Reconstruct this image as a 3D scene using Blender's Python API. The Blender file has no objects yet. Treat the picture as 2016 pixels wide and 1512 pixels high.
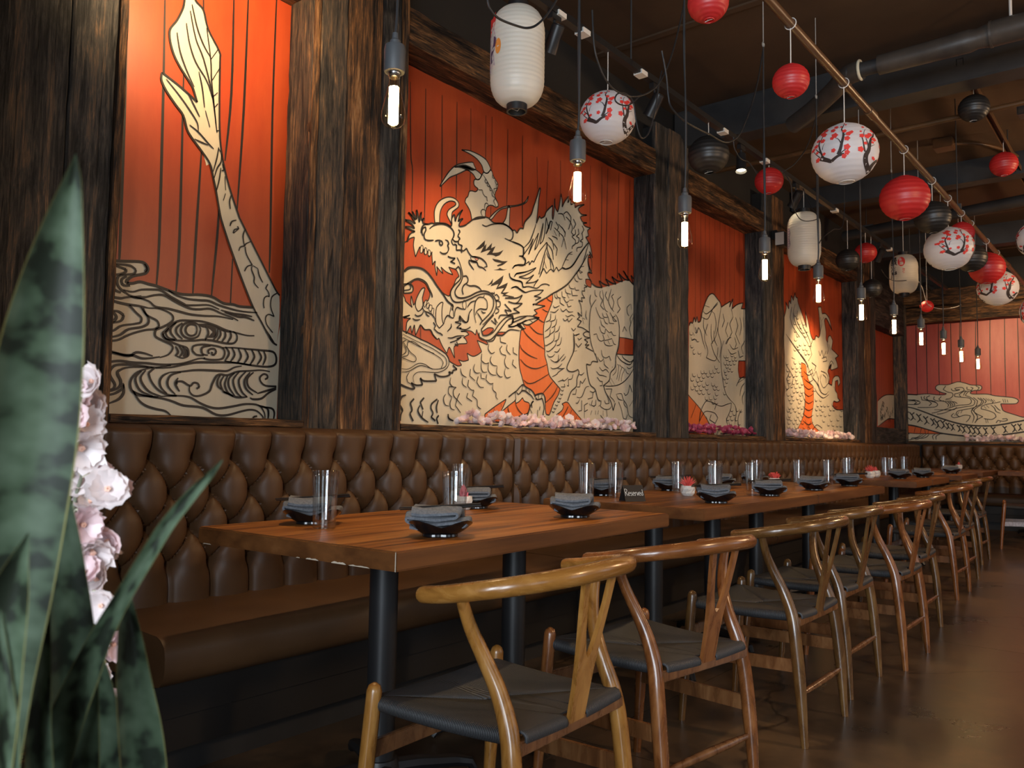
import bpy, bmesh, math, random
from mathutils import Vector, Matrix
from mathutils.geometry import tessellate_polygon, delaunay_2d_cdt

R = math.radians
PI = math.pi
scene = bpy.context.scene
COL = scene.collection
rng = random.Random(7)

# ------------------------------------------------------------------ camera
CAMZ = 1.03
F_PX, YAW, PITCH, ROLL = 1607.5, R(39.054), R(4.0056), R(0.8511)
fwd = Vector((-math.sin(YAW) * math.cos(PITCH), math.cos(YAW) * math.cos(PITCH), math.sin(PITCH)))
rt = Vector((math.cos(YAW), math.sin(YAW), 0))
up = rt.cross(fwd)
r2 = rt * math.cos(ROLL) + up * math.sin(ROLL)
u2 = r2.cross(fwd)
cam_d = bpy.data.cameras.new('camera')
cam = bpy.data.objects.new('camera', cam_d)
COL.objects.link(cam)
cam.matrix_world = Matrix(((r2.x, u2.x, -fwd.x, 0), (r2.y, u2.y, -fwd.y, 0), (r2.z, u2.z, -fwd.z, CAMZ), (0, 0, 0, 1)))
cam_d.sensor_fit = 'HORIZONTAL'
cam_d.sensor_width = 36.0
cam_d.lens = F_PX / 2016 * 36
cam_d.clip_start = 0.02
cam_d.dof.use_dof = True
cam_d.dof.focus_distance = 2.9
cam_d.dof.aperture_fstop = 9.5
scene.camera = cam

# ------------------------------------------------------------------ world, light, exposure
world = bpy.data.worlds.new('world'); scene.world = world
world.use_nodes = True
bgn = world.node_tree.nodes['Background']
bgn.inputs[0].default_value = (0.75, 0.87, 1.0, 1)
bgn.inputs[1].default_value = 1.0
scene.view_settings.view_transform = 'Standard'
scene.view_settings.look = 'None'
scene.view_settings.exposure = 0.0
scene.view_settings.gamma = 1.0
scene.view_settings.use_curve_mapping = False
scene.cycles.max_bounces = 6
scene.cycles.diffuse_bounces = 3
scene.cycles.glossy_bounces = 3
scene.cycles.transmission_bounces = 6
scene.cycles.transparent_max_bounces = 12
scene.cycles.sample_clamp_indirect = 4.0
scene.cycles.caustics_reflective = False
scene.cycles.caustics_refractive = False
scene.cycles.use_denoising = True

def area(name, loc, rot, sx, sy, power, col):
    d = bpy.data.lights.new(name, 'AREA'); d.shape = 'RECTANGLE'; d.size = sx; d.size_y = sy
    d.energy = power; d.color = col
    o = bpy.data.objects.new(name, d); COL.objects.link(o); o.location = loc; o.rotation_euler = rot
    return o
# daylight coming in through the shop windows behind the camera
WIN_POWER = 145
SIDE_POWER = 10
DAY = (0.80, 0.90, 1.0)
for wx in (0.55, 1.95):
    area('window_daylight', (wx, -2.46, 1.65), (R(90), 0, 0), 0.9, 2.0, WIN_POWER, DAY)
# daylight through the side windows along the right wall
for wy in (0.2, 4.0, 8.0):
    area('side_window_daylight', (3.42, wy, 1.7), (R(90), 0, R(90)), 1.6, 1.8, SIDE_POWER, DAY)
WARM = (1.0, 0.68, 0.36)
def spot(name, loc, target, power, angle, blend=0.95, col=WARM, size=0.03):
    d = bpy.data.lights.new(name, 'SPOT'); d.energy = power; d.color = col; d.spot_size = R(angle); d.spot_blend = blend
    d.shadow_soft_size = size
    o = bpy.data.objects.new(name, d); COL.objects.link(o); o.location = loc
    o.rotation_euler = (Vector(target) - Vector(loc)).to_track_quat('-Z', 'Y').to_euler()
    return o
TRACK_X, TRACK_Z = -2.15, 3.0
# track spotlights: (y along the track, aim point, power, cone); the heads are built further down
SPOTS = [(1.45, (-3.03, 1.60, 2.90), 115, 120), (2.92, (-3.0, 3.15, 1.60), 75, 75), (3.85, (-3.0, 3.95, 1.7), 60, 60),
         (6.0, (-3.0, 6.4, 1.9), 2, 70), (8.25, (-3.0, 8.8, 1.75), 260, 60), (5.0, (-2.0, 4.6, 0.76), 40, 70), (1.9, (-1.9, 2.1, 0.76), 90, 70),
         (10.2, (-1.0, 12.6, 2.2), 150, 80), (9.4, (-1.9, 9.6, 0.76), 30, 70)]
for sy, tg, pw, an in SPOTS:
    spot('track_spot_beam', Vector((TRACK_X, sy, TRACK_Z - 0.16)) + (Vector(tg) - Vector((TRACK_X, sy, TRACK_Z))).normalized() * 0.09, tg, pw, an)
# warm lights without fixtures, added off to the right to brighten ceiling and floor
for lx, ly, pw in ((1.6, 3.5, 120), (1.2, 8.0, 170)):
    d = bpy.data.lights.new('room_fill_light', 'POINT'); d.energy = pw; d.color = (1.0, 0.62, 0.32); d.shadow_soft_size = 0.12
    o = bpy.data.objects.new('room_fill_light', d); COL.objects.link(o); o.location = (lx, ly, 2.5)

# ------------------------------------------------------------------ materials
def nodes_of(m):
    m.use_nodes = True
    return m.node_tree.nodes, m.node_tree.links
def mat(name, col, rough=0.5, metal=0.0, spec=0.5, coat=0.0, emit=None, estr=0.0):
    m = bpy.data.materials.new(name); n, l = nodes_of(m); b = n['Principled BSDF']
    b.inputs['Base Color'].default_value = (*col, 1); b.inputs['Roughness'].default_value = rough
    b.inputs['Metallic'].default_value = metal; b.inputs['Specular IOR Level'].default_value = spec
    b.inputs['Coat Weight'].default_value = coat; b.inputs['Coat Roughness'].default_value = 0.12
    if emit:
        b.inputs['Emission Color'].default_value = (*emit, 1); b.inputs['Emission Strength'].default_value = estr
    return m
def ramp(n, stops):
    r = n.new('ShaderNodeValToRGB'); e = r.color_ramp.elements
    while len(e) < len(stops): e.new(0.5)
    for el, (p, c) in zip(e, stops):
        el.position = p; el.color = (*c, 1)
    return r
def noisy(name, stops, scale=(1, 1, 1), nscale=5.0, detail=6.0, rough=0.5, bump=0.0, distort=0.0, coat=0.0, spec=0.5, rand=True, noise_rough=0.6, rough2=None, fine=0.0):
    """noise stretched along the grain, coloured by a ramp; per-object offset so alike pieces differ"""
    m = bpy.data.materials.new(name); n, l = nodes_of(m); b = n['Principled BSDF']
    tc = n.new('ShaderNodeTexCoord'); mp = n.new('ShaderNodeMapping'); mp.inputs['Scale'].default_value = scale
    l.new(tc.outputs['Object'], mp.inputs['Vector'])
    vec = mp.outputs['Vector']
    if rand:
        oi = n.new('ShaderNodeObjectInfo'); mu = n.new('ShaderNodeMath'); mu.operation = 'MULTIPLY'; mu.inputs[1].default_value = 37.0
        l.new(oi.outputs['Random'], mu.inputs[0])
        ad = n.new('ShaderNodeVectorMath'); ad.operation = 'ADD'; l.new(vec, ad.inputs[0]); l.new(mu.outputs[0], ad.inputs[1]); vec = ad.outputs[0]
    t = n.new('ShaderNodeTexNoise'); t.inputs['Scale'].default_value = nscale; t.inputs['Detail'].default_value = detail
    t.inputs['Roughness'].default_value = noise_rough; t.inputs['Distortion'].default_value = distort
    l.new(vec, t.inputs['Vector'])
    r = ramp(n, stops); l.new(t.outputs['Fac'], r.inputs['Fac']); l.new(r.outputs['Color'], b.inputs['Base Color'])
    b.inputs['Roughness'].default_value = rough; b.inputs['Coat Weight'].default_value = coat; b.inputs['Specular IOR Level'].default_value = spec
    b.inputs['Coat Roughness'].default_value = 0.15
    if rough2 is not None:
        mr = n.new('ShaderNodeMapRange'); l.new(t.outputs['Fac'], mr.inputs['Value']); mr.inputs['To Min'].default_value = rough; mr.inputs['To Max'].default_value = rough2
        l.new(mr.outputs[0], b.inputs['Roughness'])
    if bump:
        bp = n.new('ShaderNodeBump'); bp.inputs['Strength'].default_value = bump; bp.inputs['Distance'].default_value = 0.01
        if fine:
            t2 = n.new('ShaderNodeTexNoise'); t2.inputs['Scale'].default_value = fine; t2.inputs['Detail'].default_value = 4; l.new(vec, t2.inputs['Vector'])
            l.new(t2.outputs['Fac'], bp.inputs['Height'])
        else:
            l.new(t.outputs['Fac'], bp.inputs['Height'])
        l.new(bp.outputs['Normal'], b.inputs['Normal'])
    return m
def barn(name, axis, tone):
    """weathered board: broad patches of char and bare wood, broken up by fine grain and cracks along the board"""
    m = bpy.data.materials.new(name); n, l = nodes_of(m); b = n['Principled BSDF']
    tc = n.new('ShaderNodeTexCoord'); oi = n.new('ShaderNodeObjectInfo'); mu = n.new('ShaderNodeMath'); mu.operation = 'MULTIPLY'; mu.inputs[1].default_value = 41.0
    l.new(oi.outputs['Random'], mu.inputs[0])
    def tex(a, g, nscale, det, rough, dist):
        sc = {'z': (a, a, g), 'y': (a, g, a), 'x': (g, a, a)}[axis]
        mp = n.new('ShaderNodeMapping'); mp.inputs['Scale'].default_value = sc; l.new(tc.outputs['Object'], mp.inputs['Vector'])
        ad = n.new('ShaderNodeVectorMath'); ad.operation = 'ADD'; l.new(mp.outputs[0], ad.inputs[0]); l.new(mu.outputs[0], ad.inputs[1])
        t = n.new('ShaderNodeTexNoise'); t.inputs['Scale'].default_value = nscale; t.inputs['Detail'].default_value = det
        t.inputs['Roughness'].default_value = rough; t.inputs['Distortion'].default_value = dist; l.new(ad.outputs[0], t.inputs['Vector']); return t.outputs['Fac']
    patch = tex(16, 2.4, 1.0, 8, .66, .7); grain = tex(110, 6.0, 1.0, 6, .70, .4); crack = tex(40, 1.6, 1.0, 5, .6, 1.0)
    def math_(op, x, y):
        q = n.new('ShaderNodeMath'); q.operation = op
        for k, v in enumerate((x, y)):
            if isinstance(v, (int, float)): q.inputs[k].default_value = v
            else: l.new(v, q.inputs[k])
        return q.outputs[0]
    f = math_('ADD', math_('MULTIPLY', patch, .52), math_('MULTIPLY', grain, .48))
    st = {'dark': [(0.40, (.003, .003, .003)), (0.47, (.022, .022, .022)), (0.54, (.060, .056, .052)), (0.60, (.14, .095, .062)), (.66, (.34, .21, .13))],
          'brown': [(0.40, (.004, .003, .003)), (0.46, (.034, .020, .012)), (0.52, (.105, .050, .020)), (0.58, (.25, .120, .045)), (.66, (.46, .28, .14))],
          'grey': [(0.40, (.004, .004, .004)), (0.46, (.030, .027, .024)), (0.53, (.085, .062, .044)), (0.59, (.20, .115, .055)), (.66, (.40, .26, .15))]}[tone]
    r = ramp(n, st); l.new(f, r.inputs['Fac'])
    cr = ramp(n, [(.30, (.12, .12, .12)), (.40, (1, 1, 1))]); l.new(crack, cr.inputs['Fac'])
    mx = n.new('ShaderNodeMix'); mx.data_type = 'RGBA'; mx.blend_type = 'MULTIPLY'; mx.inputs[0].default_value = 1; l.new(r.outputs[0], mx.inputs[6]); l.new(cr.outputs[0], mx.inputs[7])
    l.new(mx.outputs[2], b.inputs['Base Color']); b.inputs['Roughness'].default_value = .66; b.inputs['Specular IOR Level'].default_value = .35
    h = math_('ADD', f, math_('MULTIPLY', cr.outputs[0], .35)); bp = n.new('ShaderNodeBump'); bp.inputs['Strength'].default_value = 1.0; bp.inputs['Distance'].default_value = .012
    l.new(h, bp.inputs['Height']); l.new(bp.outputs[0], b.inputs['Normal']); return m
BARN = {(a, t): barn('reclaimed_wood_%s_%s' % (a, t), a, t) for a in 'xyz' for t in ('dark', 'brown', 'grey')}
M = {}
M['leather'] = noisy('brown_leather', [(0.3, (.072, .034, .0135)), (0.7, (.096, .046, .0185))], (1, 1, 1), 6, 3, rough=0.48, bump=0.05, fine=260, spec=0.42, rand=False)
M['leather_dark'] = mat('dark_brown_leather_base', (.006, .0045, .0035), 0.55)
M['button'] = mat('leather_button', (.035, .017, .008), 0.4)
M['black'] = mat('matt_black_metal', (.012, .012, .013), 0.42)
M['blackpaint'] = noisy('black_paint', [(0.3, (.008, .008, .008)), (0.7, (.018, .017, .016))], (1, 1, 1), 4, 4, rough=0.55)
M['table'] = noisy('table_wood', [(0.36, (.070, .022, .004)), (0.45, (.21, .070, .012)), (0.53, (.31, .112, .020)), (0.66, (.43, .180, .040))], (8, .45, 8), 2.4, 7, rough=0.36, rough2=0.46, distort=0.9, coat=0.0, spec=0.32)
M['table_edge'] = noisy('table_edge_wood', [(0.30, (.085, .030, .009)), (0.6, (.165, .062, .018)), (0.75, (.22, .090, .030))], (5, .6, 9), 2.2, 5, rough=0.45, spec=0.35)
M['chip_and_highlight'] = mat('worn_wood_and_highlight', (.55, .45, .34), 0.7)  # pale bare wood of the chips, shared by the painted corner highlight
def chairwood(nm, a, b, c):
    return noisy(nm, [(0.30, a), (0.5, b), (0.72, c)], (3, 3, .8), 9, 5, rough=0.22, rough2=0.34, distort=0.8, coat=0.35)
M['honey'] = chairwood('honey_wood', (.155, .062, .012), (.30, .130, .026), (.44, .22, .058))
M['amber'] = chairwood('amber_wood', (.085, .028, .008), (.185, .062, .016), (.31, .125, .038))
M['olive'] = chairwood('olive_brown_wood', (.060, .026, .008), (.115, .052, .015), (.19, .10, .030))
def railwood(nm, a, b, c):
    return noisy(nm, [(0.30, a), (0.5, b), (0.72, c)], (9, 1.2, 22), 2.2, 5, rough=0.22, rough2=0.32, distort=0.6, coat=0.35)
M['honey_rail'] = railwood('honey_wood_bent', (.20, .080, .015), (.30, .130, .026), (.40, .19, .048))
M['amber_rail'] = railwood('amber_wood_bent', (.130, .042, .011), (.190, .064, .016), (.26, .10, .028))
M['olive_rail'] = railwood('olive_brown_wood_bent', (.085, .036, .010), (.120, .054, .015), (.16, .078, .023))
M['stretch'] = chairwood('stretcher_wood', (.075, .028, .010), (.145, .058, .020), (.23, .105, .040))
M['ceiling'] = noisy('dark_brown_ceiling', [(0.3, (.050, .027, .013)), (0.7, (.085, .048, .024))], (1, 1, 1), 1.2, 5, rough=0.7)
M['wallblack'] = noisy('black_wall', [(0.3, (.006, .006, .006)), (0.7, (.012, .011, .010))], (1, 1, 1), 2, 4, rough=0.7)
M['plaster'] = mat('warm_dark_plaster', (.10, .065, .045), 0.8)
M['steel'] = noisy('black_steel', [(0.3, (.014, .014, .015)), (0.7, (.035, .034, .034))], (1, 1, 1), 3, 5, rough=0.55)
M['brass'] = noisy('brown_pipe_paint', [(0.3, (.075, .036, .014)), (0.7, (.12, .060, .024))], (2, 2, 2), 3, 3, rough=0.36)
M['wrap'] = noisy('black_pipe_wrap', [(0.3, (.035, .030, .026)), (0.7, (.070, .058, .048))], (1, 1, 1), 6, 4, rough=0.42, bump=0.25)
M['white_string'] = mat('white_string', (.75, .72, .66), 0.8)
M['wire'] = mat('white_wire', (.62, .6, .56), 0.5)
M['cord'] = mat('black_cord', (.018, .018, .019), 0.55)
M['socket'] = mat('charcoal_socket', (.055, .058, .062), 0.55)
M['chrome'] = mat('steel_collar', (.5, .5, .5), 0.25, 1.0)
M['filament'] = mat('glowing_filament', (1, .8, .5), 0.5, emit=(1.0, 0.70, 0.34), estr=55)
M['lens'] = mat('lit_spot_lens', (1, .9, .7), 0.5, emit=(1.0, 0.84, 0.58), estr=16)
M['bowl'] = mat('glossy_black_ceramic', (.006, .006, .007), 0.2, coat=0.2)
M['napkin'] = noisy('grey_linen', [(0.35, (.100, .112, .130)), (0.65, (.150, .162, .182))], (1, 1, 1), 160, 2, rough=0.9, bump=0.15)
M['chop'] = mat('dark_chopstick', (.012, .008, .006), 0.35)
M['pot'] = noisy('white_faceted_ceramic', [(0.35, (.62, .60, .56)), (0.65, (.78, .76, .72))], (1, 1, 1), 30, 4, rough=0.5)
M['coral'] = mat('coral_succulent', (.72, .10, .085), 0.5)
M['pink'] = mat('pink_succulent', (.70, .16, .22), 0.5)
M['card'] = mat('black_card', (.012, .010, .009), 0.6)
M['chalk'] = mat('chalk_writing', (.78, .77, .72), 0.8)
M['soil'] = noisy('dark_soil', [(0.3, (.010, .007, .005)), (0.7, (.035, .024, .016))], (1, 1, 1), 60, 6, rough=0.9, bump=0.6)
M['planter'] = mat('black_planter', (.015, .015, .016), 0.5)
M['stem'] = mat('grey_green_stem', (.16, .17, .12), 0.6)
M['pedicel'] = mat('cream_pedicel', (.62, .58, .44), 0.6)
# cord seat: woven lines follow the UV
def cordmat():
    m = bpy.data.materials.new('black_paper_cord'); n, l = nodes_of(m); b = n['Principled BSDF']
    uv = n.new('ShaderNodeUVMap'); w = n.new('ShaderNodeTexWave'); w.wave_type = 'BANDS'; w.bands_direction = 'X'; w.inputs['Scale'].default_value = 32; w.inputs['Distortion'].default_value = 0.35
    l.new(uv.outputs[0], w.inputs['Vector'])
    r = ramp(n, [(0.0, (.010, .011, .012)), (1.0, (.050, .053, .058))]); l.new(w.outputs['Fac'], r.inputs['Fac']); l.new(r.outputs[0], b.inputs['Base Color'])
    bp = n.new('ShaderNodeBump'); bp.inputs['Strength'].default_value = 0.6; bp.inputs['Distance'].default_value = 0.003
    l.new(w.outputs['Fac'], bp.inputs['Height']); l.new(bp.outputs[0], b.inputs['Normal']); b.inputs['Roughness'].default_value = 0.55
    return m
M['cordseat'] = cordmat()
def floormat():
    m = bpy.data.materials.new('polished_brown_concrete'); n, l = nodes_of(m); b = n['Principled BSDF']
    tc = n.new('ShaderNodeTexCoord')
    t = n.new('ShaderNodeTexNoise'); t.inputs['Scale'].default_value = 1.3; t.inputs['Detail'].default_value = 9; t.inputs['Roughness'].default_value = .65
    l.new(tc.outputs['Object'], t.inputs['Vector'])
    r = ramp(n, [(0.36, (.024, .018, .013)), (0.5, (.062, .040, .024)), (0.62, (.125, .078, .042))]); l.new(t.outputs['Fac'], r.inputs['Fac'])
    v = n.new('ShaderNodeTexVoronoi'); v.feature = 'DISTANCE_TO_EDGE'; v.inputs['Scale'].default_value = 0.8
    t3 = n.new('ShaderNodeTexNoise'); t3.inputs['Scale'].default_value = 3; t3.inputs['Detail'].default_value = 6
    l.new(tc.outputs['Object'], t3.inputs['Vector'])
    mx = n.new('ShaderNodeMix'); mx.data_type = 'VECTOR'; mx.inputs['Factor'].default_value = .22; l.new(tc.outputs['Object'], mx.inputs[4]); l.new(t3.outputs['Color'], mx.inputs[5])
    l.new(mx.outputs[1], v.inputs['Vector'])
    cr = ramp(n, [(0.0, (.15, .15, .15)), (0.007, (1, 1, 1))]); l.new(v.outputs['Distance'], cr.inputs['Fac'])
    mm = n.new('ShaderNodeMix'); mm.data_type = 'RGBA'; mm.blend_type = 'MULTIPLY'; mm.inputs[0].default_value = 0.8
    l.new(r.outputs[0], mm.inputs[6]); l.new(cr.outputs[0], mm.inputs[7]); l.new(mm.outputs[2], b.inputs['Base Color'])
    mr = n.new('ShaderNodeMapRange'); l.new(t.outputs['Fac'], mr.inputs['Value']); mr.inputs['To Min'].default_value = .18; mr.inputs['To Max'].default_value = .42
    l.new(mr.outputs[0], b.inputs['Roughness'])
    return m
M['floor'] = floormat()
def paint(name, a, b_, scale=(1, 1, .25)):
    return noisy(name, [(0.32, a), (0.68, b_)], scale, 4.5, 8, rough=0.42, bump=0.03, rand=False, noise_rough=.7)
M['mural_red'] = paint('mural_red_paint', (.34, .042, .012), (.45, .072, .018))
M['mural_red2'] = paint('mural_red_paint_dark', (.33, .042, .013), (.43, .066, .018))
M['mural_rose'] = paint('mural_rose_paint', (.43, .066, .055), (.54, .115, .088))
M['mural_cream'] = paint('mural_cream_paint', (.56, .50, .37), (.64, .575, .44))
M['mural_orange'] = paint('mural_orange_paint', (.60, .115, .022), (.72, .16, .035))
M['mural_black'] = mat('mural_black_paint', (.012, .009, .008), 0.5)
M['mural_pink'] = mat('mural_pink_paint', (.55, .22, .18), 0.5)
def paper(name, col, trans=0.35, em=0):
    m = bpy.data.materials.new(name); n, l = nodes_of(m); n.remove(n['Principled BSDF'])
    d = n.new('ShaderNodeBsdfDiffuse'); d.inputs[0].default_value = (*col, 1)
    t = n.new('ShaderNodeBsdfTranslucent'); t.inputs[0].default_value = (*col, 1)
    g = n.new('ShaderNodeBsdfGlossy'); g.inputs['Roughness'].default_value = .45; g.inputs[0].default_value = (1, 1, 1, 1)
    m1 = n.new('ShaderNodeMixShader'); m1.inputs[0].default_value = trans; l.new(d.outputs[0], m1.inputs[1]); l.new(t.outputs[0], m1.inputs[2])
    m2 = n.new('ShaderNodeMixShader'); m2.inputs[0].default_value = .05; l.new(m1.outputs[0], m2.inputs[1]); l.new(g.outputs[0], m2.inputs[2])
    l.new(m2.outputs[0], n['Material Output'].inputs[0]); return m
M['paper_white'] = paper('white_lantern_paper', (.86, .84, .86))
M['paper_cream'] = paper('cream_lantern_cloth', (.93, .90, .80), .42)
M['paper_red'] = paper('red_lantern_paper', (.66, .030, .030), .3)
M['paper_black'] = paper('black_lantern_paper', (.020, .019, .018), .2)
M['print_red'] = mat('red_blossom_print', (.72, .045, .035), .7)
M['print_black'] = mat('black_branch_print', (.030, .018, .016), .7)
M['print_orange'] = mat('orange_print', (.85, .30, .05), .7)
M['print_purple'] = mat('purple_print', (.10, .05, .10), .7)
M['print_mauve'] = mat('pale_mauve_print', (.62, .50, .58), .7)
M['petal'] = paper('pale_pink_petal', (.95, .76, .78), .38)
M['petal2'] = paper('white_pink_petal', (.97, .88, .87), .38)
M['petal3'] = paper('magenta_petal', (.62, .10, .20), .35)
M['heart'] = mat('flower_heart', (.90, .55, .42), .7)
def glassmat(name, tint=(1, 1, 1), r=.02, ior=1.5):
    m = bpy.data.materials.new(name); n, l = nodes_of(m); n.remove(n['Principled BSDF'])
    t = n.new('ShaderNodeBsdfTransparent'); t.inputs[0].default_value = (*tint, 1)
    g = n.new('ShaderNodeBsdfGlossy'); g.inputs['Roughness'].default_value = r
    fr = n.new('ShaderNodeFresnel'); fr.inputs[0].default_value = ior
    mx = n.new('ShaderNodeMixShader'); l.new(fr.outputs[0], mx.inputs[0]); l.new(t.outputs[0], mx.inputs[1]); l.new(g.outputs[0], mx.inputs[2])
    ge = n.new('ShaderNodeNewGeometry'); mi = n.new('ShaderNodeMix'); mi.inputs[2].default_value = ior; mi.inputs[3].default_value = 1 / ior   # same reflection from inside and outside
    l.new(ge.outputs['Backfacing'], mi.inputs[0]); l.new(mi.outputs[0], fr.inputs[0])
    l.new(mx.outputs[0], n['Material Output'].inputs[0]); return m
M['bulbglass'] = glassmat('amber_bulb_glass', (1, .93, .80))
M['glass'] = glassmat('clear_glass', (.965, .975, .975), r=.02, ior=2.3)
def leafmat():
    m = bpy.data.materials.new('snake_plant_leaf'); n, l = nodes_of(m); b = n['Principled BSDF']
    uv = n.new('ShaderNodeUVMap'); sx = n.new('ShaderNodeSeparateXYZ'); l.new(uv.outputs[0], sx.inputs[0])
    tc = n.new('ShaderNodeTexCoord'); mp = n.new('ShaderNodeMapping'); mp.inputs['Scale'].default_value = (1.5, 40, 1); l.new(uv.outputs[0], mp.inputs[0])
    t = n.new('ShaderNodeTexNoise'); t.inputs['Scale'].default_value = 1.0; t.inputs['Detail'].default_value = 2.5; t.inputs['Roughness'].default_value = .5
    oi = n.new('ShaderNodeObjectInfo'); ad = n.new('ShaderNodeVectorMath'); mu = n.new('ShaderNodeMath'); mu.operation = 'MULTIPLY'; mu.inputs[1].default_value = 31
    l.new(oi.outputs['Random'], mu.inputs[0]); l.new(mp.outputs[0], ad.inputs[0]); l.new(mu.outputs[0], ad.inputs[1]); l.new(ad.outputs[0], t.inputs['Vector'])
    r = ramp(n, [(0.40, (.010, .015, .009)), (0.49, (.038, .060, .034)), (0.70, (.072, .104, .066))]); l.new(t.outputs['Fac'], r.inputs['Fac'])
    e = n.new('ShaderNodeMath'); e.operation = 'ABSOLUTE'; s = n.new('ShaderNodeMath'); s.operation = 'SUBTRACT'; s.inputs[1].default_value = .5
    l.new(sx.outputs['X'], s.inputs[0]); l.new(s.outputs[0], e.inputs[0])
    er = ramp(n, [(0.478, (0, 0, 0)), (0.49, (1, 1, 1))]); l.new(e.outputs[0], er.inputs['Fac'])
    mx = n.new('ShaderNodeMix'); mx.data_type = 'RGBA'; l.new(er.outputs[0], mx.inputs[0]); l.new(r.outputs[0], mx.inputs[6]); mx.inputs[7].default_value = (.16, .15, .05, 1)
    l.new(mx.outputs[2], b.inputs['Base Color']); b.inputs['Roughness'].default_value = .36
    return m
M['leaf'] = leafmat()

# ------------------------------------------------------------------ mesh helpers
class MB:
    def __init__(s): s.v = []; s.f = []; s.uv = None
    def add(s, vs, fs):
        k = len(s.v); s.v += [tuple(x) for x in vs]; s.f += [tuple(i + k for i in f) for f in fs]; return s
    def box(s, x0, x1, y0, y1, z0, z1, M_=None):
        v = [Vector((x, y, z)) for z in (z0, z1) for y in (y0, y1) for x in (x0, x1)]
        if M_ is not None: v = [M_ @ p for p in v]
        return s.add(v, [(0, 2, 3, 1), (4, 5, 7, 6), (0, 1, 5, 4), (2, 6, 7, 3), (0, 4, 6, 2), (1, 3, 7, 5)])
    def tube(s, pts, rad, n=10, caps=True, flat=1.0):
        pts = [Vector(p) for p in pts]
        if not hasattr(rad, '__len__'): rad = [rad] * len(pts)
        T = []
        for i in range(len(pts)):
            a = pts[max(0, i - 1)]; b = pts[min(len(pts) - 1, i + 1)]; T.append((b - a).normalized())
        ref = Vector((0, 0, 1)) if abs(T[0].z) < .9 else Vector((1, 0, 0))
        u = T[0].cross(ref).normalized(); vs = []
        for i, p in enumerate(pts):
            u = (u - T[i] * u.dot(T[i])).normalized(); w = T[i].cross(u)
            for k in range(n):
                a = 2 * PI * k / n; vs.append(p + (u * math.cos(a) + w * math.sin(a) * flat) * rad[i])
        fs = []
        for i in range(len(pts) - 1):
            for k in range(n):
                a = i * n + k; b = i * n + (k + 1) % n; fs.append((a, b, b + n, a + n))
        if caps:
            fs.append(tuple(range(n - 1, -1, -1))); fs.append(tuple(range((len(pts) - 1) * n, len(pts) * n)))
        return s.add(vs, fs)
    def lathe(s, prof, n=24, c=(0, 0, 0), close_ends=False):
        c = Vector(c); vs = []; fs = []
        for (r, z) in prof:
            for k in range(n):
                a = 2 * PI * k / n; vs.append(c + Vector((r * math.cos(a), r * math.sin(a), z)))
        for i in range(len(prof) - 1):
            for k in range(n):
                a = i * n + k; b = i * n + (k + 1) % n; fs.append((a, b, b + n, a + n))
        if close_ends:
            fs.append(tuple(range(n - 1, -1, -1))); fs.append(tuple(range((len(prof) - 1) * n, len(prof) * n)))
        return s.add(vs, fs)
    def grid(s, P):
        h = len(P); w = len(P[0]); return s.add([p for row in P for p in row], [(i * w + j, i * w + j + 1, (i + 1) * w + j + 1, (i + 1) * w + j) for i in range(h - 1) for j in range(w - 1)])
    def mesh(s, name, m, smooth=True, bevel=0):
        me = bpy.data.meshes.new(name); me.from_pydata(s.v, [], s.f); me.update()
        if bevel:
            bm = bmesh.new(); bm.from_mesh(me)
            ed = [e for e in bm.edges if len(e.link_faces) == 2 and e.calc_face_angle(0) > .5]
            bmesh.ops.bevel(bm, geom=ed, offset=bevel, segments=2, affect='EDGES', clamp_overlap=True); bm.to_mesh(me); bm.free()
        if s.uv:
            u = me.uv_layers.new(name='UVMap')
            for lp in me.loops: u.data[lp.index].uv = s.uv[lp.vertex_index]
        if m: me.materials.append(m)
        if smooth:
            for p in me.polygons: p.use_smooth = True
            try: me.set_sharp_from_angle(angle=R(38))
            except Exception: pass
        return me
def link(name, me, parent=None, loc=None):
    o = bpy.data.objects.new(name, me); COL.objects.link(o)
    if parent: o.parent = parent
    if loc is not None: o.location = loc
    return o
def obj(name, mb, m, parent=None, smooth=True, bevel=0, loc=None):
    return link(name, mb.mesh(name, m, smooth, bevel), parent, loc)
def tag(o, label=None, cat=None, group=None, kind=None):
    if label: o['label'] = label
    if cat: o['category'] = cat
    if group: o['group'] = group
    if kind: o['kind'] = kind
    return o
def thing(name, label, cat, loc=(0, 0, 0), rotz=0, group=None):
    o = bpy.data.objects.new(name, None); COL.objects.link(o); o.empty_display_size = .1
    o.location = loc; o.rotation_euler = (0, 0, rotz); return tag(o, label, cat, group)
def struct(name, loc=(0, 0, 0)):
    o = bpy.data.objects.new(name, None); COL.objects.link(o); o.location = loc; o['kind'] = 'structure'; return o
def copy_tree(o, parent=None):
    c = o.copy(); COL.objects.link(c)
    if parent: c.parent = parent
    for ch in list(o.children): copy_tree(ch, c)
    return c
def crom(pts, n=6):
    P = [Vector(p) for p in pts]; out = []
    if len(P) < 3: return P
    for i in range(len(P) - 1):
        a = P[max(0, i - 1)]; b = P[i]; c = P[i + 1]; d = P[min(len(P) - 1, i + 2)]
        for k in range(n):
            t = k / n; out.append(.5 * ((2 * b) + (c - a) * t + (2 * a - 5 * b + 4 * c - d) * t * t + (3 * b - a - 3 * c + d) * t ** 3))
    out.append(P[-1]); return out
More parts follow.
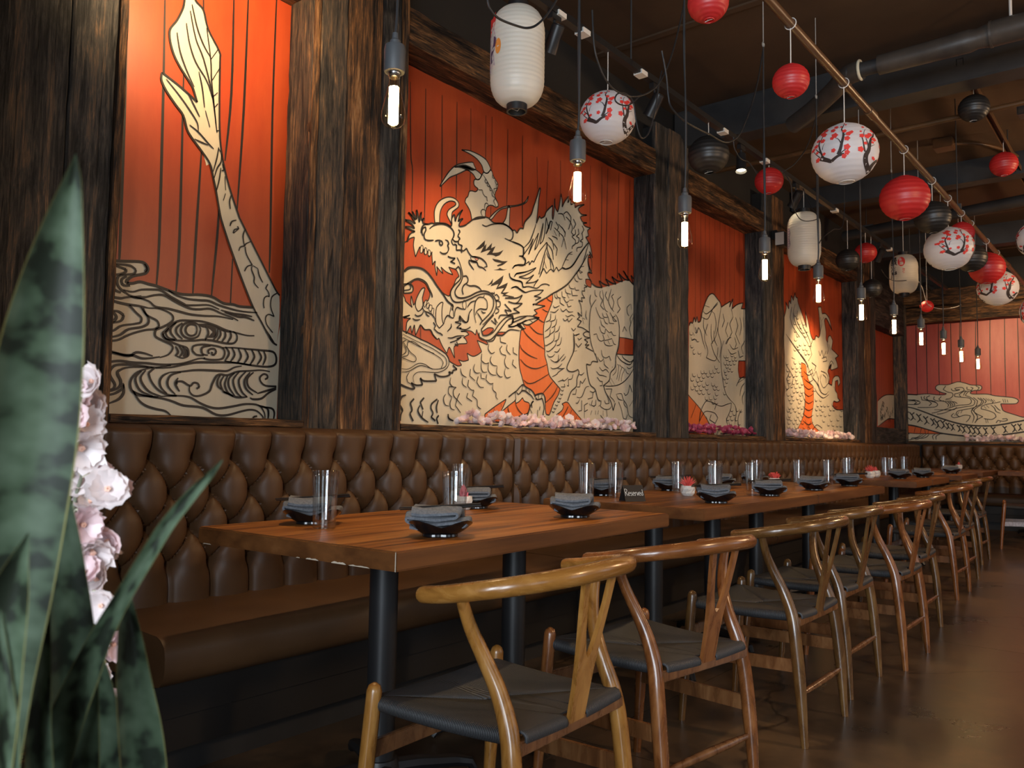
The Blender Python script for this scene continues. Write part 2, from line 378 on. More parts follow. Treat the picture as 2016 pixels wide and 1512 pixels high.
# ------------------------------------------------------------------ room shell
YB, YF, XR, ZC = 12.6, -2.5, 3.5, 3.6
WX, FX = -3.03, -2.85          # mural plane and front plane of the pillars
floor = struct('floor')
xs = [-3.2, -1.62, 0.35, 2.1, 3.6]; ys = [-2.7, 0.55, 2.42, 4.9, 7.3, 9.8, 12.8]
for i in range(len(xs) - 1):
    for j in range(len(ys) - 1):
        mb = MB().box(xs[i] + .002, xs[i + 1] - .002, ys[j] + .002, ys[j + 1] - .002, -.06, 0)
        obj('slab', mb, M['floor'], floor, smooth=False)
obj('subfloor', MB().box(-3.2, 3.6, -2.7, 12.8, -.12, -.06), M['soil'], floor, smooth=False)
ceil = struct('ceiling')
obj('ceiling_deck', MB().box(-3.2, 3.6, -2.7, 12.8, ZC, ZC + .1), M['ceiling'], ceil, smooth=False)
for k in range(7):            # shallow battens over the seams of the ceiling sheets
    y = .6 + 1.9 * k
    obj('seam_batten', MB().box(-2.9, 3.5, y, y + .05, ZC - .012, ZC), M['ceiling'], ceil, smooth=False)

def plank(y0, y1, z0, z1, xb, xf, axis='z', jit=.003, n=28, seed=None):
    """weathered board: chamfered 8-point section swept along its grain with uneven edges; (a,b) across/along, thickness xb..xf"""
    rr = random.Random(seed if seed is not None else int((y0 * 977 + z0 * 131 + xf * 71) * 1000))
    L0, L1 = (z0, z1) if axis == 'z' else (y0, y1)
    W0, W1 = (y0, y1) if axis == 'z' else (z0, z1)
    c = min(.006, (W1 - W0) * .15); vs = []; fs = []
    n = max(4, min(n, int((L1 - L0) / .07)))
    for i in range(n + 1):
        t = L0 + (L1 - L0) * i / n
        a = W0 + rr.uniform(-jit, jit) * .6; b = W1 + rr.uniform(-jit, jit) * .6; f = xf + rr.uniform(-jit, jit); g = xf + rr.uniform(-jit, jit)
        ring = [(xb, a), (f - c, a), (f, a + c), ((f + g) / 2 + rr.uniform(-jit, jit), (a * 2 + b) / 3), ((f + g) / 2 + rr.uniform(-jit, jit), (a + 2 * b) / 3), (g, b - c), (g - c, b), (xb, b)]
        for x, w in ring: vs.append((x, w, t) if axis == 'z' else (x, t, w))
    for i in range(n):
        for k in range(8):
            p, q = i * 8 + k, i * 8 + (k + 1) % 8; fs.append((p, q, q + 8, p + 8))
    fs.append(tuple(range(7, -1, -1))); fs.append(tuple(range(n * 8, n * 8 + 8)))
    return MB().add(vs, fs)
wl = struct('wall_left')
obj('wall_core', MB().box(-3.2, -3.046, -2.7, 12.8, 0, ZC), M['wallblack'], wl, smooth=False)
tr_up = struct('trim_1')       # black band above the beams
obj('wall_upper', MB().box(-3.045, -2.97, -2.5, 12.6, 3.16, ZC), M['wallblack'], tr_up, smooth=False)
PILS = [struct('trim_%d' % (k + 2)) for k in range(6)]   # the pillars
tr_h = struct('trim_8')        # header beams and sills
tr_l = struct('trim_9')        # low wall behind the banquette
def pplank(y0, y1, tone, d=0, z0=1.07, z1=3.36, par=None):
    obj('plank', plank(y0 + .001, y1 - .001, z0, z1, FX - .03, FX + d), BARN['z', tone], par)
PIL = [((.3, 1.30), [(-.2, .34, 'dark', 0), (.35, .74, 'dark', .004), (.745, 1.125, 'dark', 0), (1.128, 1.281, 'dark', -.004), (1.282, 1.312, 'brown', .008)]),
       ((2.13, 2.665), [(2.114, 2.149, 'brown', .006), (2.15, 2.303, 'grey', 0), (2.304, 2.503, 'brown', .004), (2.505, 2.645, 'dark', -.018), (2.646, 2.673, 'brown', .008)]),
       ((5.14, 5.65), [(5.119, 5.298, 'dark', 0), (5.30, 5.50, 'grey', .012), (5.503, 5.656, 'dark', -.008)]),
       ((7.14, 7.59), [(7.131, 7.322, 'dark', 0), (7.323, 7.60, 'brown', .006)]),
       ((9.96, 10.67), [(9.94, 10.18, 'dark', 0), (10.182, 10.43, 'brown', .01), (10.432, 10.68, 'dark', 0)])]
for ((c0, c1), pl), par in zip(PIL, PILS):
    obj('pillar_core', MB().box(-3.045, FX - .03, c0, c1, 1.07, 3.34), M['wallblack'], par, smooth=False)
    for y0, y1, tn, d in pl: pplank(y0, y1, tn, d, par=par)
# boards lining the sides of the pillars that face the entrance
def side_plank(y, tone, par):
    P = plank(WX, FX - .004, 1.09, 3.0, -y - .02, -y, 'z', jit=.0025, seed=int(y * 100))
    P.v = [(v[1], -v[0], v[2]) for v in P.v]; obj('plank', P, BARN['z', tone], par)
for (y, tn), par in zip(((2.113, 'grey'), (5.117, 'dark'), (7.112, 'dark'), (9.935, 'dark'), (12.20, 'grey')), PILS[1:]): side_plank(y, tn, par)
# header beams and sills of the painted bays
for y0, y1 in ((1.312, 2.114), (2.673, 5.119), (5.656, 7.131), (7.60, 9.94)):
    obj('header_beam', plank(y0 - .0, y1, 2.972, 3.155, -3.046, FX - .002, 'y', jit=.004, n=40), BARN['y', 'brown'], tr_h)
    obj('sill_board', plank(y0, y1, 1.074, 1.105, -3.046, FX + .012, 'y', jit=.003, n=44), BARN['y', 'brown'], tr_h)
# last narrow bay: boards above and below the small painted panel, corner post
obj('plank', plank(10.68, 12.2, 1.07, 1.275, -3.046, FX - .03, 'y'), BARN['y', 'dark'], PILS[5])
obj('plank', plank(10.68, 12.2, 2.57, 3.155, -3.046, FX - .03, 'y'), BARN['y', 'dark'], PILS[5])
obj('plank', plank(12.22, 12.44, 1.07, 3.36, -3.046, FX - .07), BARN['z', 'dark'], PILS[5])
# boards of the low wall end beside the banquette
for k, (z0, z1) in enumerate(((.0, .27), (.275, .55), (.555, .82), (.825, 1.062))):
    obj('plank', plank(-.2, 1.262, z0, z1, -3.046, -2.775 - .004 * (k % 2), 'y'), BARN['y', 'brown'], tr_l)
obj('wall_base', MB().box(-3.046, -2.83, 1.262, 12.6, 0, 1.065), M['wallblack'], tr_l, smooth=False)

wb = struct('wall_back'); tb = struct('trim_10')
obj('wall_core', MB().box(-3.2, 3.6, YB + .016, 12.8, 0, ZC), M['wallblack'], wb, smooth=False)
obj('wall_base', MB().box(-3.0, 3.5, 12.43, 12.615, 0, 1.085), M['wallblack'], tb, smooth=False)
def back_plank(x0, x1, z0, z1, yf, yb, axis, tone, jit=.004, name='plank'):
    P = plank(x0, x1, z0, z1, -yb, -yf, 'y' if axis == 'x' else 'z', jit=jit, n=40, seed=int(x0 * 50 + z0 * 9))
    P.v = [(v[1], -v[0], v[2]) for v in P.v]; obj(name, P, BARN[axis, tone], tb)
back_plank(-2.97, 3.4, 2.765, 2.985, 12.40, 12.6, 'x', 'brown', .012, 'lintel_log')
back_plank(-2.97, 3.4, 2.99, 3.22, 12.38, 12.6, 'x', 'brown', .016, 'lintel_log')
back_plank(-2.97, 3.4, 1.088, 1.118, 12.41, 12.6, 'x', 'brown', .003, 'sill_board')
for k in range(4): back_plank(1.0 + k * .5, 1.49 + k * .5, 1.12, 2.76, 12.43, 12.6, 'z', 'brown')

def holed(name, axis, c0, c1, lo, hi, holes, z0=0, z1=ZC):
    w = struct(name)
    edges = [lo] + [e for h in holes for e in h[:2]] + [hi]
    def put(a, b, p, q):
        if b - a > .001 and q - p > .001:
            obj('wall_panel', MB().box(*((a, b, c0, c1) if axis == 'x' else (c0, c1, a, b)), p, q), M['plaster'], w, smooth=False)
    for k in range(0, len(edges), 2): put(edges[k], edges[k + 1], z0, z1)
    for a, b, p, q in holes: put(a, b, z0, p); put(a, b, q, z1)
    return w
def winframe(name, axis, a, b, p, q, c):
    w = struct(name); t = .05
    def bar(u0, u1, v0, v1, nm):
        obj(nm, MB().box(*((u0, u1, c - .04, c + .04) if axis == 'x' else (c - .04, c + .04, u0, u1)), v0, v1), M['black'], w, smooth=False)
    bar(a, b, p, p + t, 'frame_rail'); bar(a, b, q - t, q, 'frame_rail'); bar(a, a + t, p + t, q - t, 'frame_stile'); bar(b - t, b, p + t, q - t, 'frame_stile')
    m = (a + b) / 2; bar(m - .02, m + .02, p + t, q - t, 'mullion')
fh = [(.10, 1.0, .65, 2.65), (1.5, 2.4, .65, 2.65)]
holed('wall_front', 'x', -2.62, -2.5, -3.2, 3.6, fh)
# unseen partition added left of the camera to block daylight from the bench end
wp = struct('wall_light_blocker'); obj('wall_panel', MB().box(-3.04, -.92, -.42, -.30, 0, ZC), M['plaster'], wp, smooth=False)
rh = [(-.6, 1.0, .8, 2.6), (3.2, 4.8, .8, 2.6), (7.2, 8.8, .8, 2.6)]
holed('wall_right', 'y', 3.5, 3.62, -2.62, 12.8, rh)
for k, (a, b, p, q) in enumerate(fh): winframe('window_%d' % (k + 1), 'x', a, b, p, q, -2.57)
for k, (a, b, p, q) in enumerate(rh): winframe('window_%d' % (k + 3), 'y', a, b, p, q, 3.57)

# ------------------------------------------------------------------ murals (flat paintings, laid out on the wall plane in millimetres)
MURALS = {}
MURALS['m1'] = '''l 0 7 1386,2688 1396,2314 1404,1771 1404,1677
l 0 7 1532,2753 1543,2365 1554,1802 1551,1605
l 0 7 1623,2470 1636,1819 1631,1592
l 0 7 1713,2190 1705,1833 1702,1597
l 0 7 1800,1965 1798,1852 1783,1598
l 0 7 1872,1772 1870,1581
l 0 7 1693,2825 1696,2766
l 0 7 1830,2886 1836,2467 1819,2174
l 0 7 1898,2917 1897,2420 1884,1984
l 0 7 2038,2979 2038,2467 2050,1904 2051,1743
c 1 0 1974,1584 1915,1696 1857,1817 1817,1909 1804,1946 1783,2033 1766,2094 1750,2142 1736,2131 1721,2176 1713,2183 1671,2222 1646,2253 1627,2305 1593,2338 1552,2381 1531,2417 1533,2446 1595,2422 1643,2400 1683,2378 1673,2404 1661,2432 1640,2457 1605,2495 1577,2536 1559,2586 1557,2630 1584,2679 1607,2741 1615,2784 1652,2800 1666,2786 1694,2766 1718,2696 1771,2624 1776,2580 1782,2382 1795,2227 1830,2098 1887,1965 1908,1929 2007,1784 2083,1673 2105,1652 2110,1534 2100,1432 2070,1449
l 9 6 2100,1432 2070,1449 2018,1523 1974,1584 1915,1696 1857,1817 1817,1909 1804,1946 1783,2033 1766,2094 1750,2142 1713,2183 1671,2222 1646,2253 1627,2305 1593,2338 1552,2381 1531,2417 1533,2446 1595,2422 1643,2400 1683,2378 1673,2404 1661,2432 1640,2457 1605,2495 1577,2536 1559,2586 1557,2630 1584,2679 1607,2741 1615,2784 1652,2800 1666,2786 1694,2766 1718,2696 1771,2624 1776,2580 1782,2382 1795,2227 1830,2098 1887,1965 1908,1929 2007,1784 2083,1673 2105,1652
c 1 0 1344,1685 1352,1681 1370,1675 1406,1676 1475,1687 1500,1684 1513,1667 1507,1650 1488,1640 1456,1628 1438,1611 1436,1598 1458,1601 1484,1611 1517,1608 1551,1605 1632,1590 1679,1591 1727,1598 1783,1598 1835,1579 1880,1580 1913,1576 1974,1581 2018,1529 2100,1432 2117,1535 2113,1102 1394,1082 1355,1142 1343,1492
l 9 8 1344,1685 1352,1681 1370,1675 1406,1676 1475,1687 1500,1684 1513,1667 1507,1650 1488,1640 1456,1628 1438,1611 1436,1598 1458,1601 1484,1611 1517,1608 1551,1605 1632,1590 1679,1591 1727,1598 1783,1598 1835,1579 1880,1580 1913,1576 1974,1581
l 9 4 1637,2741 1666,2636 1703,2565 1743,2448 1761,2362 1775,2280
l 9 4 1643,2770 1670,2683 1701,2623 1734,2583
l 9 4 1623,2683 1640,2606 1670,2539 1721,2480 1752,2411
l 9 4 1586,2629 1602,2558 1632,2493 1668,2435
l 9 4 1711,2700 1734,2577 1742,2487 1756,2400 1775,2280
l 9 4 1734,2574 1764,2628
l 9 4 1743,2488 1777,2557
l 9 4 1751,2424 1771,2448
l 9 4 1757,2377 1774,2402
l 9 4 1775,2288 1785,2292
l 9 4 1685,2506 1702,2446 1716,2366
l 9 4 1720,2355 1743,2293
l 9 4 1550,2427 1611,2376 1659,2328 1688,2292 1693,2258
l 9 4 1655,2275 1696,2256 1739,2224 1764,2208
l 9 4 1678,2224 1712,2219 1740,2217
l 9 4 1643,2400 1672,2358 1697,2321
l 9 4 1785,2221 1780,2176 1765,2113
l 9 4 1785,2217 1796,2204
l 9 4 1800,2199 1798,2162 1782,2131 1770,2085
l 9 4 1799,2139 1794,2088 1783,2036
l 9 4 1806,2157 1814,2133 1803,2127
l 9 4 1819,2108 1825,2050
l 9 4 1825,2037 1816,2005
l 9 4 1851,2036 1845,2008 1850,1977
l 9 4 1880,1937 1859,1926 1851,1906
l 9 4 1889,1899 1868,1878
l 9 4 1856,1918 1850,1905
l 9 4 1886,1912 1893,1902 1873,1895 1867,1878
l 9 4 1923,1908 1914,1876 1922,1836
l 9 4 1952,1860 1929,1846 1922,1836 1903,1826 1897,1809
l 9 4 1926,1833 1934,1801 1963,1761 1940,1751 1927,1728
l 9 4 1963,1758 1961,1740 1975,1712 1976,1687 1998,1667
l 9 4 1967,1759 1991,1751
l 9 4 1991,1751 1999,1722 2018,1694
l 9 4 2043,1692 2033,1672 2048,1656 2052,1638 2041,1639 2028,1628 2025,1603 2029,1585
l 9 4 2090,1659 2066,1640 2060,1608 2065,1584 2080,1555 2052,1561 2038,1544 2046,1514 2076,1484
l 9 6 1352,1669 1381,1660 1407,1654 1429,1650 1429,1639 1409,1628 1388,1622
l 9 6 1353,1660 1396,1663 1444,1666 1466,1654 1461,1639 1430,1629 1404,1619 1400,1594 1411,1575 1433,1562
l 9 6 1497,1681 1509,1666 1501,1652
l 9 6 1354,1637 1377,1641 1387,1635 1381,1618 1373,1603 1374,1585 1396,1565 1415,1560
l 9 6 1355,1608 1360,1625 1354,1634
l 9 6 1354,1582 1363,1557 1377,1541 1413,1538 1434,1544 1492,1558
l 9 6 1433,1624 1417,1610 1416,1594 1429,1588 1447,1591
l 9 6 1422,1571 1459,1569 1491,1582 1540,1590 1568,1591 1609,1572 1663,1552 1675,1548 1717,1554 1772,1562 1817,1551
l 9 6 1354,1535 1382,1526 1430,1519 1483,1519 1522,1516
l 9 6 1433,1562 1460,1548 1493,1550 1541,1568 1581,1574 1622,1558 1657,1546 1694,1537 1730,1539 1779,1548 1830,1535 1883,1524 1906,1515
l 9 6 1465,1551 1520,1543 1549,1525 1600,1524 1647,1519 1695,1514 1756,1516 1818,1522 1883,1518
l 9 6 1597,1596 1632,1581 1680,1574 1728,1576 1771,1579 1816,1568 1881,1559 1934,1557 1996,1561
l 9 6 1826,1549 1882,1542 1935,1543 1972,1541
l 9 6 1843,1542 1902,1532 1942,1534 1983,1525
l 9 6 1356,1483 1379,1486 1410,1488 1429,1477 1425,1460 1407,1448 1356,1437
l 9 6 1369,1482 1383,1468 1378,1449 1356,1444
l 9 6 1390,1485 1403,1468 1396,1452 1376,1441
l 9 6 1448,1517 1474,1493 1496,1475 1494,1456 1465,1447 1423,1436 1393,1414 1355,1405
l 9 6 1491,1517 1506,1498 1523,1478 1522,1456 1498,1440 1450,1426 1420,1402 1384,1390 1356,1395
l 9 6 1500,1513 1517,1488 1557,1472 1567,1451 1548,1438 1515,1431 1472,1415 1441,1399 1415,1383 1385,1376 1354,1376
l 9 6 1522,1516 1566,1519 1612,1506 1622,1485 1606,1466 1581,1450 1567,1443 1553,1433 1554,1411 1583,1398 1618,1385 1625,1369 1608,1345 1575,1331
l 9 6 1986,1461 1952,1458 1912,1462 1852,1470 1801,1484 1744,1492 1696,1489 1649,1483 1615,1462 1593,1437 1582,1425 1588,1409 1618,1396 1653,1386 1683,1380 1692,1364 1690,1347 1667,1337 1643,1343
l 9 6 1724,1455 1719,1438 1701,1429 1683,1434 1675,1450 1682,1467 1699,1475 1718,1472 1724,1455
l 9 6 1740,1460 1729,1430 1699,1418 1669,1424 1656,1447 1667,1471 1696,1483 1727,1478 1740,1460
l 9 6 1661,1476 1638,1454 1639,1432 1664,1412
l 9 6 1637,1476 1615,1451 1616,1429 1640,1407
l 9 6 1607,1447 1593,1429 1605,1411 1634,1406
l 9 6 1582,1425 1600,1405 1652,1405 1711,1411 1748,1418 1791,1420 1823,1417 1855,1415 1887,1418 1903,1434 1902,1455 1885,1468
l 9 6 1764,1474 1774,1447 1760,1419
l 9 6 1814,1471 1812,1445 1797,1423
l 9 6 1823,1473 1828,1447 1813,1422
l 9 6 1846,1469 1850,1444 1835,1419
l 9 6 1869,1469 1876,1446 1861,1418
l 9 6 1636,1381 1648,1360 1637,1342
l 9 6 1650,1383 1666,1362 1655,1341
l 9 6 1665,1381 1678,1363 1670,1343
l 9 6 1757,1356 1726,1356 1707,1371 1712,1389 1748,1399 1798,1400 1836,1395 1850,1379 1845,1355 1826,1345 1782,1341 1757,1345
l 9 6 1775,1358 1753,1361 1746,1378 1755,1390 1786,1397
l 9 6 1781,1364 1774,1375 1786,1385 1805,1386 1812,1373 1800,1360 1793,1365 1793,1374
l 9 6 1852,1400 1870,1375 1852,1341
l 9 6 1881,1400 1896,1372 1878,1341
l 9 6 1911,1400 1926,1368 1910,1338
l 9 6 1941,1400 1959,1369 1940,1337
l 9 6 1975,1400 1990,1371 1971,1337
l 9 6 2006,1400 2024,1371 2005,1339
l 9 6 2034,1400 2045,1373 2033,1339
l 9 6 1836,1395 1888,1400 1955,1401 2023,1402 2080,1401 2098,1378 2093,1347 2054,1334 1978,1334 1910,1338 1852,1341
l 9 6 1353,1343 1386,1338 1434,1329 1471,1330 1503,1322 1536,1325 1575,1334
l 9 6 1354,1332 1392,1333 1455,1326 1481,1342 1513,1342 1547,1334
l 9 6 1377,1213 1386,1231 1370,1256 1366,1276 1383,1296 1424,1305 1472,1303 1521,1305 1571,1304 1622,1308 1674,1318 1733,1340 1763,1345
l 9 6 1378,1195 1403,1201 1410,1217 1391,1247 1390,1268 1409,1288 1456,1294 1510,1293 1560,1292 1622,1305
l 9 6 1366,1186 1399,1193 1426,1208 1431,1229 1419,1254 1421,1268 1457,1284 1532,1290
l 9 6 1366,1177 1404,1181 1437,1203 1439,1224
l 9 6 1391,1146 1426,1163 1443,1188 1441,1219
l 9 6 1549,1291 1500,1274 1474,1251 1465,1226 1471,1200 1494,1183 1537,1180 1576,1179
l 9 6 1506,1274 1485,1249 1489,1222 1509,1197 1554,1181
l 9 6 1522,1278 1504,1250 1513,1224 1542,1196 1588,1182
l 9 6 1555,1289 1533,1268 1546,1237 1575,1206 1616,1189 1650,1188
l 9 6 1617,1277 1590,1261 1579,1239 1586,1215 1610,1194
l 9 6 1664,1281 1624,1267 1610,1241 1617,1217 1644,1193
l 9 6 1560,1289 1622,1297 1674,1312 1727,1325 1795,1331 1858,1336 1917,1338 1978,1334
l 9 6 1617,1277 1669,1284 1717,1293 1765,1297 1828,1299 1866,1302 1898,1319 1931,1327
l 9 6 1653,1258 1642,1238 1649,1221 1661,1205
l 9 6 1648,1232 1648,1243 1671,1245 1695,1233 1707,1231 1719,1243 1737,1241 1744,1227 1732,1220
l 9 6 1702,1230 1703,1208 1721,1192 1752,1194 1788,1213 1799,1242 1816,1275 1835,1285 1867,1284 1912,1302 1972,1310 2027,1317 2069,1314
l 9 6 1835,1282 1823,1261 1824,1238 1841,1224
l 9 6 1851,1280 1836,1250 1851,1216 1877,1206
l 9 6 1867,1281 1856,1246 1870,1214 1897,1198
l 9 6 1899,1295 1874,1270 1876,1235 1903,1202
l 9 6 1922,1303 1894,1266 1909,1220 1936,1197
l 9 6 1952,1305 1920,1267 1935,1221 1963,1199
l 9 6 1972,1304 1947,1269 1955,1234 1990,1209
l 9 6 1989,1305 1960,1276 1968,1241 2010,1219
l 9 6 2046,1279 2059,1286 2055,1298 2038,1301 2021,1286 2025,1268 2050,1252 2104,1252
l 9 6 2104,1246 2058,1231 2010,1216
l 9 6 2104,1240 2066,1222 2032,1196 1991,1191 1977,1197
l 9 6 1851,1216 1910,1196 1963,1199
l 9 6 1474,1198 1504,1186 1549,1178 1594,1174 1634,1165 1681,1151 1760,1146 1823,1120 1874,1120 1939,1138 1979,1146 2013,1141 2042,1118 2039,1106
l 9 6 1588,1182 1650,1188 1704,1185 1747,1165 1790,1150 1835,1146 1899,1157 1958,1169 2019,1166 2048,1137 2053,1106
l 9 6 2019,1166 2061,1155 2069,1131 2067,1107
l 9 6 2033,1160 2083,1156 2098,1138 2095,1108
l 9 6 1994,1105 1997,1117 2014,1120
l 9 6 1477,1198 1500,1164 1528,1144 1567,1133 1607,1126 1631,1108
k 4 0 1726,1481 1794,1487 1859,1471 1892,1463 1846,1461 1808,1471 1809,1445 1797,1432 1772,1429 1793,1455 1776,1467 1745,1469
k 4 0 1674,1379 1692,1367 1690,1347 1673,1340 1684,1361
k 4 0 1433,1562 1465,1551 1493,1550 1530,1564 1492,1558 1460,1556'''
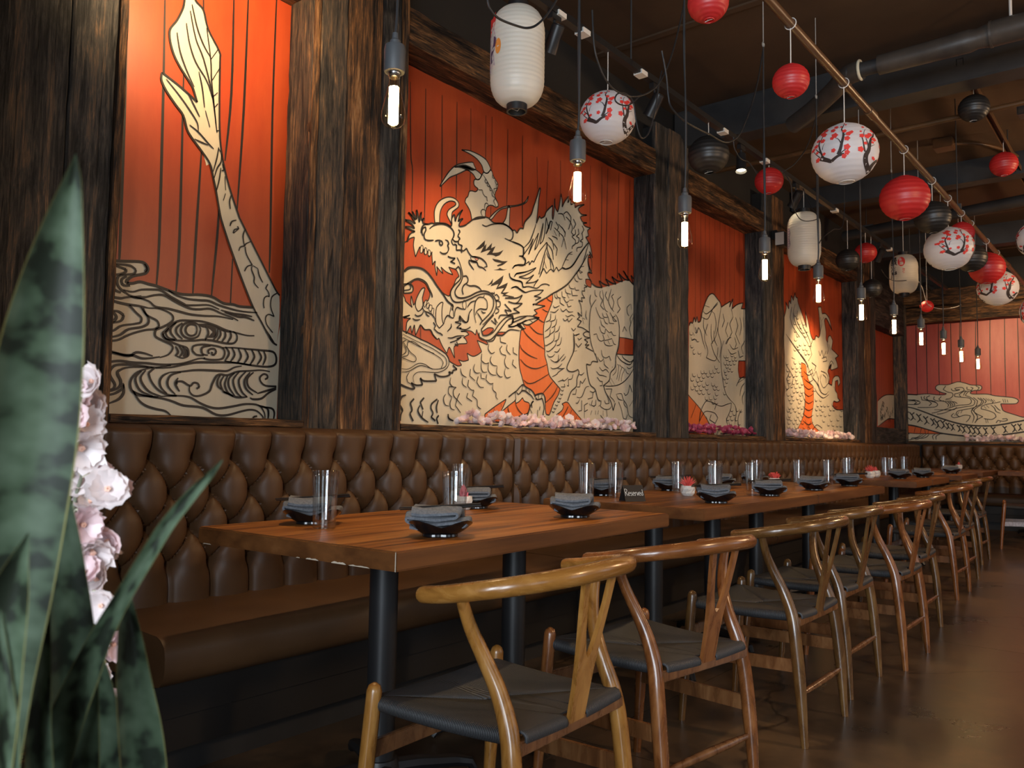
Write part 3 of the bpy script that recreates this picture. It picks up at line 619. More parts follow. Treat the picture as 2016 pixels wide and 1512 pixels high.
MURALS['m2'] = '''l 0 5 2857,2887 2873,2516 2888,2424 2890,2205
l 0 5 2970,2891 2980,2456 2984,2165
l 0 5 3095,2898 3105,2528 3106,2332
l 0 5 3214,2901 3221,2560 3222,2356
l 0 5 3328,2901 3335,2658
l 0 5 3334,2538 3333,2430
l 0 5 3458,2904 3463,2648
l 0 5 3513,2914 3518,2596
l 0 5 3516,2381 3516,2321
l 0 5 3659,2887 3662,2602 3660,2419
l 0 5 3801,2890 3803,2640 3810,2330
l 0 5 3802,2778 3812,2331
l 0 5 3947,2797 3958,2599
l 0 5 4065,2808 4049,2486
l 0 5 4198,2846 4203,2624
l 0 5 4547,2910 4545,2480
l 0 5 4550,2408 4547,2359
l 0 5 4688,2939 4691,2685 4685,2184 4689,2139
l 0 5 4765,2950 4756,2600 4747,2194 4748,2158
l 0 5 4915,2960 4905,2583 4900,2220 4902,2212
l 0 5 5067,2948 5056,2564 5044,2245 5048,2232
l 0 5 2881,2062 2879,1914
l 0 5 2975,2013 2973,1927
l 0 5 3114,1923 3114,1828
l 0 5 3214,1932 3210,1880
c 1 0 2862,2045 2872,2078 2891,2097 2912,2107 2890,2109 2842,2117 2876,2124 2909,2122 2889,2141 2839,2152 2879,2156 2913,2148 2888,2180 2863,2197 2893,2181 2913,2166 2903,2183 2890,2208 2910,2188 2920,2172 2924,2191 2921,2224 2931,2200 2943,2163 2946,2193 2955,2220 2953,2194 2959,2174 2973,2192 2966,2169 2976,2162 3011,2168 3031,2177 3056,2179 3064,2185 3092,2191 3144,2198 3181,2190 3188,2208 3185,2232 3198,2257 3208,2263 3212,2238 3215,2227 3232,2265 3272,2305 3249,2269 3239,2232 3255,2247 3275,2256 3250,2227 3245,2207 3256,2207 3294,2222 3327,2246 3382,2284 3440,2303 3492,2308 3541,2291 3620,2305 3657,2301 3689,2291 3714,2281 3714,2281 3733,2289 3756,2275 3784,2310 3811,2314 3816,2318 3832,2361 3890,2418 3914,2472 3935,2517 3973,2607 3982,2600 3967,2538 3961,2483 3945,2377 3976,2429 3988,2417 4028,2440 4049,2477 4112,2530 4109,2463 4116,2438 4128,2486 4134,2579 4139,2525 4166,2499 4185,2545 4202,2628 4215,2585 4216,2543 4246,2588 4289,2633 4278,2586 4310,2622 4314,2581 4359,2605 4363,2573 4400,2596 4470,2620 4408,2584 4400,2568 4434,2547 4501,2555 4438,2533 4426,2521 4451,2498 4502,2502 4456,2487 4485,2474 4549,2477 4511,2453 4524,2417 4491,2401 4525,2374 4551,2345 4574,2277 4539,2314 4552,2273 4522,2272 4523,2239 4554,2177 4537,2169 4530,2213 4571,2169 4522,2169 4523,2146 4568,2110 4568,2101 4626,2087 4698,2093 4788,2119 4876,2145 4965,2179 5048,2200 5115,2179 5129,2220 5153,2214 5152,1110 2846,1097 2839,1307 2843,1583 2844,1687 2837,1889 2865,1908 2856,2032 2861,2046
c 1 5 3091,2393 3116,2431 3156,2486 3203,2533 3251,2561 3345,2596 3363,2584 3380,2566 3352,2551 3307,2542 3253,2510 3210,2485 3168,2461 3126,2422 3099,2395
c 1 5 3203,2528 3252,2552 3296,2564 3352,2562 3392,2558 3430,2546 3416,2521 3399,2509 3382,2510 3359,2529 3324,2539 3291,2541 3246,2539
c 1 5 3257,2641 3315,2655 3372,2657 3424,2653 3466,2643 3496,2617 3506,2600 3491,2578 3477,2568 3456,2565 3441,2579 3429,2601 3390,2625 3344,2636 3299,2640
c 1 5 3399,2509 3416,2521 3433,2547 3447,2565 3477,2567 3506,2596 3521,2588 3531,2567 3552,2549 3574,2529 3569,2501 3554,2477 3549,2444 3577,2417 3580,2398 3559,2388 3532,2391 3502,2385 3479,2368 3468,2338 3466,2306 3440,2296 3354,2266 3348,2284 3342,2305 3325,2328 3293,2355 3301,2378 3317,2393 3328,2423 3350,2432 3378,2434 3395,2447 3401,2458 3372,2467 3364,2484 3371,2503
c 1 5 3061,2180 3054,2243 3073,2291 3108,2325 3160,2350 3208,2354 3241,2339 3242,2316 3215,2293 3194,2275 3189,2255 3188,2208 3158,2241 3152,2258 3168,2284 3209,2312 3221,2326 3209,2336 3171,2330 3130,2304 3105,2269 3096,2237 3095,2188
c 1 5 3498,2306 3557,2361 3617,2400 3673,2422 3742,2442 3807,2469 3840,2493 3865,2530 3856,2499 3827,2473 3768,2446 3679,2415 3617,2391 3569,2357 3522,2307
c 1 5 3620,2303 3653,2344 3670,2417 3679,2425 3689,2417 3687,2360 3685,2297
l 9 3.5 3436,2548 3463,2529 3493,2502 3524,2474 3549,2444 3568,2421
l 9 3.5 3463,2529 3454,2515 3464,2504 3478,2514
l 9 3.5 3478,2512 3476,2493 3493,2492 3499,2503
l 9 3.5 3499,2493 3500,2472 3515,2474
l 9 3.5 3518,2470 3521,2449 3540,2440
l 9 3.5 3549,2440 3534,2417 3556,2392
l 9 3.5 3401,2450 3433,2458 3442,2438 3460,2426 3473,2428 3478,2403
l 9 3.5 3521,2573 3522,2553 3535,2550
l 9 3.5 3543,2543 3553,2525 3565,2526 3556,2514 3560,2499 3535,2491 3539,2470
l 9 3.5 3456,2347 3458,2379 3475,2391 3493,2381
l 9 3.5 3440,2304 3427,2325 3433,2342 3450,2348 3468,2342
l 9 6 2862,2045 2872,2078 2891,2097 2912,2107 2890,2109 2842,2117 2876,2124 2909,2122 2889,2141 2839,2152 2879,2156 2913,2148 2888,2180 2863,2197 2893,2181 2913,2166 2903,2183 2890,2208 2910,2188 2920,2172 2924,2191 2921,2224 2931,2200 2943,2163 2946,2193 2955,2220 2953,2194 2959,2174 2973,2192 2966,2169 2976,2162 3011,2168 3031,2177 3056,2179 3064,2185 3092,2191 3144,2198 3181,2190 3188,2208 3185,2232 3198,2257 3208,2263 3212,2238 3215,2227 3232,2265 3272,2305 3249,2269 3239,2232 3255,2247 3275,2256 3250,2227 3245,2207 3256,2207 3294,2222 3327,2246 3382,2284 3440,2303 3492,2308 3541,2291 3620,2305 3657,2301 3689,2291 3714,2281
l 9 6 3714,2281 3733,2289 3756,2275 3784,2310 3811,2314 3816,2318 3832,2361 3890,2418 3914,2472 3935,2517 3973,2607 3982,2600 3967,2538 3961,2483 3945,2377 3976,2429 3988,2417 4028,2440 4049,2477 4112,2530 4109,2463 4116,2438 4128,2486 4134,2579 4139,2525 4166,2499 4185,2545 4202,2628 4215,2585 4216,2543 4246,2588 4289,2633 4278,2586 4310,2622 4314,2581 4359,2605 4363,2573 4400,2596 4470,2620 4408,2584 4400,2568 4434,2547 4501,2555 4438,2533 4426,2521 4451,2498 4502,2502 4456,2487 4485,2474 4549,2477 4511,2453 4524,2417 4491,2401 4525,2374 4551,2345 4574,2277 4539,2314 4552,2273 4522,2272 4523,2239 4554,2177 4537,2169 4530,2213 4571,2169 4522,2169 4523,2146 4568,2110
r 2 5 2863,2044 2881,2064 2912,2077 2906,2032 2922,1975 2943,2018 2952,2035 2959,2003 2972,2009 2982,2029 2985,2001 3000,2004 3012,2024 3015,1996 3027,1998 3042,2026 3042,2008 3049,1955 3059,1971 3069,1980 3067,1951 3081,1903 3085,1933 3080,1953 3100,1939 3129,1922 3113,1956 3153,1937 3206,1929 3173,1966 3205,1964 3232,1962 3251,1939 3257,1929 3233,1910 3215,1873 3192,1840 3185,1813 3167,1809 3130,1820 3083,1852 3041,1889 3000,1914 2951,1923 2902,1920 2865,1908 2842,1883 2835,1958 2840,2029
r 2 5 2844,1809 2848,1773 2897,1783 2909,1800 2906,1821 2891,1831 2928,1859 2967,1862 3002,1850 3023,1825 3034,1794 3020,1760 3005,1758 2991,1742 2978,1768 2996,1824 2974,1817 2946,1778 2925,1733 2916,1722 2903,1761 2898,1767 2897,1732 2907,1709 2861,1734 2856,1747 2841,1769
r 2 5 2841,1650 2892,1666 2849,1647 2898,1651 2872,1626 2869,1568 2899,1613 2909,1574 2926,1621 2936,1567 2968,1626 2977,1623 3000,1605 3040,1608 3063,1584 3093,1564 3108,1572 3135,1533 3172,1495 3184,1526 3196,1527 3221,1491 3234,1476 3226,1530 3244,1548 3269,1557 3325,1565 3331,1574 3318,1590 3302,1595 3324,1608 3346,1617 3323,1630 3279,1627 3329,1637 3368,1637 3401,1621 3410,1653 3420,1632 3441,1612 3488,1600 3508,1584 3502,1577 3461,1584 3415,1592 3435,1563 3456,1532 3417,1509 3378,1499 3333,1512 3347,1475 3303,1464 3265,1470 3291,1442 3260,1435 3223,1445 3195,1455 3185,1471 3161,1494 3101,1517 3030,1539 2979,1550 2901,1570 2844,1581
r 2 5 3456,1645 3506,1673 3547,1677 3557,1670 3540,1654 3507,1633 3467,1626
r 2 5 3585,1646 3609,1660 3666,1666 3638,1645 3582,1637
r 2 5 4929,1774 5020,1777 5123,1778 5119,1665 4890,1651 4916,1697
r 2 5 4499,2119 4548,2123 4568,2101 4561,2072 4520,2075 4499,2094
r 2 5 4529,2287 4545,2294 4570,2248 4567,2183 4534,2205 4521,2244
o 2 5 3492,1180 3585,1230 3679,1274 3669,1251 3625,1189 3691,1230 3769,1272 3762,1275 3772,1254 3800,1265 3835,1291 3852,1271 3895,1263 3905,1247 3905,1235 3886,1200 3828,1186 3771,1164 3765,1146 3622,1137 3492,1156
o 2 5 4176,1198 4241,1230 4259,1261 4240,1271 4299,1286 4353,1247 4462,1179 4393,1153 4198,1169 4173,1189
o 2 6 4062,1930 4125,1963 4126,1918 4085,1844 4044,1775 4035,1702 4051,1603 4052,1565 4077,1513 4100,1447 4150,1409 4220,1366 4195,1322 4153,1277 4112,1204 4091,1197 4069,1207 4061,1269 4053,1314 4032,1326 3991,1319 3957,1309 3937,1333 3890,1351 3850,1368 3826,1415 3802,1470 3794,1542 3796,1599 3798,1627 3810,1697 3842,1705 3825,1734 3881,1734 3924,1754 3981,1784 3927,1798 3970,1818 3936,1834 4049,1875 3946,1869 4000,1900
l 9 4 4059,1927 4083,1916 4119,1911
l 9 4 4018,1852 4050,1843 4078,1842
l 9 4 3930,1788 3975,1785 4016,1772 4044,1771
l 9 4 3884,1737 3935,1708 3977,1694 4032,1694
l 9 4 3823,1707 3856,1678 3916,1648 3985,1622 4047,1603
l 9 4 3802,1607 3819,1581 3872,1557 3919,1545 3973,1537
l 9 4 3804,1521 3854,1490 3920,1475 3988,1481 4077,1511
l 9 4 3836,1400 3876,1382 3922,1383 3989,1406 4093,1453
l 9 4 4032,1328 4094,1375 4136,1408
l 9 4 4065,1273 4124,1310 4159,1341 4187,1379
l 9 4 3762,1259 3782,1228 3815,1201 3847,1187
l 9 4 3691,1234 3706,1199 3750,1168
l 9 4 3569,1218 3569,1194
l 9 4 3630,1245 3634,1227
l 9 4 4242,1183 4278,1223 4307,1258
l 9 4 4309,1185 4349,1238
l 9 4 4385,1161 4400,1197
l 9 4 2968,1626 2971,1545
c 3 5 2978,1768 2996,1824 2974,1817 2950,1785 2932,1748 2931,1716 2948,1694 2967,1703 2984,1727
c 3 5 3080,1697 3086,1734 3116,1763 3134,1767 3127,1728 3129,1678 3140,1650 3110,1625 3084,1650
c 3 4 3188,1718 3200,1762 3211,1747 3220,1697 3207,1691 3188,1704
c 3 4 3288,1780 3296,1800 3313,1802 3319,1773 3311,1753 3294,1758
c 3 3.5 2991,1742 3000,1757 3012,1763 3010,1745 2999,1722 2991,1728
c 3 3.5 3011,1737 3020,1750 3030,1747 3026,1725 3014,1717
c 3 3.5 3026,1718 3035,1741 3051,1739 3049,1714 3034,1705
c 3 3.5 3044,1703 3054,1726 3066,1725 3062,1694 3052,1690
c 3 3.5 2955,2006 2956,2031 2966,2047 2976,2038 2972,2013 2963,2002
c 3 3.5 2985,2008 2989,2037 3001,2036 3005,2012 2995,2000
c 3 3.5 3012,2002 3014,2031 3027,2030 3032,2010 3025,1998
l 9 8 2844,1884 2865,1901 2903,1917 2960,1922 3000,1912 3041,1887 3083,1849 3130,1812 3168,1778 3211,1762 3203,1735
l 9 8 2844,1809 2881,1834 2928,1859 2967,1862 3002,1850 3023,1825 3044,1799 3049,1781
l 9 6 2957,2109 2961,2135 2978,2157 3007,2165
l 9 6 2970,2096 2962,2118 2971,2137 2988,2147 2991,2131 2979,2107 2982,2086 2995,2078
l 9 6 2995,2080 3015,2080 3050,2089
l 9 6 3063,2087 3091,2097 3116,2095 3120,2081 3107,2073 3094,2080 3096,2091
l 9 6 3137,2109 3158,2107 3166,2094 3159,2082 3167,2065 3157,2044
l 9 6 3100,2037 3118,2030 3144,2035 3162,2049
l 9 6 3018,2144 3043,2164 3093,2186 3145,2192 3182,2183 3204,2165 3205,2143 3190,2117 3195,2100 3209,2093
l 9 6 3195,2126 3216,2115 3243,2123
l 9 6 3209,2099 3228,2099 3228,2069 3261,2076 3272,2063
l 9 6 3241,2188 3255,2180 3237,2150 3256,2140 3243,2125 3244,2106 3274,2104 3266,2084 3283,2076 3310,2096 3327,2077 3356,2059 3395,2063
l 9 6 3160,2023 3187,2020 3219,2023 3193,2003 3182,1999 3220,1993
l 9 6 3235,2031 3257,2004 3278,1958 3281,1929 3266,1896 3229,1853 3225,1827 3247,1811 3290,1814 3345,1833 3401,1861 3458,1879 3511,1878 3547,1863 3571,1836 3572,1804 3549,1762 3491,1712 3457,1685
l 9 6 3221,1960 3247,1983 3264,1964 3268,1927 3255,1906 3218,1874 3192,1840 3190,1810 3210,1787 3242,1783 3296,1796 3351,1819 3407,1846 3464,1865 3511,1866 3541,1851 3551,1825 3543,1792 3514,1754 3451,1703 3434,1682
l 9 6 3287,1934 3314,1940 3329,1925 3321,1905 3294,1886 3281,1861 3290,1833
l 9 6 3315,1895 3343,1890 3388,1897 3423,1891 3443,1879
l 9 5 3467,1859 3459,1843 3424,1838 3396,1814 3386,1782 3384,1737 3400,1689
l 9 5 3459,1843 3488,1828 3495,1798 3484,1777 3432,1773 3404,1754 3393,1730
l 9 5 3409,1748 3433,1728 3457,1704
l 9 5 3444,1764 3458,1754 3481,1757
l 9 5 3325,1766 3352,1797 3391,1814
l 9 5 3223,1701 3227,1735 3243,1755 3275,1752 3308,1753
l 9 5 3140,1650 3150,1680 3170,1701 3197,1694 3218,1693
l 9 5 3364,1762 3342,1735 3327,1688 3305,1681 3277,1693 3263,1710 3272,1677
l 9 5 2925,1676 2944,1668 2973,1679 2987,1699
l 9 5 2909,1653 2930,1646 2964,1653
l 9 5 3004,1698 3012,1684 3032,1678
l 9 5 2976,1726 2992,1703 3037,1695 3068,1677 3078,1653
l 9 5 3552,1888 3555,1876 3528,1880
l 9 5 3556,1865 3577,1876 3598,1863 3595,1847 3568,1841
l 9 5 3571,1836 3602,1840 3611,1826 3602,1810 3572,1802
l 9 5 3576,1795 3597,1792 3594,1776 3567,1764
l 9 5 3061,1651 3079,1635 3068,1617 3098,1600 3116,1598 3134,1589
l 9 5 2977,1623 3000,1605 3040,1608 3063,1584 3093,1564
l 9 5 3198,1660 3198,1641 3169,1614
l 9 5 3228,1672 3259,1680 3264,1713 3309,1684 3334,1691 3340,1727
l 9 5 3228,1672 3278,1669 3241,1642 3279,1646 3266,1640 3317,1642 3354,1661
l 9 5 3173,1581 3206,1583 3249,1598 3305,1606
l 9 5 3192,1556 3243,1574 3280,1595 3243,1582
l 9 5 3229,1553 3257,1545 3244,1567
l 9 5 3532,1720 3574,1699 3559,1737 3587,1711
l 9 6 3427,1637 3434,1611 3474,1600 3528,1608 3582,1650 3630,1696 3678,1739 3721,1758 3736,1741 3715,1720 3686,1708 3737,1709 3855,1761
l 9 6 3552,1754 3492,1702 3446,1657 3460,1625 3500,1630 3554,1656 3601,1706 3657,1750 3699,1764 3732,1764 3726,1731 3795,1758 3857,1785
l 9 6 3508,1595 3552,1606 3582,1641 3631,1644 3680,1675 3716,1688 3796,1690
l 9 6 3598,1737 3610,1758 3646,1765 3728,1773 3728,1745
c 3 4 3795,1735 3841,1703 3803,1708 3774,1718
l 9 6 3356,2059 3395,2063 3441,2060 3477,2043 3486,2022
l 9 6 3344,2055 3353,2036 3396,2034 3414,2013 3449,2011 3478,1999
l 9 6 3331,2034 3337,2014 3375,1986
l 9 6 3331,2034 3362,2030 3396,2032
l 9 6 3460,2015 3489,2026
p 3 3 3381,2058 3416,2057 3402,2043 3387,2048
k 4 0 3386,2103 3416,2129 3468,2174 3463,2138 3480,2157 3475,2121 3530,2171 3522,2138 3560,2157 3534,2113 3588,2127 3634,2150 3601,2113 3571,2100 3535,2079 3590,2083 3626,2082 3676,2091 3627,2058 3584,2043 3628,2034 3671,2042 3628,2027 3546,2016 3585,2027 3603,2038 3575,2047 3621,2069 3560,2066 3535,2077 3565,2099 3529,2100 3482,2091 3516,2125 3493,2120 3429,2092 3457,2137 3423,2114
k 4 0 3467,1919 3504,1923 3544,1965 3539,1941 3527,1927 3638,2000 3623,1958 3588,1921 3679,1963 3661,1928 3631,1896 3693,1909 3656,1888 3738,1888 3725,1876 3653,1867 3693,1881 3625,1875 3644,1886 3613,1889 3643,1925 3570,1906 3593,1941 3522,1916 3539,1937 3504,1919
l 9 6 3653,1867 3757,1882 3815,1909 3789,1875 3751,1849 3682,1851
l 9 6 3751,1849 3816,1858 3771,1828 3733,1814 3791,1798 3734,1786 3677,1767
l 9 6 3651,1831 3683,1812 3714,1796 3652,1797 3677,1775
l 9 6 3439,2258 3471,2255 3524,2278 3596,2298 3658,2301 3709,2284 3719,2253 3704,2226 3679,2217 3642,2221
l 9 6 3679,2217 3736,2212 3788,2210 3821,2196 3822,2163 3812,2145 3780,2141
l 9 6 3812,2145 3839,2133 3840,2113 3823,2093
l 9 6 3718,2054 3740,2074 3791,2090 3843,2097
l 9 6 3738,2009 3754,2028 3792,2039 3851,2057
l 9 6 3690,2021 3697,1998 3729,1987 3806,1988 3820,1961 3846,1961
l 9 6 3711,1936 3755,1951 3794,1941 3847,1929
l 9 5 3822,2198 3880,2249 3914,2309 3941,2372
l 9 5 3716,2216 3784,2212 3818,2202 3820,2150 3779,2140
l 9 5 3819,2154 3840,2176 3881,2223 3915,2274 3895,2225 3871,2168 3916,2243 3968,2320 3931,2206 3966,2253 4014,2392 4007,2342 3984,2254 4023,2300 4046,2436 4074,2369 4088,2422 4045,2331 4066,2363 4091,2423 4110,2423 4092,2364
l 9 5 3806,2143 3841,2124 3821,2090 3746,2079 3720,2055
l 9 5 3841,2102 3876,2126 3883,2105 3904,2135 3925,2130 3974,2201 4053,2279 4061,2263 4025,2189 3977,2063
l 9 5 4053,2279 4065,2228 4092,2183 4101,2122
l 9 5 4051,2216 4077,2185 4100,2180 4127,2140 4131,2109
l 9 5 4030,2154 4056,2114
l 9 5 4068,2269 4114,2237 4126,2180
l 9 5 4071,2314 4116,2297 4129,2244
l 9 5 4128,2287 4167,2261 4156,2213
l 9 5 4108,2331 4158,2328 4166,2316
l 9 5 4130,2372 4157,2341
l 9 5 4134,2389 4188,2371 4188,2343
l 9 5 4148,2431 4179,2406 4164,2379
l 9 5 4175,2423 4226,2402 4250,2379
l 9 5 4214,2411 4254,2385 4247,2353
l 9 5 4188,2366 4235,2348 4268,2276
l 9 5 4239,2344 4213,2279
l 9 5 4170,2489 4224,2497 4249,2462
l 9 5 4232,2501 4271,2524 4316,2501 4312,2463 4289,2411
l 9 5 4260,2488 4304,2470 4333,2434 4322,2399 4354,2382
l 9 5 4344,2493 4373,2466 4345,2427
l 9 5 4366,2427 4370,2400 4338,2379 4330,2370 4371,2357 4367,2331 4335,2308 4335,2291
l 9 5 4402,2440 4411,2408 4379,2385 4412,2380 4404,2350 4371,2334
l 9 5 4448,2471 4469,2449 4440,2412
l 9 5 4448,2416 4457,2384 4424,2361 4453,2360 4446,2329 4392,2310 4388,2283
l 9 5 3995,2072 4027,2109 4057,2082 4101,2117 4131,2104 4161,2141 4185,2120 4231,2149 4278,2148 4357,2199 4422,2273 4525,2374
l 9 5 4219,2145 4253,2199 4292,2248 4336,2273
l 9 5 4257,2207 4293,2210
l 9 5 4300,2250 4336,2256
l 9 5 4525,2369 4496,2301 4456,2217 4383,2132
l 9 5 4444,2193 4473,2201
l 9 5 4415,2167 4457,2155
l 9 7 4525,2374 4479,2331 4422,2273 4357,2199 4310,2163 4254,2144 4223,2148
l 9 7 4517,2293 4454,2213 4376,2132 4286,2051 4190,1996 4125,1965 4055,1927 3959,1877
l 9 5 3735,2007 3763,2032 3841,2054 3894,2075 3947,2099 3901,2064 3835,2032 3780,2013 3862,2018 3925,2051 3895,2022 3849,1987 3929,2006 3973,2030 3943,2000 3926,1977
l 9 5 3687,2021 3700,1997 3745,1989 3803,1986 3820,1956 3876,1971 3957,1973 4005,2002 4053,2014 4089,2011
l 9 5 3708,1934 3746,1948 3791,1939 3837,1928 3897,1947 3957,1961 4026,1971 3985,1940 3931,1919 4003,1921 3945,1896
l 9 5 3983,2044 4010,2091 4042,2204
l 9 5 3959,1877 3918,1867 3935,1866
l 9 5 3720,1719 3725,1744 3750,1759 3814,1779 3913,1794 3988,1793 3881,1767 3802,1733 3726,1706 3689,1701
c 3 4 3815,1743 3881,1767 3924,1756 3881,1738 3848,1735
c 3 4 3770,1727 3815,1739 3855,1709 3816,1710 3790,1715
l 9 4 4147,1964 4147,1947 4173,1938
l 9 4 4165,1977 4176,1951 4213,1948
l 9 4 4223,1993 4228,1959 4265,1958
l 9 4 4260,2018 4272,1992 4325,1991
l 9 4 4301,2051 4317,2029 4363,2032
l 9 4 4366,2044 4378,2025 4417,2031
l 9 4 4332,2018 4340,1984 4402,1993
l 9 4 4280,1984 4303,1961
l 9 4 4361,2108 4377,2088 4408,2086
l 9 4 4392,2140 4416,2108 4455,2112
l 9 4 4407,2165 4431,2146 4454,2161
l 9 4 4442,2191 4466,2200
l 9 4 4202,1946 4206,1916 4251,1905
l 9 4 4243,1952 4273,1930 4303,1943
l 9 4 4303,1948 4352,1957
l 9 4 4281,1923 4296,1903 4330,1914
l 9 4 4130,1889 4149,1878 4199,1898
l 9 4 4207,1882 4237,1866 4274,1887
l 9 4 4274,1887 4304,1871 4350,1879
l 9 4 4099,1846 4149,1848 4189,1875
l 9 4 4157,1834 4150,1801 4093,1781
l 9 4 4106,1834 4100,1795 4051,1774
l 9 4 4172,1810 4158,1768 4115,1746
l 9 4 4115,1784 4101,1748 4045,1712
l 9 4 4205,1769 4188,1737 4152,1722
l 9 4 4151,1763 4144,1728 4088,1696
l 9 4 4101,1735 4095,1696 4043,1674
l 9 4 4202,1728 4189,1681 4146,1664
l 9 4 4144,1719 4138,1667 4061,1627 4050,1633
l 9 4 4225,1698 4211,1653 4171,1638
l 9 4 4171,1670 4153,1634 4090,1594 4062,1596
l 9 4 4212,1627 4183,1599 4147,1598
l 9 4 4267,1846 4290,1838 4335,1855 4370,1849
l 9 4 4238,1821 4260,1808 4297,1828
l 9 4 4282,1822 4305,1807 4343,1834
l 9 4 4333,1769 4360,1754 4382,1773
l 9 4 4073,1576 4090,1561 4126,1564 4154,1583
l 9 4 4105,1545 4155,1532 4191,1548 4194,1583
l 9 4 4155,1532 4184,1535 4220,1564 4257,1593
l 9 4 4221,1542 4257,1563 4272,1581
l 9 4 4109,1495 4135,1488 4192,1501 4235,1530
l 9 4 4178,1496 4221,1495 4262,1502
l 9 4 4125,1436 4178,1457 4193,1471 4258,1502
l 9 4 4190,1409 4237,1423 4260,1420 4304,1445
l 9 4 4237,1431 4260,1418
l 9 4 4357,1470 4342,1439 4304,1432 4309,1389 4290,1392
l 9 4 4224,1379 4268,1382 4260,1401
l 9 5 4480,2077 4512,2069 4480,2059 4484,2035 4453,2032 4457,2011 4485,1988 4445,1986 4458,1959 4414,1964 4442,1927 4451,1861 4404,1882 4428,1854 4397,1836 4448,1829 4402,1786 4460,1786 4541,1766
l 9 5 4541,1766 4500,1764 4469,1747 4493,1731 4549,1729 4485,1710 4526,1699 4494,1673 4542,1682 4502,1660 4591,1642
l 9 5 4623,1999 4563,1935 4547,1865 4545,1773 4566,1694 4599,1643 4616,1616
l 9 5 4557,2023 4546,1983 4562,1940
l 9 5 4869,1929 4905,1901 4924,1841 4924,1769 4916,1697 4881,1640
l 9 8 4568,2101 4626,2087 4698,2093 4659,2132 4719,2120 4788,2119 4744,2159 4814,2145 4876,2145 4822,2189 4893,2172 4965,2179 4910,2228 4984,2201 5048,2200 4974,2258 5058,2204 5115,2179 5081,2242 5129,2216
l 9 4 4606,2063 4611,2029 4636,2019
l 9 4 4677,2065 4669,2033 4703,2006 4678,1965 4721,1943
l 9 4 4698,2077 4715,2035 4712,1993 4738,1945 4773,1933
l 9 4 4754,2074 4737,2043 4772,2011
l 9 4 4814,2102 4797,2062 4780,2012 4807,1973 4851,1946
l 9 4 4845,2069 4819,2051 4850,2013 4829,1962
l 9 4 4944,2067 4899,2039 4904,2006 4936,1977 4896,1942
l 9 4 4620,1947 4645,1909 4679,1881 4722,1882
l 9 4 4700,1917 4722,1891 4773,1896
l 9 4 4751,1923 4782,1890 4791,1858 4852,1861
l 9 4 4799,1934 4834,1906 4887,1882 4852,1880 4830,1901 4869,1917
l 9 4 4722,1880 4739,1856 4774,1849
l 9 4 4680,1868 4697,1833 4740,1821
l 9 4 4668,1820 4689,1785 4732,1776 4748,1815
l 9 4 4748,1811 4792,1792 4818,1800 4844,1779 4880,1781
l 9 4 4594,1756 4631,1765 4656,1731 4690,1721 4724,1733
l 9 4 4710,1769 4732,1730 4775,1739 4827,1754
l 9 4 4766,1775 4792,1750
l 9 4 4724,1729 4741,1703 4793,1699 4841,1708
l 9 4 4775,1734 4801,1709
l 9 4 4831,1750 4854,1719 4880,1717
l 9 4 5069,2029 5027,1999 5032,1960 5056,1942
l 9 4 5078,2035 5088,1992
l 9 4 5107,1965 5070,1926 5079,1888 5061,1847 5090,1792
l 9 4 5079,1888 5112,1937
l 9 4 4969,1817 4992,1858 5024,1828
l 9 4 4506,1909 4499,1872 4515,1847
l 9 4 4459,1853 4491,1846
l 9 4 4459,1849 4476,1813
l 9 4 4356,1739 4368,1727 4426,1742 4383,1724
l 9 4 4360,1735 4372,1687 4366,1625 4339,1591
l 9 4 4384,1675 4415,1652 4454,1682
l 9 4 4407,1713 4422,1701 4454,1718
l 9 4 4369,1621 4400,1628
l 9 6 4616,1631 4650,1574 4584,1573 4560,1548 4512,1549 4529,1474 4562,1413 4620,1385 4653,1323 4687,1311
l 9 6 4360,1726 4362,1629 4325,1568 4288,1513 4303,1488 4356,1486 4414,1505 4426,1484 4403,1443 4396,1394 4336,1355 4299,1293
l 9 6 4924,1788 4916,1716 4881,1636 4873,1560 4812,1513 4796,1460 4723,1419 4754,1370 4815,1317 4850,1253 4876,1306
l 9 6 3699,1288 3736,1310 3773,1328 3805,1354 3833,1369 3863,1355 3910,1344 3944,1321 3954,1301 3957,1313 3991,1323 4032,1326 4057,1302 4061,1269
l 9 6 3941,1276 3912,1250 3886,1196 3871,1163
l 9 6 3773,1320 3793,1309 3825,1331 3857,1332 3890,1318 3917,1307 3944,1284
l 9 6 3935,1275 3918,1262 3925,1234
l 9 6 3958,1293 3978,1286 4026,1296 4040,1272 4048,1235 4038,1197 4056,1181
l 9 6 3768,1275 3760,1327
l 9 6 3983,1224 3980,1183
l 9 6 4006,1246 4000,1221
l 9 6 3906,1225 3926,1201
l 9 6 3833,1367 3821,1330
l 9 6 3860,1349 3867,1329
l 9 6 3890,1342 3903,1323
l 9 6 3958,1301 3978,1286
l 9 6 3991,1319 3988,1290
l 9 6 4025,1321 4019,1292
l 9 5 4719,1418 4796,1419 4901,1432 4991,1464 5064,1512 5120,1565
l 9 5 4899,1652 4971,1654 5119,1663
l 9 5 4890,1647 4953,1609 5064,1590 5119,1629
l 9 5 4962,1648 4989,1627 5073,1610 5119,1633
l 9 3 4839,1496 4882,1528 4882,1575
l 9 3 4892,1472 4909,1520 4918,1573 4900,1581
l 9 3 4919,1464 4936,1522 4963,1562 4927,1579
l 9 3 4955,1462 4963,1505 4999,1551 4963,1567
l 9 3 4796,1456 4831,1425
l 9 3 4817,1476 4866,1432
l 9 3 5008,1556 5027,1529 5064,1522
l 9 3 5027,1572 5064,1561 5110,1584
l 9 4 4691,1661 4708,1621 4751,1611 4794,1628 4816,1598
l 9 4 4645,1610 4683,1582 4725,1604
l 9 4 4725,1594 4734,1563 4786,1541
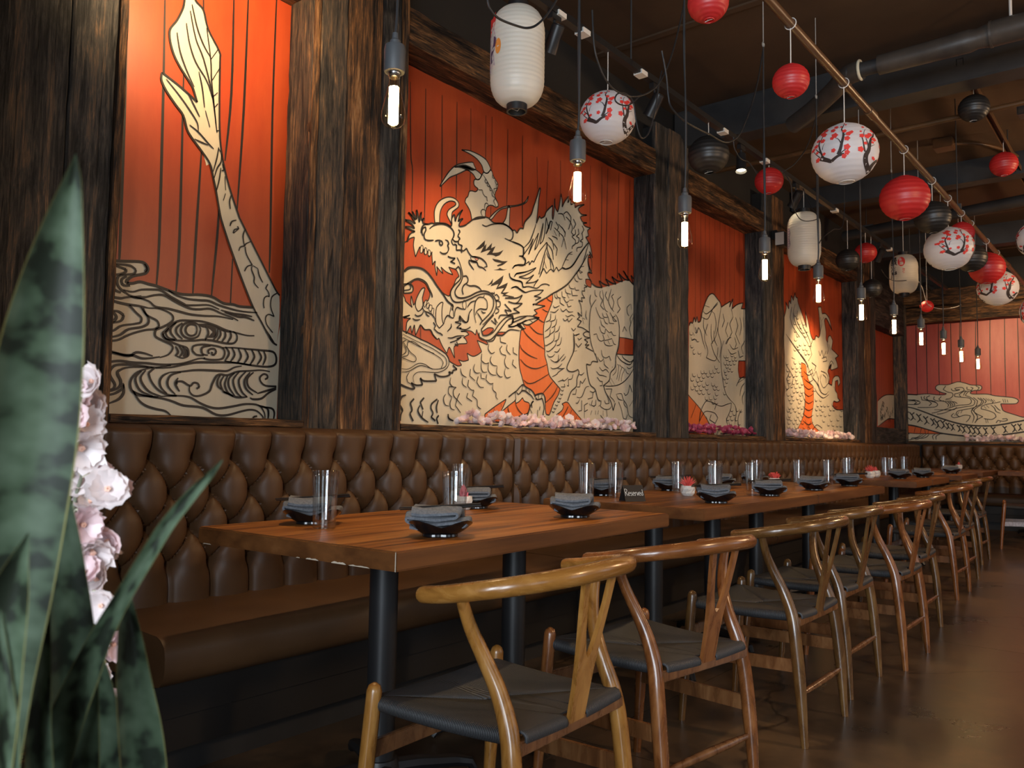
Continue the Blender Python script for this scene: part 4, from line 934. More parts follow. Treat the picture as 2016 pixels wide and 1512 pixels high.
l 9 4 4671,1542 4709,1519 4752,1532 4791,1511
l 9 4 4634,1511 4668,1489 4710,1487 4761,1481
l 9 4 4643,1471 4677,1448 4710,1446 4707,1418 4677,1414
l 9 4 4838,1557 4829,1552
l 9 4 4426,1475 4457,1473 4485,1491
l 9 4 4442,1432 4466,1416 4505,1454
l 9 4 4404,1390 4435,1392 4442,1432
l 9 4 4546,1403 4506,1392 4467,1336 4436,1321 4401,1324
l 9 4 4351,1339 4389,1341 4397,1376
l 9 4 4460,1305 4461,1238 4422,1232
l 9 4 4532,1290 4492,1275 4493,1231 4532,1246
l 9 4 4588,1311 4572,1279 4613,1271
l 9 4 4548,1287 4564,1274
l 9 4 4629,1317 4629,1281 4597,1271
l 9 4 4390,1284 4414,1285 4436,1312
l 9 4 4531,1317 4588,1329 4595,1365
l 9 4 4555,1372 4595,1365 4628,1381
l 9 4 4754,1397 4831,1402 4806,1349 4850,1328 4867,1310
l 9 4 4771,1352 4798,1302 4755,1296 4738,1318
l 9 4 4695,1316 4687,1275 4738,1258 4798,1261 4824,1280
l 9 4 4688,1215 4731,1189 4773,1200 4764,1255
l 9 4 4721,1248 4722,1212
l 9 4 4662,1273 4679,1283
l 9 4 4884,1367 4956,1376 4983,1335 5029,1299 5058,1228 5114,1210
l 9 4 4893,1363 4920,1336 4974,1329
l 9 4 4992,1330 4993,1302 5029,1279
l 9 4 4920,1317 4957,1267 4985,1206 5021,1198 5039,1232
l 9 4 4992,1383 5010,1365 5047,1386 5070,1445 5103,1394
l 9 4 5122,1341 5066,1291
l 9 4 4493,1226 4493,1191
l 9 4 4581,1243 4565,1211
l 9 4 4626,1245 4622,1217
l 9 4 4663,1246 4655,1219
l 9 4 4220,1362 4242,1354 4253,1363
l 9 4 4213,1336 4235,1328 4246,1337
l 9 4 4196,1309 4218,1302 4228,1310
l 9 4 4182,1287 4203,1280 4214,1288
l 9 4 4160,1265 4182,1257 4193,1265
l 9 4 4143,1243 4164,1235 4175,1243
l 9 4 4125,1221 4147,1214 4158,1222
l 9 4 3614,1631 3618,1604 3667,1600
l 9 4 3515,1582 3509,1553 3537,1529 3567,1541
l 9 4 3632,1583 3612,1563 3627,1537 3669,1530
l 9 4 3678,1595 3676,1560 3712,1538
l 9 4 3736,1584 3737,1552 3774,1542
l 9 4 3537,1513 3528,1488 3552,1464 3590,1462
l 9 4 3669,1528 3656,1495 3671,1464 3700,1455
l 9 4 3738,1511 3728,1483 3768,1463
l 9 4 3453,1521 3451,1482 3484,1467 3518,1474
l 9 4 3514,1472 3512,1434 3540,1409 3584,1408
l 9 4 3590,1460 3588,1422 3616,1401 3640,1403
l 9 4 3664,1455 3658,1422 3679,1399 3715,1408
l 9 4 3396,1457 3387,1428 3407,1408 3443,1411
l 9 4 3451,1475 3452,1438 3469,1417 3502,1420
l 9 4 3361,1426 3356,1387 3401,1364
l 9 4 3449,1411 3453,1381 3483,1379
l 9 4 3499,1406 3493,1375 3528,1355 3558,1359
l 9 4 3427,1390 3415,1357 3441,1332 3475,1330
l 9 4 3279,1424 3292,1391 3330,1377
l 9 4 3299,1375 3297,1340 3332,1321
l 9 4 3347,1365 3341,1330 3370,1311 3393,1310
l 9 4 3203,1368 3198,1338 3220,1319 3248,1318
l 9 4 3220,1319 3190,1317 3188,1283 3216,1262
l 9 4 3248,1316 3227,1302 3231,1269 3259,1249 3297,1222
l 9 4 3393,1308 3381,1277 3420,1257 3425,1223 3455,1207
l 9 4 3167,1276 3150,1252 3163,1220 3193,1213
l 9 4 3216,1260 3201,1230 3211,1201 3239,1194
l 9 4 3276,1286 3259,1258 3244,1219 3286,1181
l 9 4 3342,1292 3333,1266 3379,1247
l 9 4 3555,1357 3556,1322 3584,1305 3584,1283 3602,1268
l 9 7 2839,1307 2877,1296 2921,1289 2937,1294 2909,1320 2947,1310 2992,1315 2974,1350 3003,1336 3094,1342 3076,1379 3117,1368 3164,1371 3200,1384 3187,1398 3218,1392 3218,1407 3251,1416 3217,1436
l 9 7 2876,1256 2847,1245 2837,1221
l 9 7 2837,1202 2857,1179 2844,1155 2840,1124
l 9 7 2933,1240 2907,1217 2921,1182 2908,1161 2931,1125
l 9 7 3005,1249 2978,1224 2999,1187
l 9 7 2976,1208 2963,1179 2992,1144 3040,1122
l 9 7 2999,1179 2992,1144
l 9 7 3112,1242 3098,1205 3105,1172
l 9 7 3103,1246 3063,1220 3058,1195 3073,1171 3059,1150 3092,1131
l 9 7 3117,1161 3100,1144 3113,1115
l 9 7 3188,1171 3195,1147 3231,1135
l 9 3 2844,1581 2901,1570 2979,1550 3030,1539 3101,1517 3161,1494 3185,1467 3186,1438 3163,1411 3116,1391 3064,1385 2990,1383 2945,1374 2924,1352 2931,1321
l 9 3 2844,1565 2929,1541 3042,1516 3119,1490 3161,1469 3168,1436 3139,1413 3063,1403 3005,1423 2955,1423 2890,1390 2842,1388
l 9 3 2845,1547 2902,1530 2986,1506 3055,1488 3120,1465 3144,1443 3127,1412
l 9 3 2842,1370 2891,1378 2961,1411 3006,1413 3063,1401
l 9 3 2876,1499 2880,1528 2918,1533 2963,1516 3014,1497 3072,1486
l 9 3 2876,1499 2898,1478 2937,1457 2941,1438 2916,1429 2840,1445
l 9 3 2867,1534 2848,1526 2865,1506 2887,1488 2882,1460 2845,1449
l 9 3 2846,1516 2868,1491 2866,1471 2840,1456
l 9 3 2896,1374 2878,1349 2887,1322 2909,1316
l 9 5 2839,1819 2872,1826 2891,1822 2887,1800 2843,1787
l 9 5 2882,1827 2906,1821 2909,1800 2893,1784 2843,1773'''
MURALS['m3'] = '''l 0 5 6114,3252 6112,2040
l 0 5 6214,3238 6210,2053
l 0 5 6302,3221 6298,2064
l 0 5 6380,3200 6374,2073
l 0 5 6488,3185 6482,2087
l 0 5 6589,3168 6582,2099
l 0 5 6693,3151 6684,2112
l 0 5 6787,3131 6778,2124
l 0 5 6888,3111 6878,2136
l 0 5 6998,3092 6987,2150
c 1 0 5998,1985 6022,2015 6058,2013 6088,2065 6112,2027 6136,2078 6155,2032 6195,2044 6219,2082 6241,2141 6337,2269 6434,2312 6533,2276 6583,2253 6600,2219 6703,2263 6791,2298 6772,2243 6844,2328 6825,2235 6934,2288 7063,2322 7025,2262 7138,2278 7142,1104 5983,1088
l 9 7 5998,1985 6022,2015 6058,2013 6088,2065 6112,2027 6136,2078 6155,2032 6195,2044 6219,2082 6241,2141 6337,2269 6434,2312 6533,2276 6583,2253 6600,2219 6703,2263 6791,2298 6772,2243 6844,2328 6825,2235 6934,2288 7063,2322 7025,2262 7138,2278
r 2 6 6965,1781 7151,1797 7149,1642 6981,1630 6953,1704
o 2 6 5983,1425 6027,1401 6208,1313 6396,1179 6460,1109 5983,1102
l 9 5 6208,1313 6162,1159
l 9 5 6117,1350 6027,1238
l 9 5 6241,2141 6304,2121 6401,2163 6533,2239
l 9 5 6226,2083 6336,2083 6433,2182 6533,2254
l 9 5 6401,2163 6466,2143
l 9 5 6279,2189 6368,2187
l 9 5 6600,2219 6565,2126 6531,2005 6597,1896 6563,1776
l 9 5 6531,2034 6481,1942 6399,1875 6464,1796 6563,1732
l 9 5 6336,2040 6272,1919 6335,1812 6303,1752 6463,1738 6513,1786 6530,1860
l 9 5 6400,2048 6400,1947 6432,1879
l 9 5 6466,2143 6498,2060 6465,1969
l 9 5 6808,2233 6843,2162 6771,2093 6823,2024 6752,1956 6700,1906
l 9 5 6896,2169 6950,2099 6895,2017 6985,1935
l 9 5 6988,2180 7024,2108 6986,2012
l 9 5 7062,2190 7079,2099
l 9 5 6736,2103 6684,2023 6735,1969
l 9 5 6633,2164 6667,2110 6615,2044
l 9 5 6164,1991 6210,1954 6241,1887 6287,1822
l 9 5 6103,1984 6133,1946 6164,1991
l 9 5 6073,2008 6088,1961
l 9 5 7097,1977 7021,1908 7058,1850
l 9 5 6649,1930 6597,1837 6589,1720 6629,1577 6696,1464 6871,1383
l 9 5 7093,1654 6981,1615 6908,1550
l 9 5 7092,1592 7017,1542 6980,1464
l 9 5 7091,1516 7035,1451 7052,1391
l 9 5 7092,1631 6945,1583
l 9 5 6683,1904 6735,1954 6805,1977
l 9 5 6239,1342 6301,1386 6397,1384 6494,1367 6461,1323
l 9 5 6239,1342 6192,1284 6177,1215 6239,1272 6301,1302 6461,1294 6526,1253
l 9 5 6494,1367 6594,1357 6696,1376 6800,1395
l 9 5 6526,1253 6460,1194 6428,1137
l 9 5 6396,1278 6364,1234 6461,1209
l 9 5 6800,1395 6782,1335 6695,1244 6728,1186
l 9 5 6871,1383 6906,1325 6869,1205
l 9 5 7015,1344 6941,1266 6958,1192
l 9 5 6301,1260 6364,1178
l 9 5 6043,1867 6088,1885 6133,1876
l 9 5 6087,1802 6057,1785
l 9 5 6209,1786 6194,1750
l 9 5 6058,1937 6088,1913
l 9 5 6266,2088 6257,2002 6319,1938
l 9 5 6449,1996 6458,1925 6514,1873
l 9 5 6877,1984 6912,1928 6875,1879
l 9 5 6770,1913 6840,1875 6948,1901
l 9 5 6734,1865 6804,1827 6911,1852
l 9 5 6948,1871 6983,1813 7058,1835
l 9 4 6460,1699 6470,1675 6499,1670 6526,1681
l 9 4 6200,1637 6209,1614 6237,1609 6262,1620
l 9 4 6259,1642 6268,1619 6296,1614 6321,1624
l 9 4 6360,1650 6369,1626 6398,1621 6424,1632
l 9 4 6427,1659 6437,1635 6466,1630 6492,1641
l 9 4 6503,1669 6512,1645 6542,1640 6569,1651
l 9 4 6051,1603 6060,1580 6087,1575 6111,1585
l 9 4 6138,1602 6147,1579 6175,1574 6199,1584
l 9 4 6218,1601 6227,1578 6255,1573 6280,1583
l 9 4 6302,1618 6312,1595 6340,1590 6366,1600
l 9 4 6382,1621 6391,1598 6420,1593 6446,1603
l 9 4 6016,1564 6024,1542 6051,1537 6075,1547
l 9 4 6114,1563 6123,1540 6150,1535 6175,1545
l 9 4 6178,1573 6187,1550 6215,1545 6240,1555
l 9 4 6069,1522 6078,1499 6105,1494 6129,1503
l 9 4 6135,1531 6144,1509 6172,1503 6196,1513
l 9 4 6221,1529 6230,1506 6258,1500 6283,1510
l 9 4 6289,1547 6299,1524 6327,1519 6353,1529
l 9 4 6398,1549 6407,1525 6436,1520 6462,1530
l 9 4 6459,1544 6469,1520 6498,1515 6525,1525
l 9 4 6019,1494 6027,1471 6054,1466 6078,1476
l 9 4 6096,1489 6105,1466 6132,1461 6156,1471
l 9 4 6169,1496 6178,1473 6205,1468 6230,1478
l 9 4 6280,1509 6289,1485 6318,1480 6343,1490
l 9 4 6430,1516 6439,1493 6469,1487 6495,1497
l 9 4 6498,1518 6508,1494 6538,1488 6564,1499
l 9 4 6144,1466 6153,1443 6181,1437 6205,1447
l 9 4 6215,1467 6224,1444 6252,1438 6277,1448
l 9 4 6318,1474 6327,1451 6355,1445 6381,1455
l 9 4 6469,1471 6478,1448 6508,1442 6534,1452
l 9 4 6276,1424 6286,1401 6314,1395 6339,1405
l 9 4 6352,1430 6362,1406 6390,1400 6416,1410
l 9 4 6439,1438 6449,1415 6478,1409 6504,1419
l 9 4 6403,1397 6413,1373 6442,1367 6468,1377
l 9 4 6462,1401 6471,1377 6501,1371 6527,1381
l 9 4 6644,1803 6651,1785 6678,1781 6699,1789
l 9 4 6692,1808 6699,1789 6727,1786 6747,1794
l 9 4 6786,1827 6793,1808 6821,1805 6843,1814
l 9 4 6854,1824 6864,1804 6889,1800 6911,1810
l 9 4 6682,1785 6688,1765 6716,1761 6737,1770
l 9 4 6737,1781 6744,1761 6768,1757 6793,1766
l 9 4 6811,1792 6817,1771 6842,1767 6867,1777
l 9 4 6868,1795 6878,1777 6903,1773 6925,1781
l 9 4 6647,1743 6654,1723 6681,1720 6702,1729
l 9 4 6702,1747 6709,1727 6736,1723 6757,1732
l 9 4 6761,1750 6768,1730 6796,1726 6817,1735
l 9 4 6835,1761 6842,1740 6867,1737 6892,1746
l 9 4 6678,1718 6688,1698 6712,1694 6733,1703
l 9 4 6740,1714 6747,1694 6771,1690 6796,1699
l 9 4 6647,1677 6653,1657 6677,1653 6701,1663
l 9 4 6715,1690 6722,1670 6750,1666 6771,1675
l 9 4 6785,1693 6792,1672 6817,1668 6841,1678
l 9 4 6660,1654 6670,1634 6694,1630 6715,1638
l 9 4 6636,1612 6643,1594 6666,1589 6691,1597
l 9 4 6694,1622 6701,1604 6725,1599 6749,1607
l 9 4 6673,1584 6683,1564 6707,1560 6728,1569
l 9 4 6639,1553 6646,1532 6673,1528 6693,1537
l 9 4 6632,1481 6642,1462 6665,1458 6686,1465
l 9 4 6775,1345 6785,1323 6813,1319 6838,1327
l 9 4 6892,1351 6899,1328 6927,1323 6956,1332
l 9 4 6967,1349 6978,1326 7007,1320 7033,1330
l 9 4 6747,1300 6757,1277 6785,1272 6809,1280
l 9 4 6827,1313 6838,1291 6866,1285 6891,1295
l 9 4 6695,1265 6705,1243 6732,1236 6757,1246
l 9 4 6781,1267 6788,1245 6820,1239 6844,1248
l 9 4 6869,1269 6876,1245 6908,1240 6934,1248
l 9 4 6746,1229 6756,1208 6784,1201 6809,1209
l 9 4 6930,1232 6940,1209 6969,1203 6995,1212
l 9 4 6801,1179 6812,1157 6840,1151 6865,1158
l 9 4 6958,1183 6969,1159 6998,1154 7024,1162
l 9 4 6007,1933 6013,1914 6034,1911 6055,1920
l 9 4 6094,1959 6103,1942 6124,1939 6142,1948
l 9 4 6031,1894 6040,1876 6061,1873 6079,1881
l 9 4 6124,1889 6130,1872 6151,1868 6173,1876
l 9 4 6019,1830 6025,1811 6046,1808 6066,1817
l 9 4 6057,1781 6063,1763 6084,1759 6105,1768
l 9 4 6148,1790 6154,1772 6175,1769 6197,1776'''
MURALS['m4'] = '''l 0 5 8234,3109 8195,1476
l 0 5 8354,3108 8312,1481
l 0 5 8461,3104 8418,1486
l 0 5 8591,3104 8546,1493
l 0 5 8713,3102 8666,1498
l 0 5 8859,3104 8810,1505
l 0 5 8993,3102 8942,1511
l 0 5 9157,3106 9104,1519
l 0 5 9327,3110 9270,1527
l 0 5 9501,3115 9442,1535
l 0 5 9681,3119 9619,1543
l 0 5 9847,3120 9783,1551
l 0 5 9992,3117 9925,1558
c 1 0 8076,2320 8138,2414 8126,2481 8204,2423 8220,2512 8266,2483 8283,2573 8339,2529 8390,2616 8413,2575 8462,2573 8485,2514 8631,2391 8720,2293 8694,2462 8784,2355 8833,2252 8910,2187 8980,2194 9019,2235 9100,2226 9157,2288 9135,2455 9100,2563 9195,2580 9232,2505 9334,2523 9449,2495 9506,2444 9561,2354 9475,2421 9361,2474 9303,2438 9355,2311 9353,2234 9409,2202 9429,2261 9500,2288 9586,2240 9541,2138 9671,2111 9780,2082 9669,2043 9727,1999 9756,1942 9603,1910 9514,1894 9487,1959 9397,1875 9452,1803 9421,1734 9537,1722 9569,1792 9660,1837 9794,1837 9841,1771 9765,1727 9750,1794 9658,1778 9654,1681 9713,1645 9741,1588 9820,1563 9709,1538 9589,1542 9557,1483 9705,1450 10080,1465 10064,1105 8026,1083
l 9 7 8076,2320 8138,2414 8126,2481 8204,2423 8220,2512 8266,2483 8283,2573 8339,2529 8390,2616 8413,2575 8462,2573 8485,2514 8631,2391 8720,2293 8694,2462 8784,2355 8833,2252 8910,2187 8980,2194 9019,2235 9100,2226 9157,2288 9135,2455 9100,2563 9195,2580 9232,2505 9334,2523 9449,2495 9506,2444 9561,2354 9475,2421 9361,2474 9303,2438 9355,2311 9353,2234 9409,2202 9429,2261 9500,2288 9586,2240 9541,2138 9671,2111 9780,2082 9669,2043 9727,1999 9756,1942 9603,1910 9514,1894 9487,1959 9397,1875 9452,1803 9421,1734 9537,1722 9569,1792 9660,1837 9794,1837 9841,1771 9765,1727 9750,1794 9658,1778 9654,1681 9713,1645 9741,1588 9820,1563 9709,1538 9589,1542 9557,1483 9705,1450 10080,1465
o 2 6 8557,1900 8693,1884 8726,1788 8816,1704 8920,1674 8925,1492 8857,1344 8933,1238 9285,1153 8351,1138 8601,1336 8666,1498 8635,1657 8563,1776
l 9 5 8625,1816 8767,1782 8914,1820
l 9 5 8623,1741 8764,1706 8912,1743
l 9 5 8620,1667 8762,1630 8909,1666
l 9 5 8618,1592 8760,1555 8907,1590
l 9 5 8616,1517 8757,1479 8905,1513
l 9 5 8579,1441 8755,1404 8902,1437
l 9 5 8577,1367 8753,1328 8900,1360
l 9 5 8575,1293 8751,1253 8897,1284
l 9 5 8573,1219 8748,1178 8895,1208
l 9 5 8118,2153 8327,2072 8520,1985 8718,1896 8871,1781 9082,1684
l 9 5 8187,2127 8375,2042 8619,1959 8770,1882
l 9 5 8289,2452 8239,2340 8332,2247 8525,2163
l 9 5 8387,2500 8335,2388 8429,2276 8625,2192 8777,2118
l 9 5 8458,2439 8431,2330 8576,2240
l 9 5 8530,2378 8628,2282 8779,2191 8881,2092
l 9 5 8910,2187 8828,2087 8878,2018 8771,1936
l 9 5 9019,2235 8990,2177
l 9 5 9163,2459 9217,2390 9157,2288
l 9 5 9276,2473 9218,2428
l 9 5 9095,2076 9148,2025 9206,2096 9260,2016 9348,2100
l 9 5 9203,2001 9345,2033 9372,1988 9230,1966
l 9 5 9380,2199 9435,2127 9375,2064
l 9 5 9428,1935 9518,2000 9606,1969
l 9 5 8718,1878 8767,1809 8873,1854 8924,1784 9006,1845 9084,1759
l 9 5 8870,1762 9029,1718 9135,1632 9301,1604 9417,1648
l 9 5 8946,1658 9079,1592 9244,1563 9416,1610
l 9 5 8767,1791 8713,1715 8868,1689
l 9 5 9170,1858 9367,1835 9421,1743 9248,1676 9139,1744 9169,1821
l 9 5 9225,1825 9337,1795 9335,1738
l 9 5 9113,1798 9056,1720 9163,1633
l 9 5 8875,1927 9008,1901 8952,1841
l 9 5 8650,1302 8749,1198
l 9 5 8111,1845 8226,1786 8131,1694 8198,1613 8105,1573
l 9 5 8226,1786 8319,1724 8269,1634
l 9 5 8829,1289 8750,1234 8853,1200 9014,1258 9176,1225
l 9 5 8750,1234 8697,1161
l 9 5 8558,1581 8656,1498 8601,1354
l 9 5 8276,1928 8371,1919
l 9 5 9437,2185 9523,2117
l 9 5 8999,1624 8866,1617
l 9 5 9596,1716 9683,1644
l 9 4 8103,1870 8116,1847 8148,1842 8181,1855
l 9 4 8333,1898 8346,1874 8380,1869 8414,1881
l 9 4 8478,1911 8492,1887 8527,1881 8562,1895
l 9 4 8265,1841 8273,1817 8311,1812 8345,1823
l 9 4 8384,1852 8398,1829 8432,1823 8466,1836
l 9 4 8507,1867 8516,1843 8555,1838 8591,1849
l 9 4 8129,1802 8137,1778 8174,1774 8207,1785
l 9 4 8364,1817 8373,1792 8411,1788 8446,1799
l 9 4 8476,1823 8485,1797 8524,1793 8559,1804
l 9 4 8178,1753 8187,1728 8224,1724 8257,1735
l 9 4 8291,1762 8300,1736 8338,1732 8372,1743
l 9 4 8377,1771 8391,1748 8425,1743 8459,1755
l 9 4 8534,1783 8543,1757 8583,1753 8618,1764
l 9 4 8131,1712 8144,1689 8177,1685 8209,1696
l 9 4 8357,1728 8371,1705 8404,1698 8439,1709
l 9 4 8163,1684 8176,1659 8208,1654 8241,1665
l 9 4 8280,1683 8293,1660 8331,1654 8360,1664
l 9 4 8385,1695 8399,1672 8433,1667 8467,1678
l 9 4 8526,1694 8541,1669 8575,1664 8611,1675
l 9 4 8097,1624 8106,1599 8142,1594 8175,1604
l 9 4 8227,1647 8236,1624 8273,1619 8307,1630
l 9 4 8345,1644 8354,1620 8392,1616 8427,1626
l 9 4 8467,1662 8476,1638 8515,1632 8550,1643
l 9 4 8292,1596 8300,1572 8338,1567 8372,1578
l 9 4 8387,1605 8401,1581 8440,1577 8469,1587
l 9 4 8509,1607 8518,1581 8558,1576 8593,1587
l 9 4 8127,1554 8141,1531 8173,1526 8206,1536
l 9 4 8234,1555 8247,1530 8280,1525 8314,1535
l 9 4 8474,1575 8483,1549 8522,1544 8557,1555
l 9 4 8163,1510 8172,1487 8209,1482 8242,1492
l 9 4 8271,1516 8280,1492 8317,1487 8351,1497
l 9 4 8395,1532 8404,1508 8443,1502 8477,1512
l 9 4 8497,1524 8511,1498 8551,1493 8581,1503
l 9 4 8204,1480 8218,1456 8250,1451 8283,1461
l 9 4 8447,1491 8461,1468 8500,1462 8530,1472
l 9 4 8161,1423 8174,1398 8207,1393 8240,1403
l 9 4 8264,1429 8277,1406 8310,1400 8344,1410
l 9 4 8412,1444 8426,1421 8460,1415 8494,1425
l 9 4 8514,1440 8529,1414 8563,1409 8598,1419
l 9 4 8124,1395 8132,1370 8169,1364 8202,1374
l 9 4 8197,1387 8211,1362 8243,1357 8276,1366
l 9 4 8320,1404 8329,1380 8367,1373 8401,1383
l 9 4 8440,1393 8449,1368 8488,1362 8522,1372
l 9 4 8155,1342 8168,1317 8200,1311 8233,1320
l 9 4 8395,1350 8409,1324 8443,1319 8477,1328
l 9 4 8522,1360 8536,1334 8576,1328 8606,1338
l 9 4 8122,1313 8130,1290 8167,1284 8200,1294
l 9 4 8200,1311 8213,1286 8246,1280 8279,1289
l 9 4 8332,1317 8341,1291 8379,1285 8413,1295
l 9 4 8462,1314 8471,1290 8510,1282 8545,1292
l 9 4 8144,1272 8157,1249 8189,1241 8222,1252
l 9 4 8274,1276 8288,1252 8321,1246 8354,1255
l 9 4 8379,1277 8393,1251 8426,1245 8460,1255
l 9 4 8525,1283 8534,1258 8574,1252 8609,1262
l 9 4 8124,1231 8138,1208 8170,1201 8202,1211
l 9 4 8203,1223 8211,1199 8249,1193 8282,1202
l 9 4 8349,1233 8358,1207 8396,1201 8430,1211
l 9 4 8435,1230 8444,1206 8483,1200 8518,1209
l 9 4 8142,1189 8155,1164 8187,1158 8220,1167
l 9 4 8263,1190 8276,1166 8309,1158 8342,1167
l 9 4 8362,1187 8376,1161 8409,1155 8443,1164
l 9 4 8498,1200 8507,1176 8546,1168 8581,1179
l 9 4 8345,2398 8354,2373 8393,2369 8432,2383
l 9 4 8408,2376 8421,2351 8460,2347 8495,2363
l 9 4 8329,2310 8342,2284 8381,2281 8415,2294
l 9 4 8450,2323 8459,2298 8498,2294 8538,2309
l 9 4 8594,2336 8609,2310 8649,2308 8685,2322
l 9 4 8498,2286 8512,2261 8552,2257 8587,2272
l 9 4 8341,2231 8355,2204 8393,2202 8428,2214
l 9 4 8587,2249 8596,2223 8641,2219 8677,2234
l 9 4 8683,2271 8693,2243 8739,2241 8776,2254
l 9 4 8412,2190 8421,2164 8460,2160 8500,2175
l 9 4 8651,2215 8661,2189 8707,2185 8743,2200
l 9 4 8348,2139 8362,2114 8401,2111 8435,2124
l 9 4 8410,2084 8424,2059 8462,2054 8497,2066
l 9 4 8483,2104 8497,2079 8537,2074 8572,2088
l 9 4 8623,2122 8638,2097 8678,2092 8714,2106
l 9 4 8761,2127 8771,2099 8812,2096 8855,2109
l 9 4 8331,2036 8345,2011 8383,2006 8418,2020
l 9 4 8443,2057 8457,2031 8496,2027 8531,2040
l 9 4 8582,2068 8591,2042 8631,2037 8672,2050
l 9 4 8678,2072 8692,2046 8733,2041 8770,2056
l 9 4 8641,2023 8650,1996 8691,1992 8732,2005
l 9 4 8738,2034 8753,2009 8794,2005 8831,2018
l 9 4 8959,1543 8969,1520 9006,1514 9039,1525
l 9 4 9099,1546 9109,1525 9148,1519 9181,1528
l 9 4 9005,1483 9015,1460 9053,1456 9085,1464
l 9 4 9125,1488 9135,1467 9173,1461 9207,1470
l 9 4 9236,1491 9246,1468 9285,1462 9319,1473
l 9 4 9354,1499 9365,1475 9405,1471 9440,1480
l 9 4 9517,1514 9528,1489 9569,1483 9605,1494
l 9 4 9624,1509 9640,1484 9676,1478 9713,1489
l 9 4 8966,1439 8976,1416 9013,1412 9046,1420
l 9 4 9085,1448 9095,1426 9133,1420 9167,1429
l 9 4 9167,1433 9177,1409 9216,1403 9250,1413
l 9 4 9433,1457 9444,1434 9485,1428 9520,1437
l 9 4 9545,1461 9555,1437 9597,1432 9633,1441
l 9 4 9834,1465 9846,1440 9889,1434 9927,1445
l 9 4 8991,1384 9001,1360 9038,1354 9071,1364
l 9 4 9105,1390 9120,1366 9153,1362 9187,1370
l 9 4 9249,1385 9259,1361 9298,1355 9333,1366
l 9 4 9397,1400 9407,1376 9448,1370 9483,1380
l 9 4 9795,1403 9806,1378 9849,1371 9887,1382
l 9 4 9196,1322 9206,1300 9245,1294 9279,1302
l 9 4 9446,1335 9457,1313 9497,1306 9533,1315
l 9 4 9689,1349 9700,1326 9742,1319 9779,1328
l 9 4 9352,1283 9369,1259 9403,1255 9438,1263
l 9 4 9508,1284 9525,1259 9560,1253 9596,1263
l 9 4 9656,1282 9667,1257 9709,1252 9746,1261
l 9 4 9790,1281 9801,1258 9844,1251 9882,1260
l 9 4 9571,1236 9582,1213 9623,1206 9660,1214
l 9 4 9720,1223 9731,1198 9774,1193 9811,1202
l 9 4 9800,1227 9817,1202 9854,1195 9892,1205
k 4 0 9428,1925 9547,1974 9515,1923 9444,1898'''
MURALS['m5'] = '''l 0 5 11533,2585 11456,1278
l 0 5 11640,2597 11560,1281
l 0 5 11748,2610 11667,1283
l 0 5 11858,2622 11775,1285
l 0 5 11970,2635 11884,1288
l 0 5 12084,2648 11996,1290
l 0 5 12199,2662 12109,1293
l 0 5 12317,2675 12224,1295
c 1 0 11394,1631 11628,1702 11891,1740 12348,1758 12325,1415 11959,1416 11737,1380 11374,1294
l 9 8 11394,1631 11628,1702 11891,1740 12348,1758
l 9 8 11374,1294 11737,1380 11959,1416 12325,1415
l 9 5 11575,1457 11608,1435 11560,1410 11592,1387
l 9 5 12070,1530 12105,1507 12053,1481 12088,1458
l 9 5 11667,1631 11700,1609 11651,1583 11684,1561
l 9 5 11513,1538 11545,1516 11497,1491 11530,1469
l 9 5 11983,1513 12018,1490 11967,1464 12001,1440
l 9 5 11622,1462 11655,1440 11607,1415 11639,1392
l 9 5 11510,1500 11543,1477 11495,1452 11527,1430
l 9 5 11599,1640 11632,1618 11583,1592 11616,1570
l 9 5 11601,1463 11634,1440 11585,1415 11618,1393
l 9 5 11629,1639 11662,1617 11613,1591 11646,1569
l 9 5 11814,1572 11848,1550 11798,1524 11832,1501
l 9 5 11877,1522 11911,1499 11861,1473 11895,1450
l 9 5 11970,1448 12004,1425 11954,1399 11988,1376
l 9 5 11706,1502 11739,1480 11690,1454 11723,1431
l 9 5 11557,1583 11590,1560 11542,1535 11574,1513
l 9 5 11532,1445 11565,1423 11517,1398 11549,1375
l 9 5 11705,1486 11738,1463 11689,1438 11722,1415
l 9 5 12105,1576 12140,1553 12088,1526 12123,1503
l 9 5 11617,1586 11650,1564 11601,1538 11634,1516
l 9 5 11818,1563 11852,1540 11802,1514 11836,1491
l 9 5 11516,1447 11548,1425 11500,1400 11533,1377
l 9 5 11917,1456 11951,1433 11901,1407 11935,1384'''
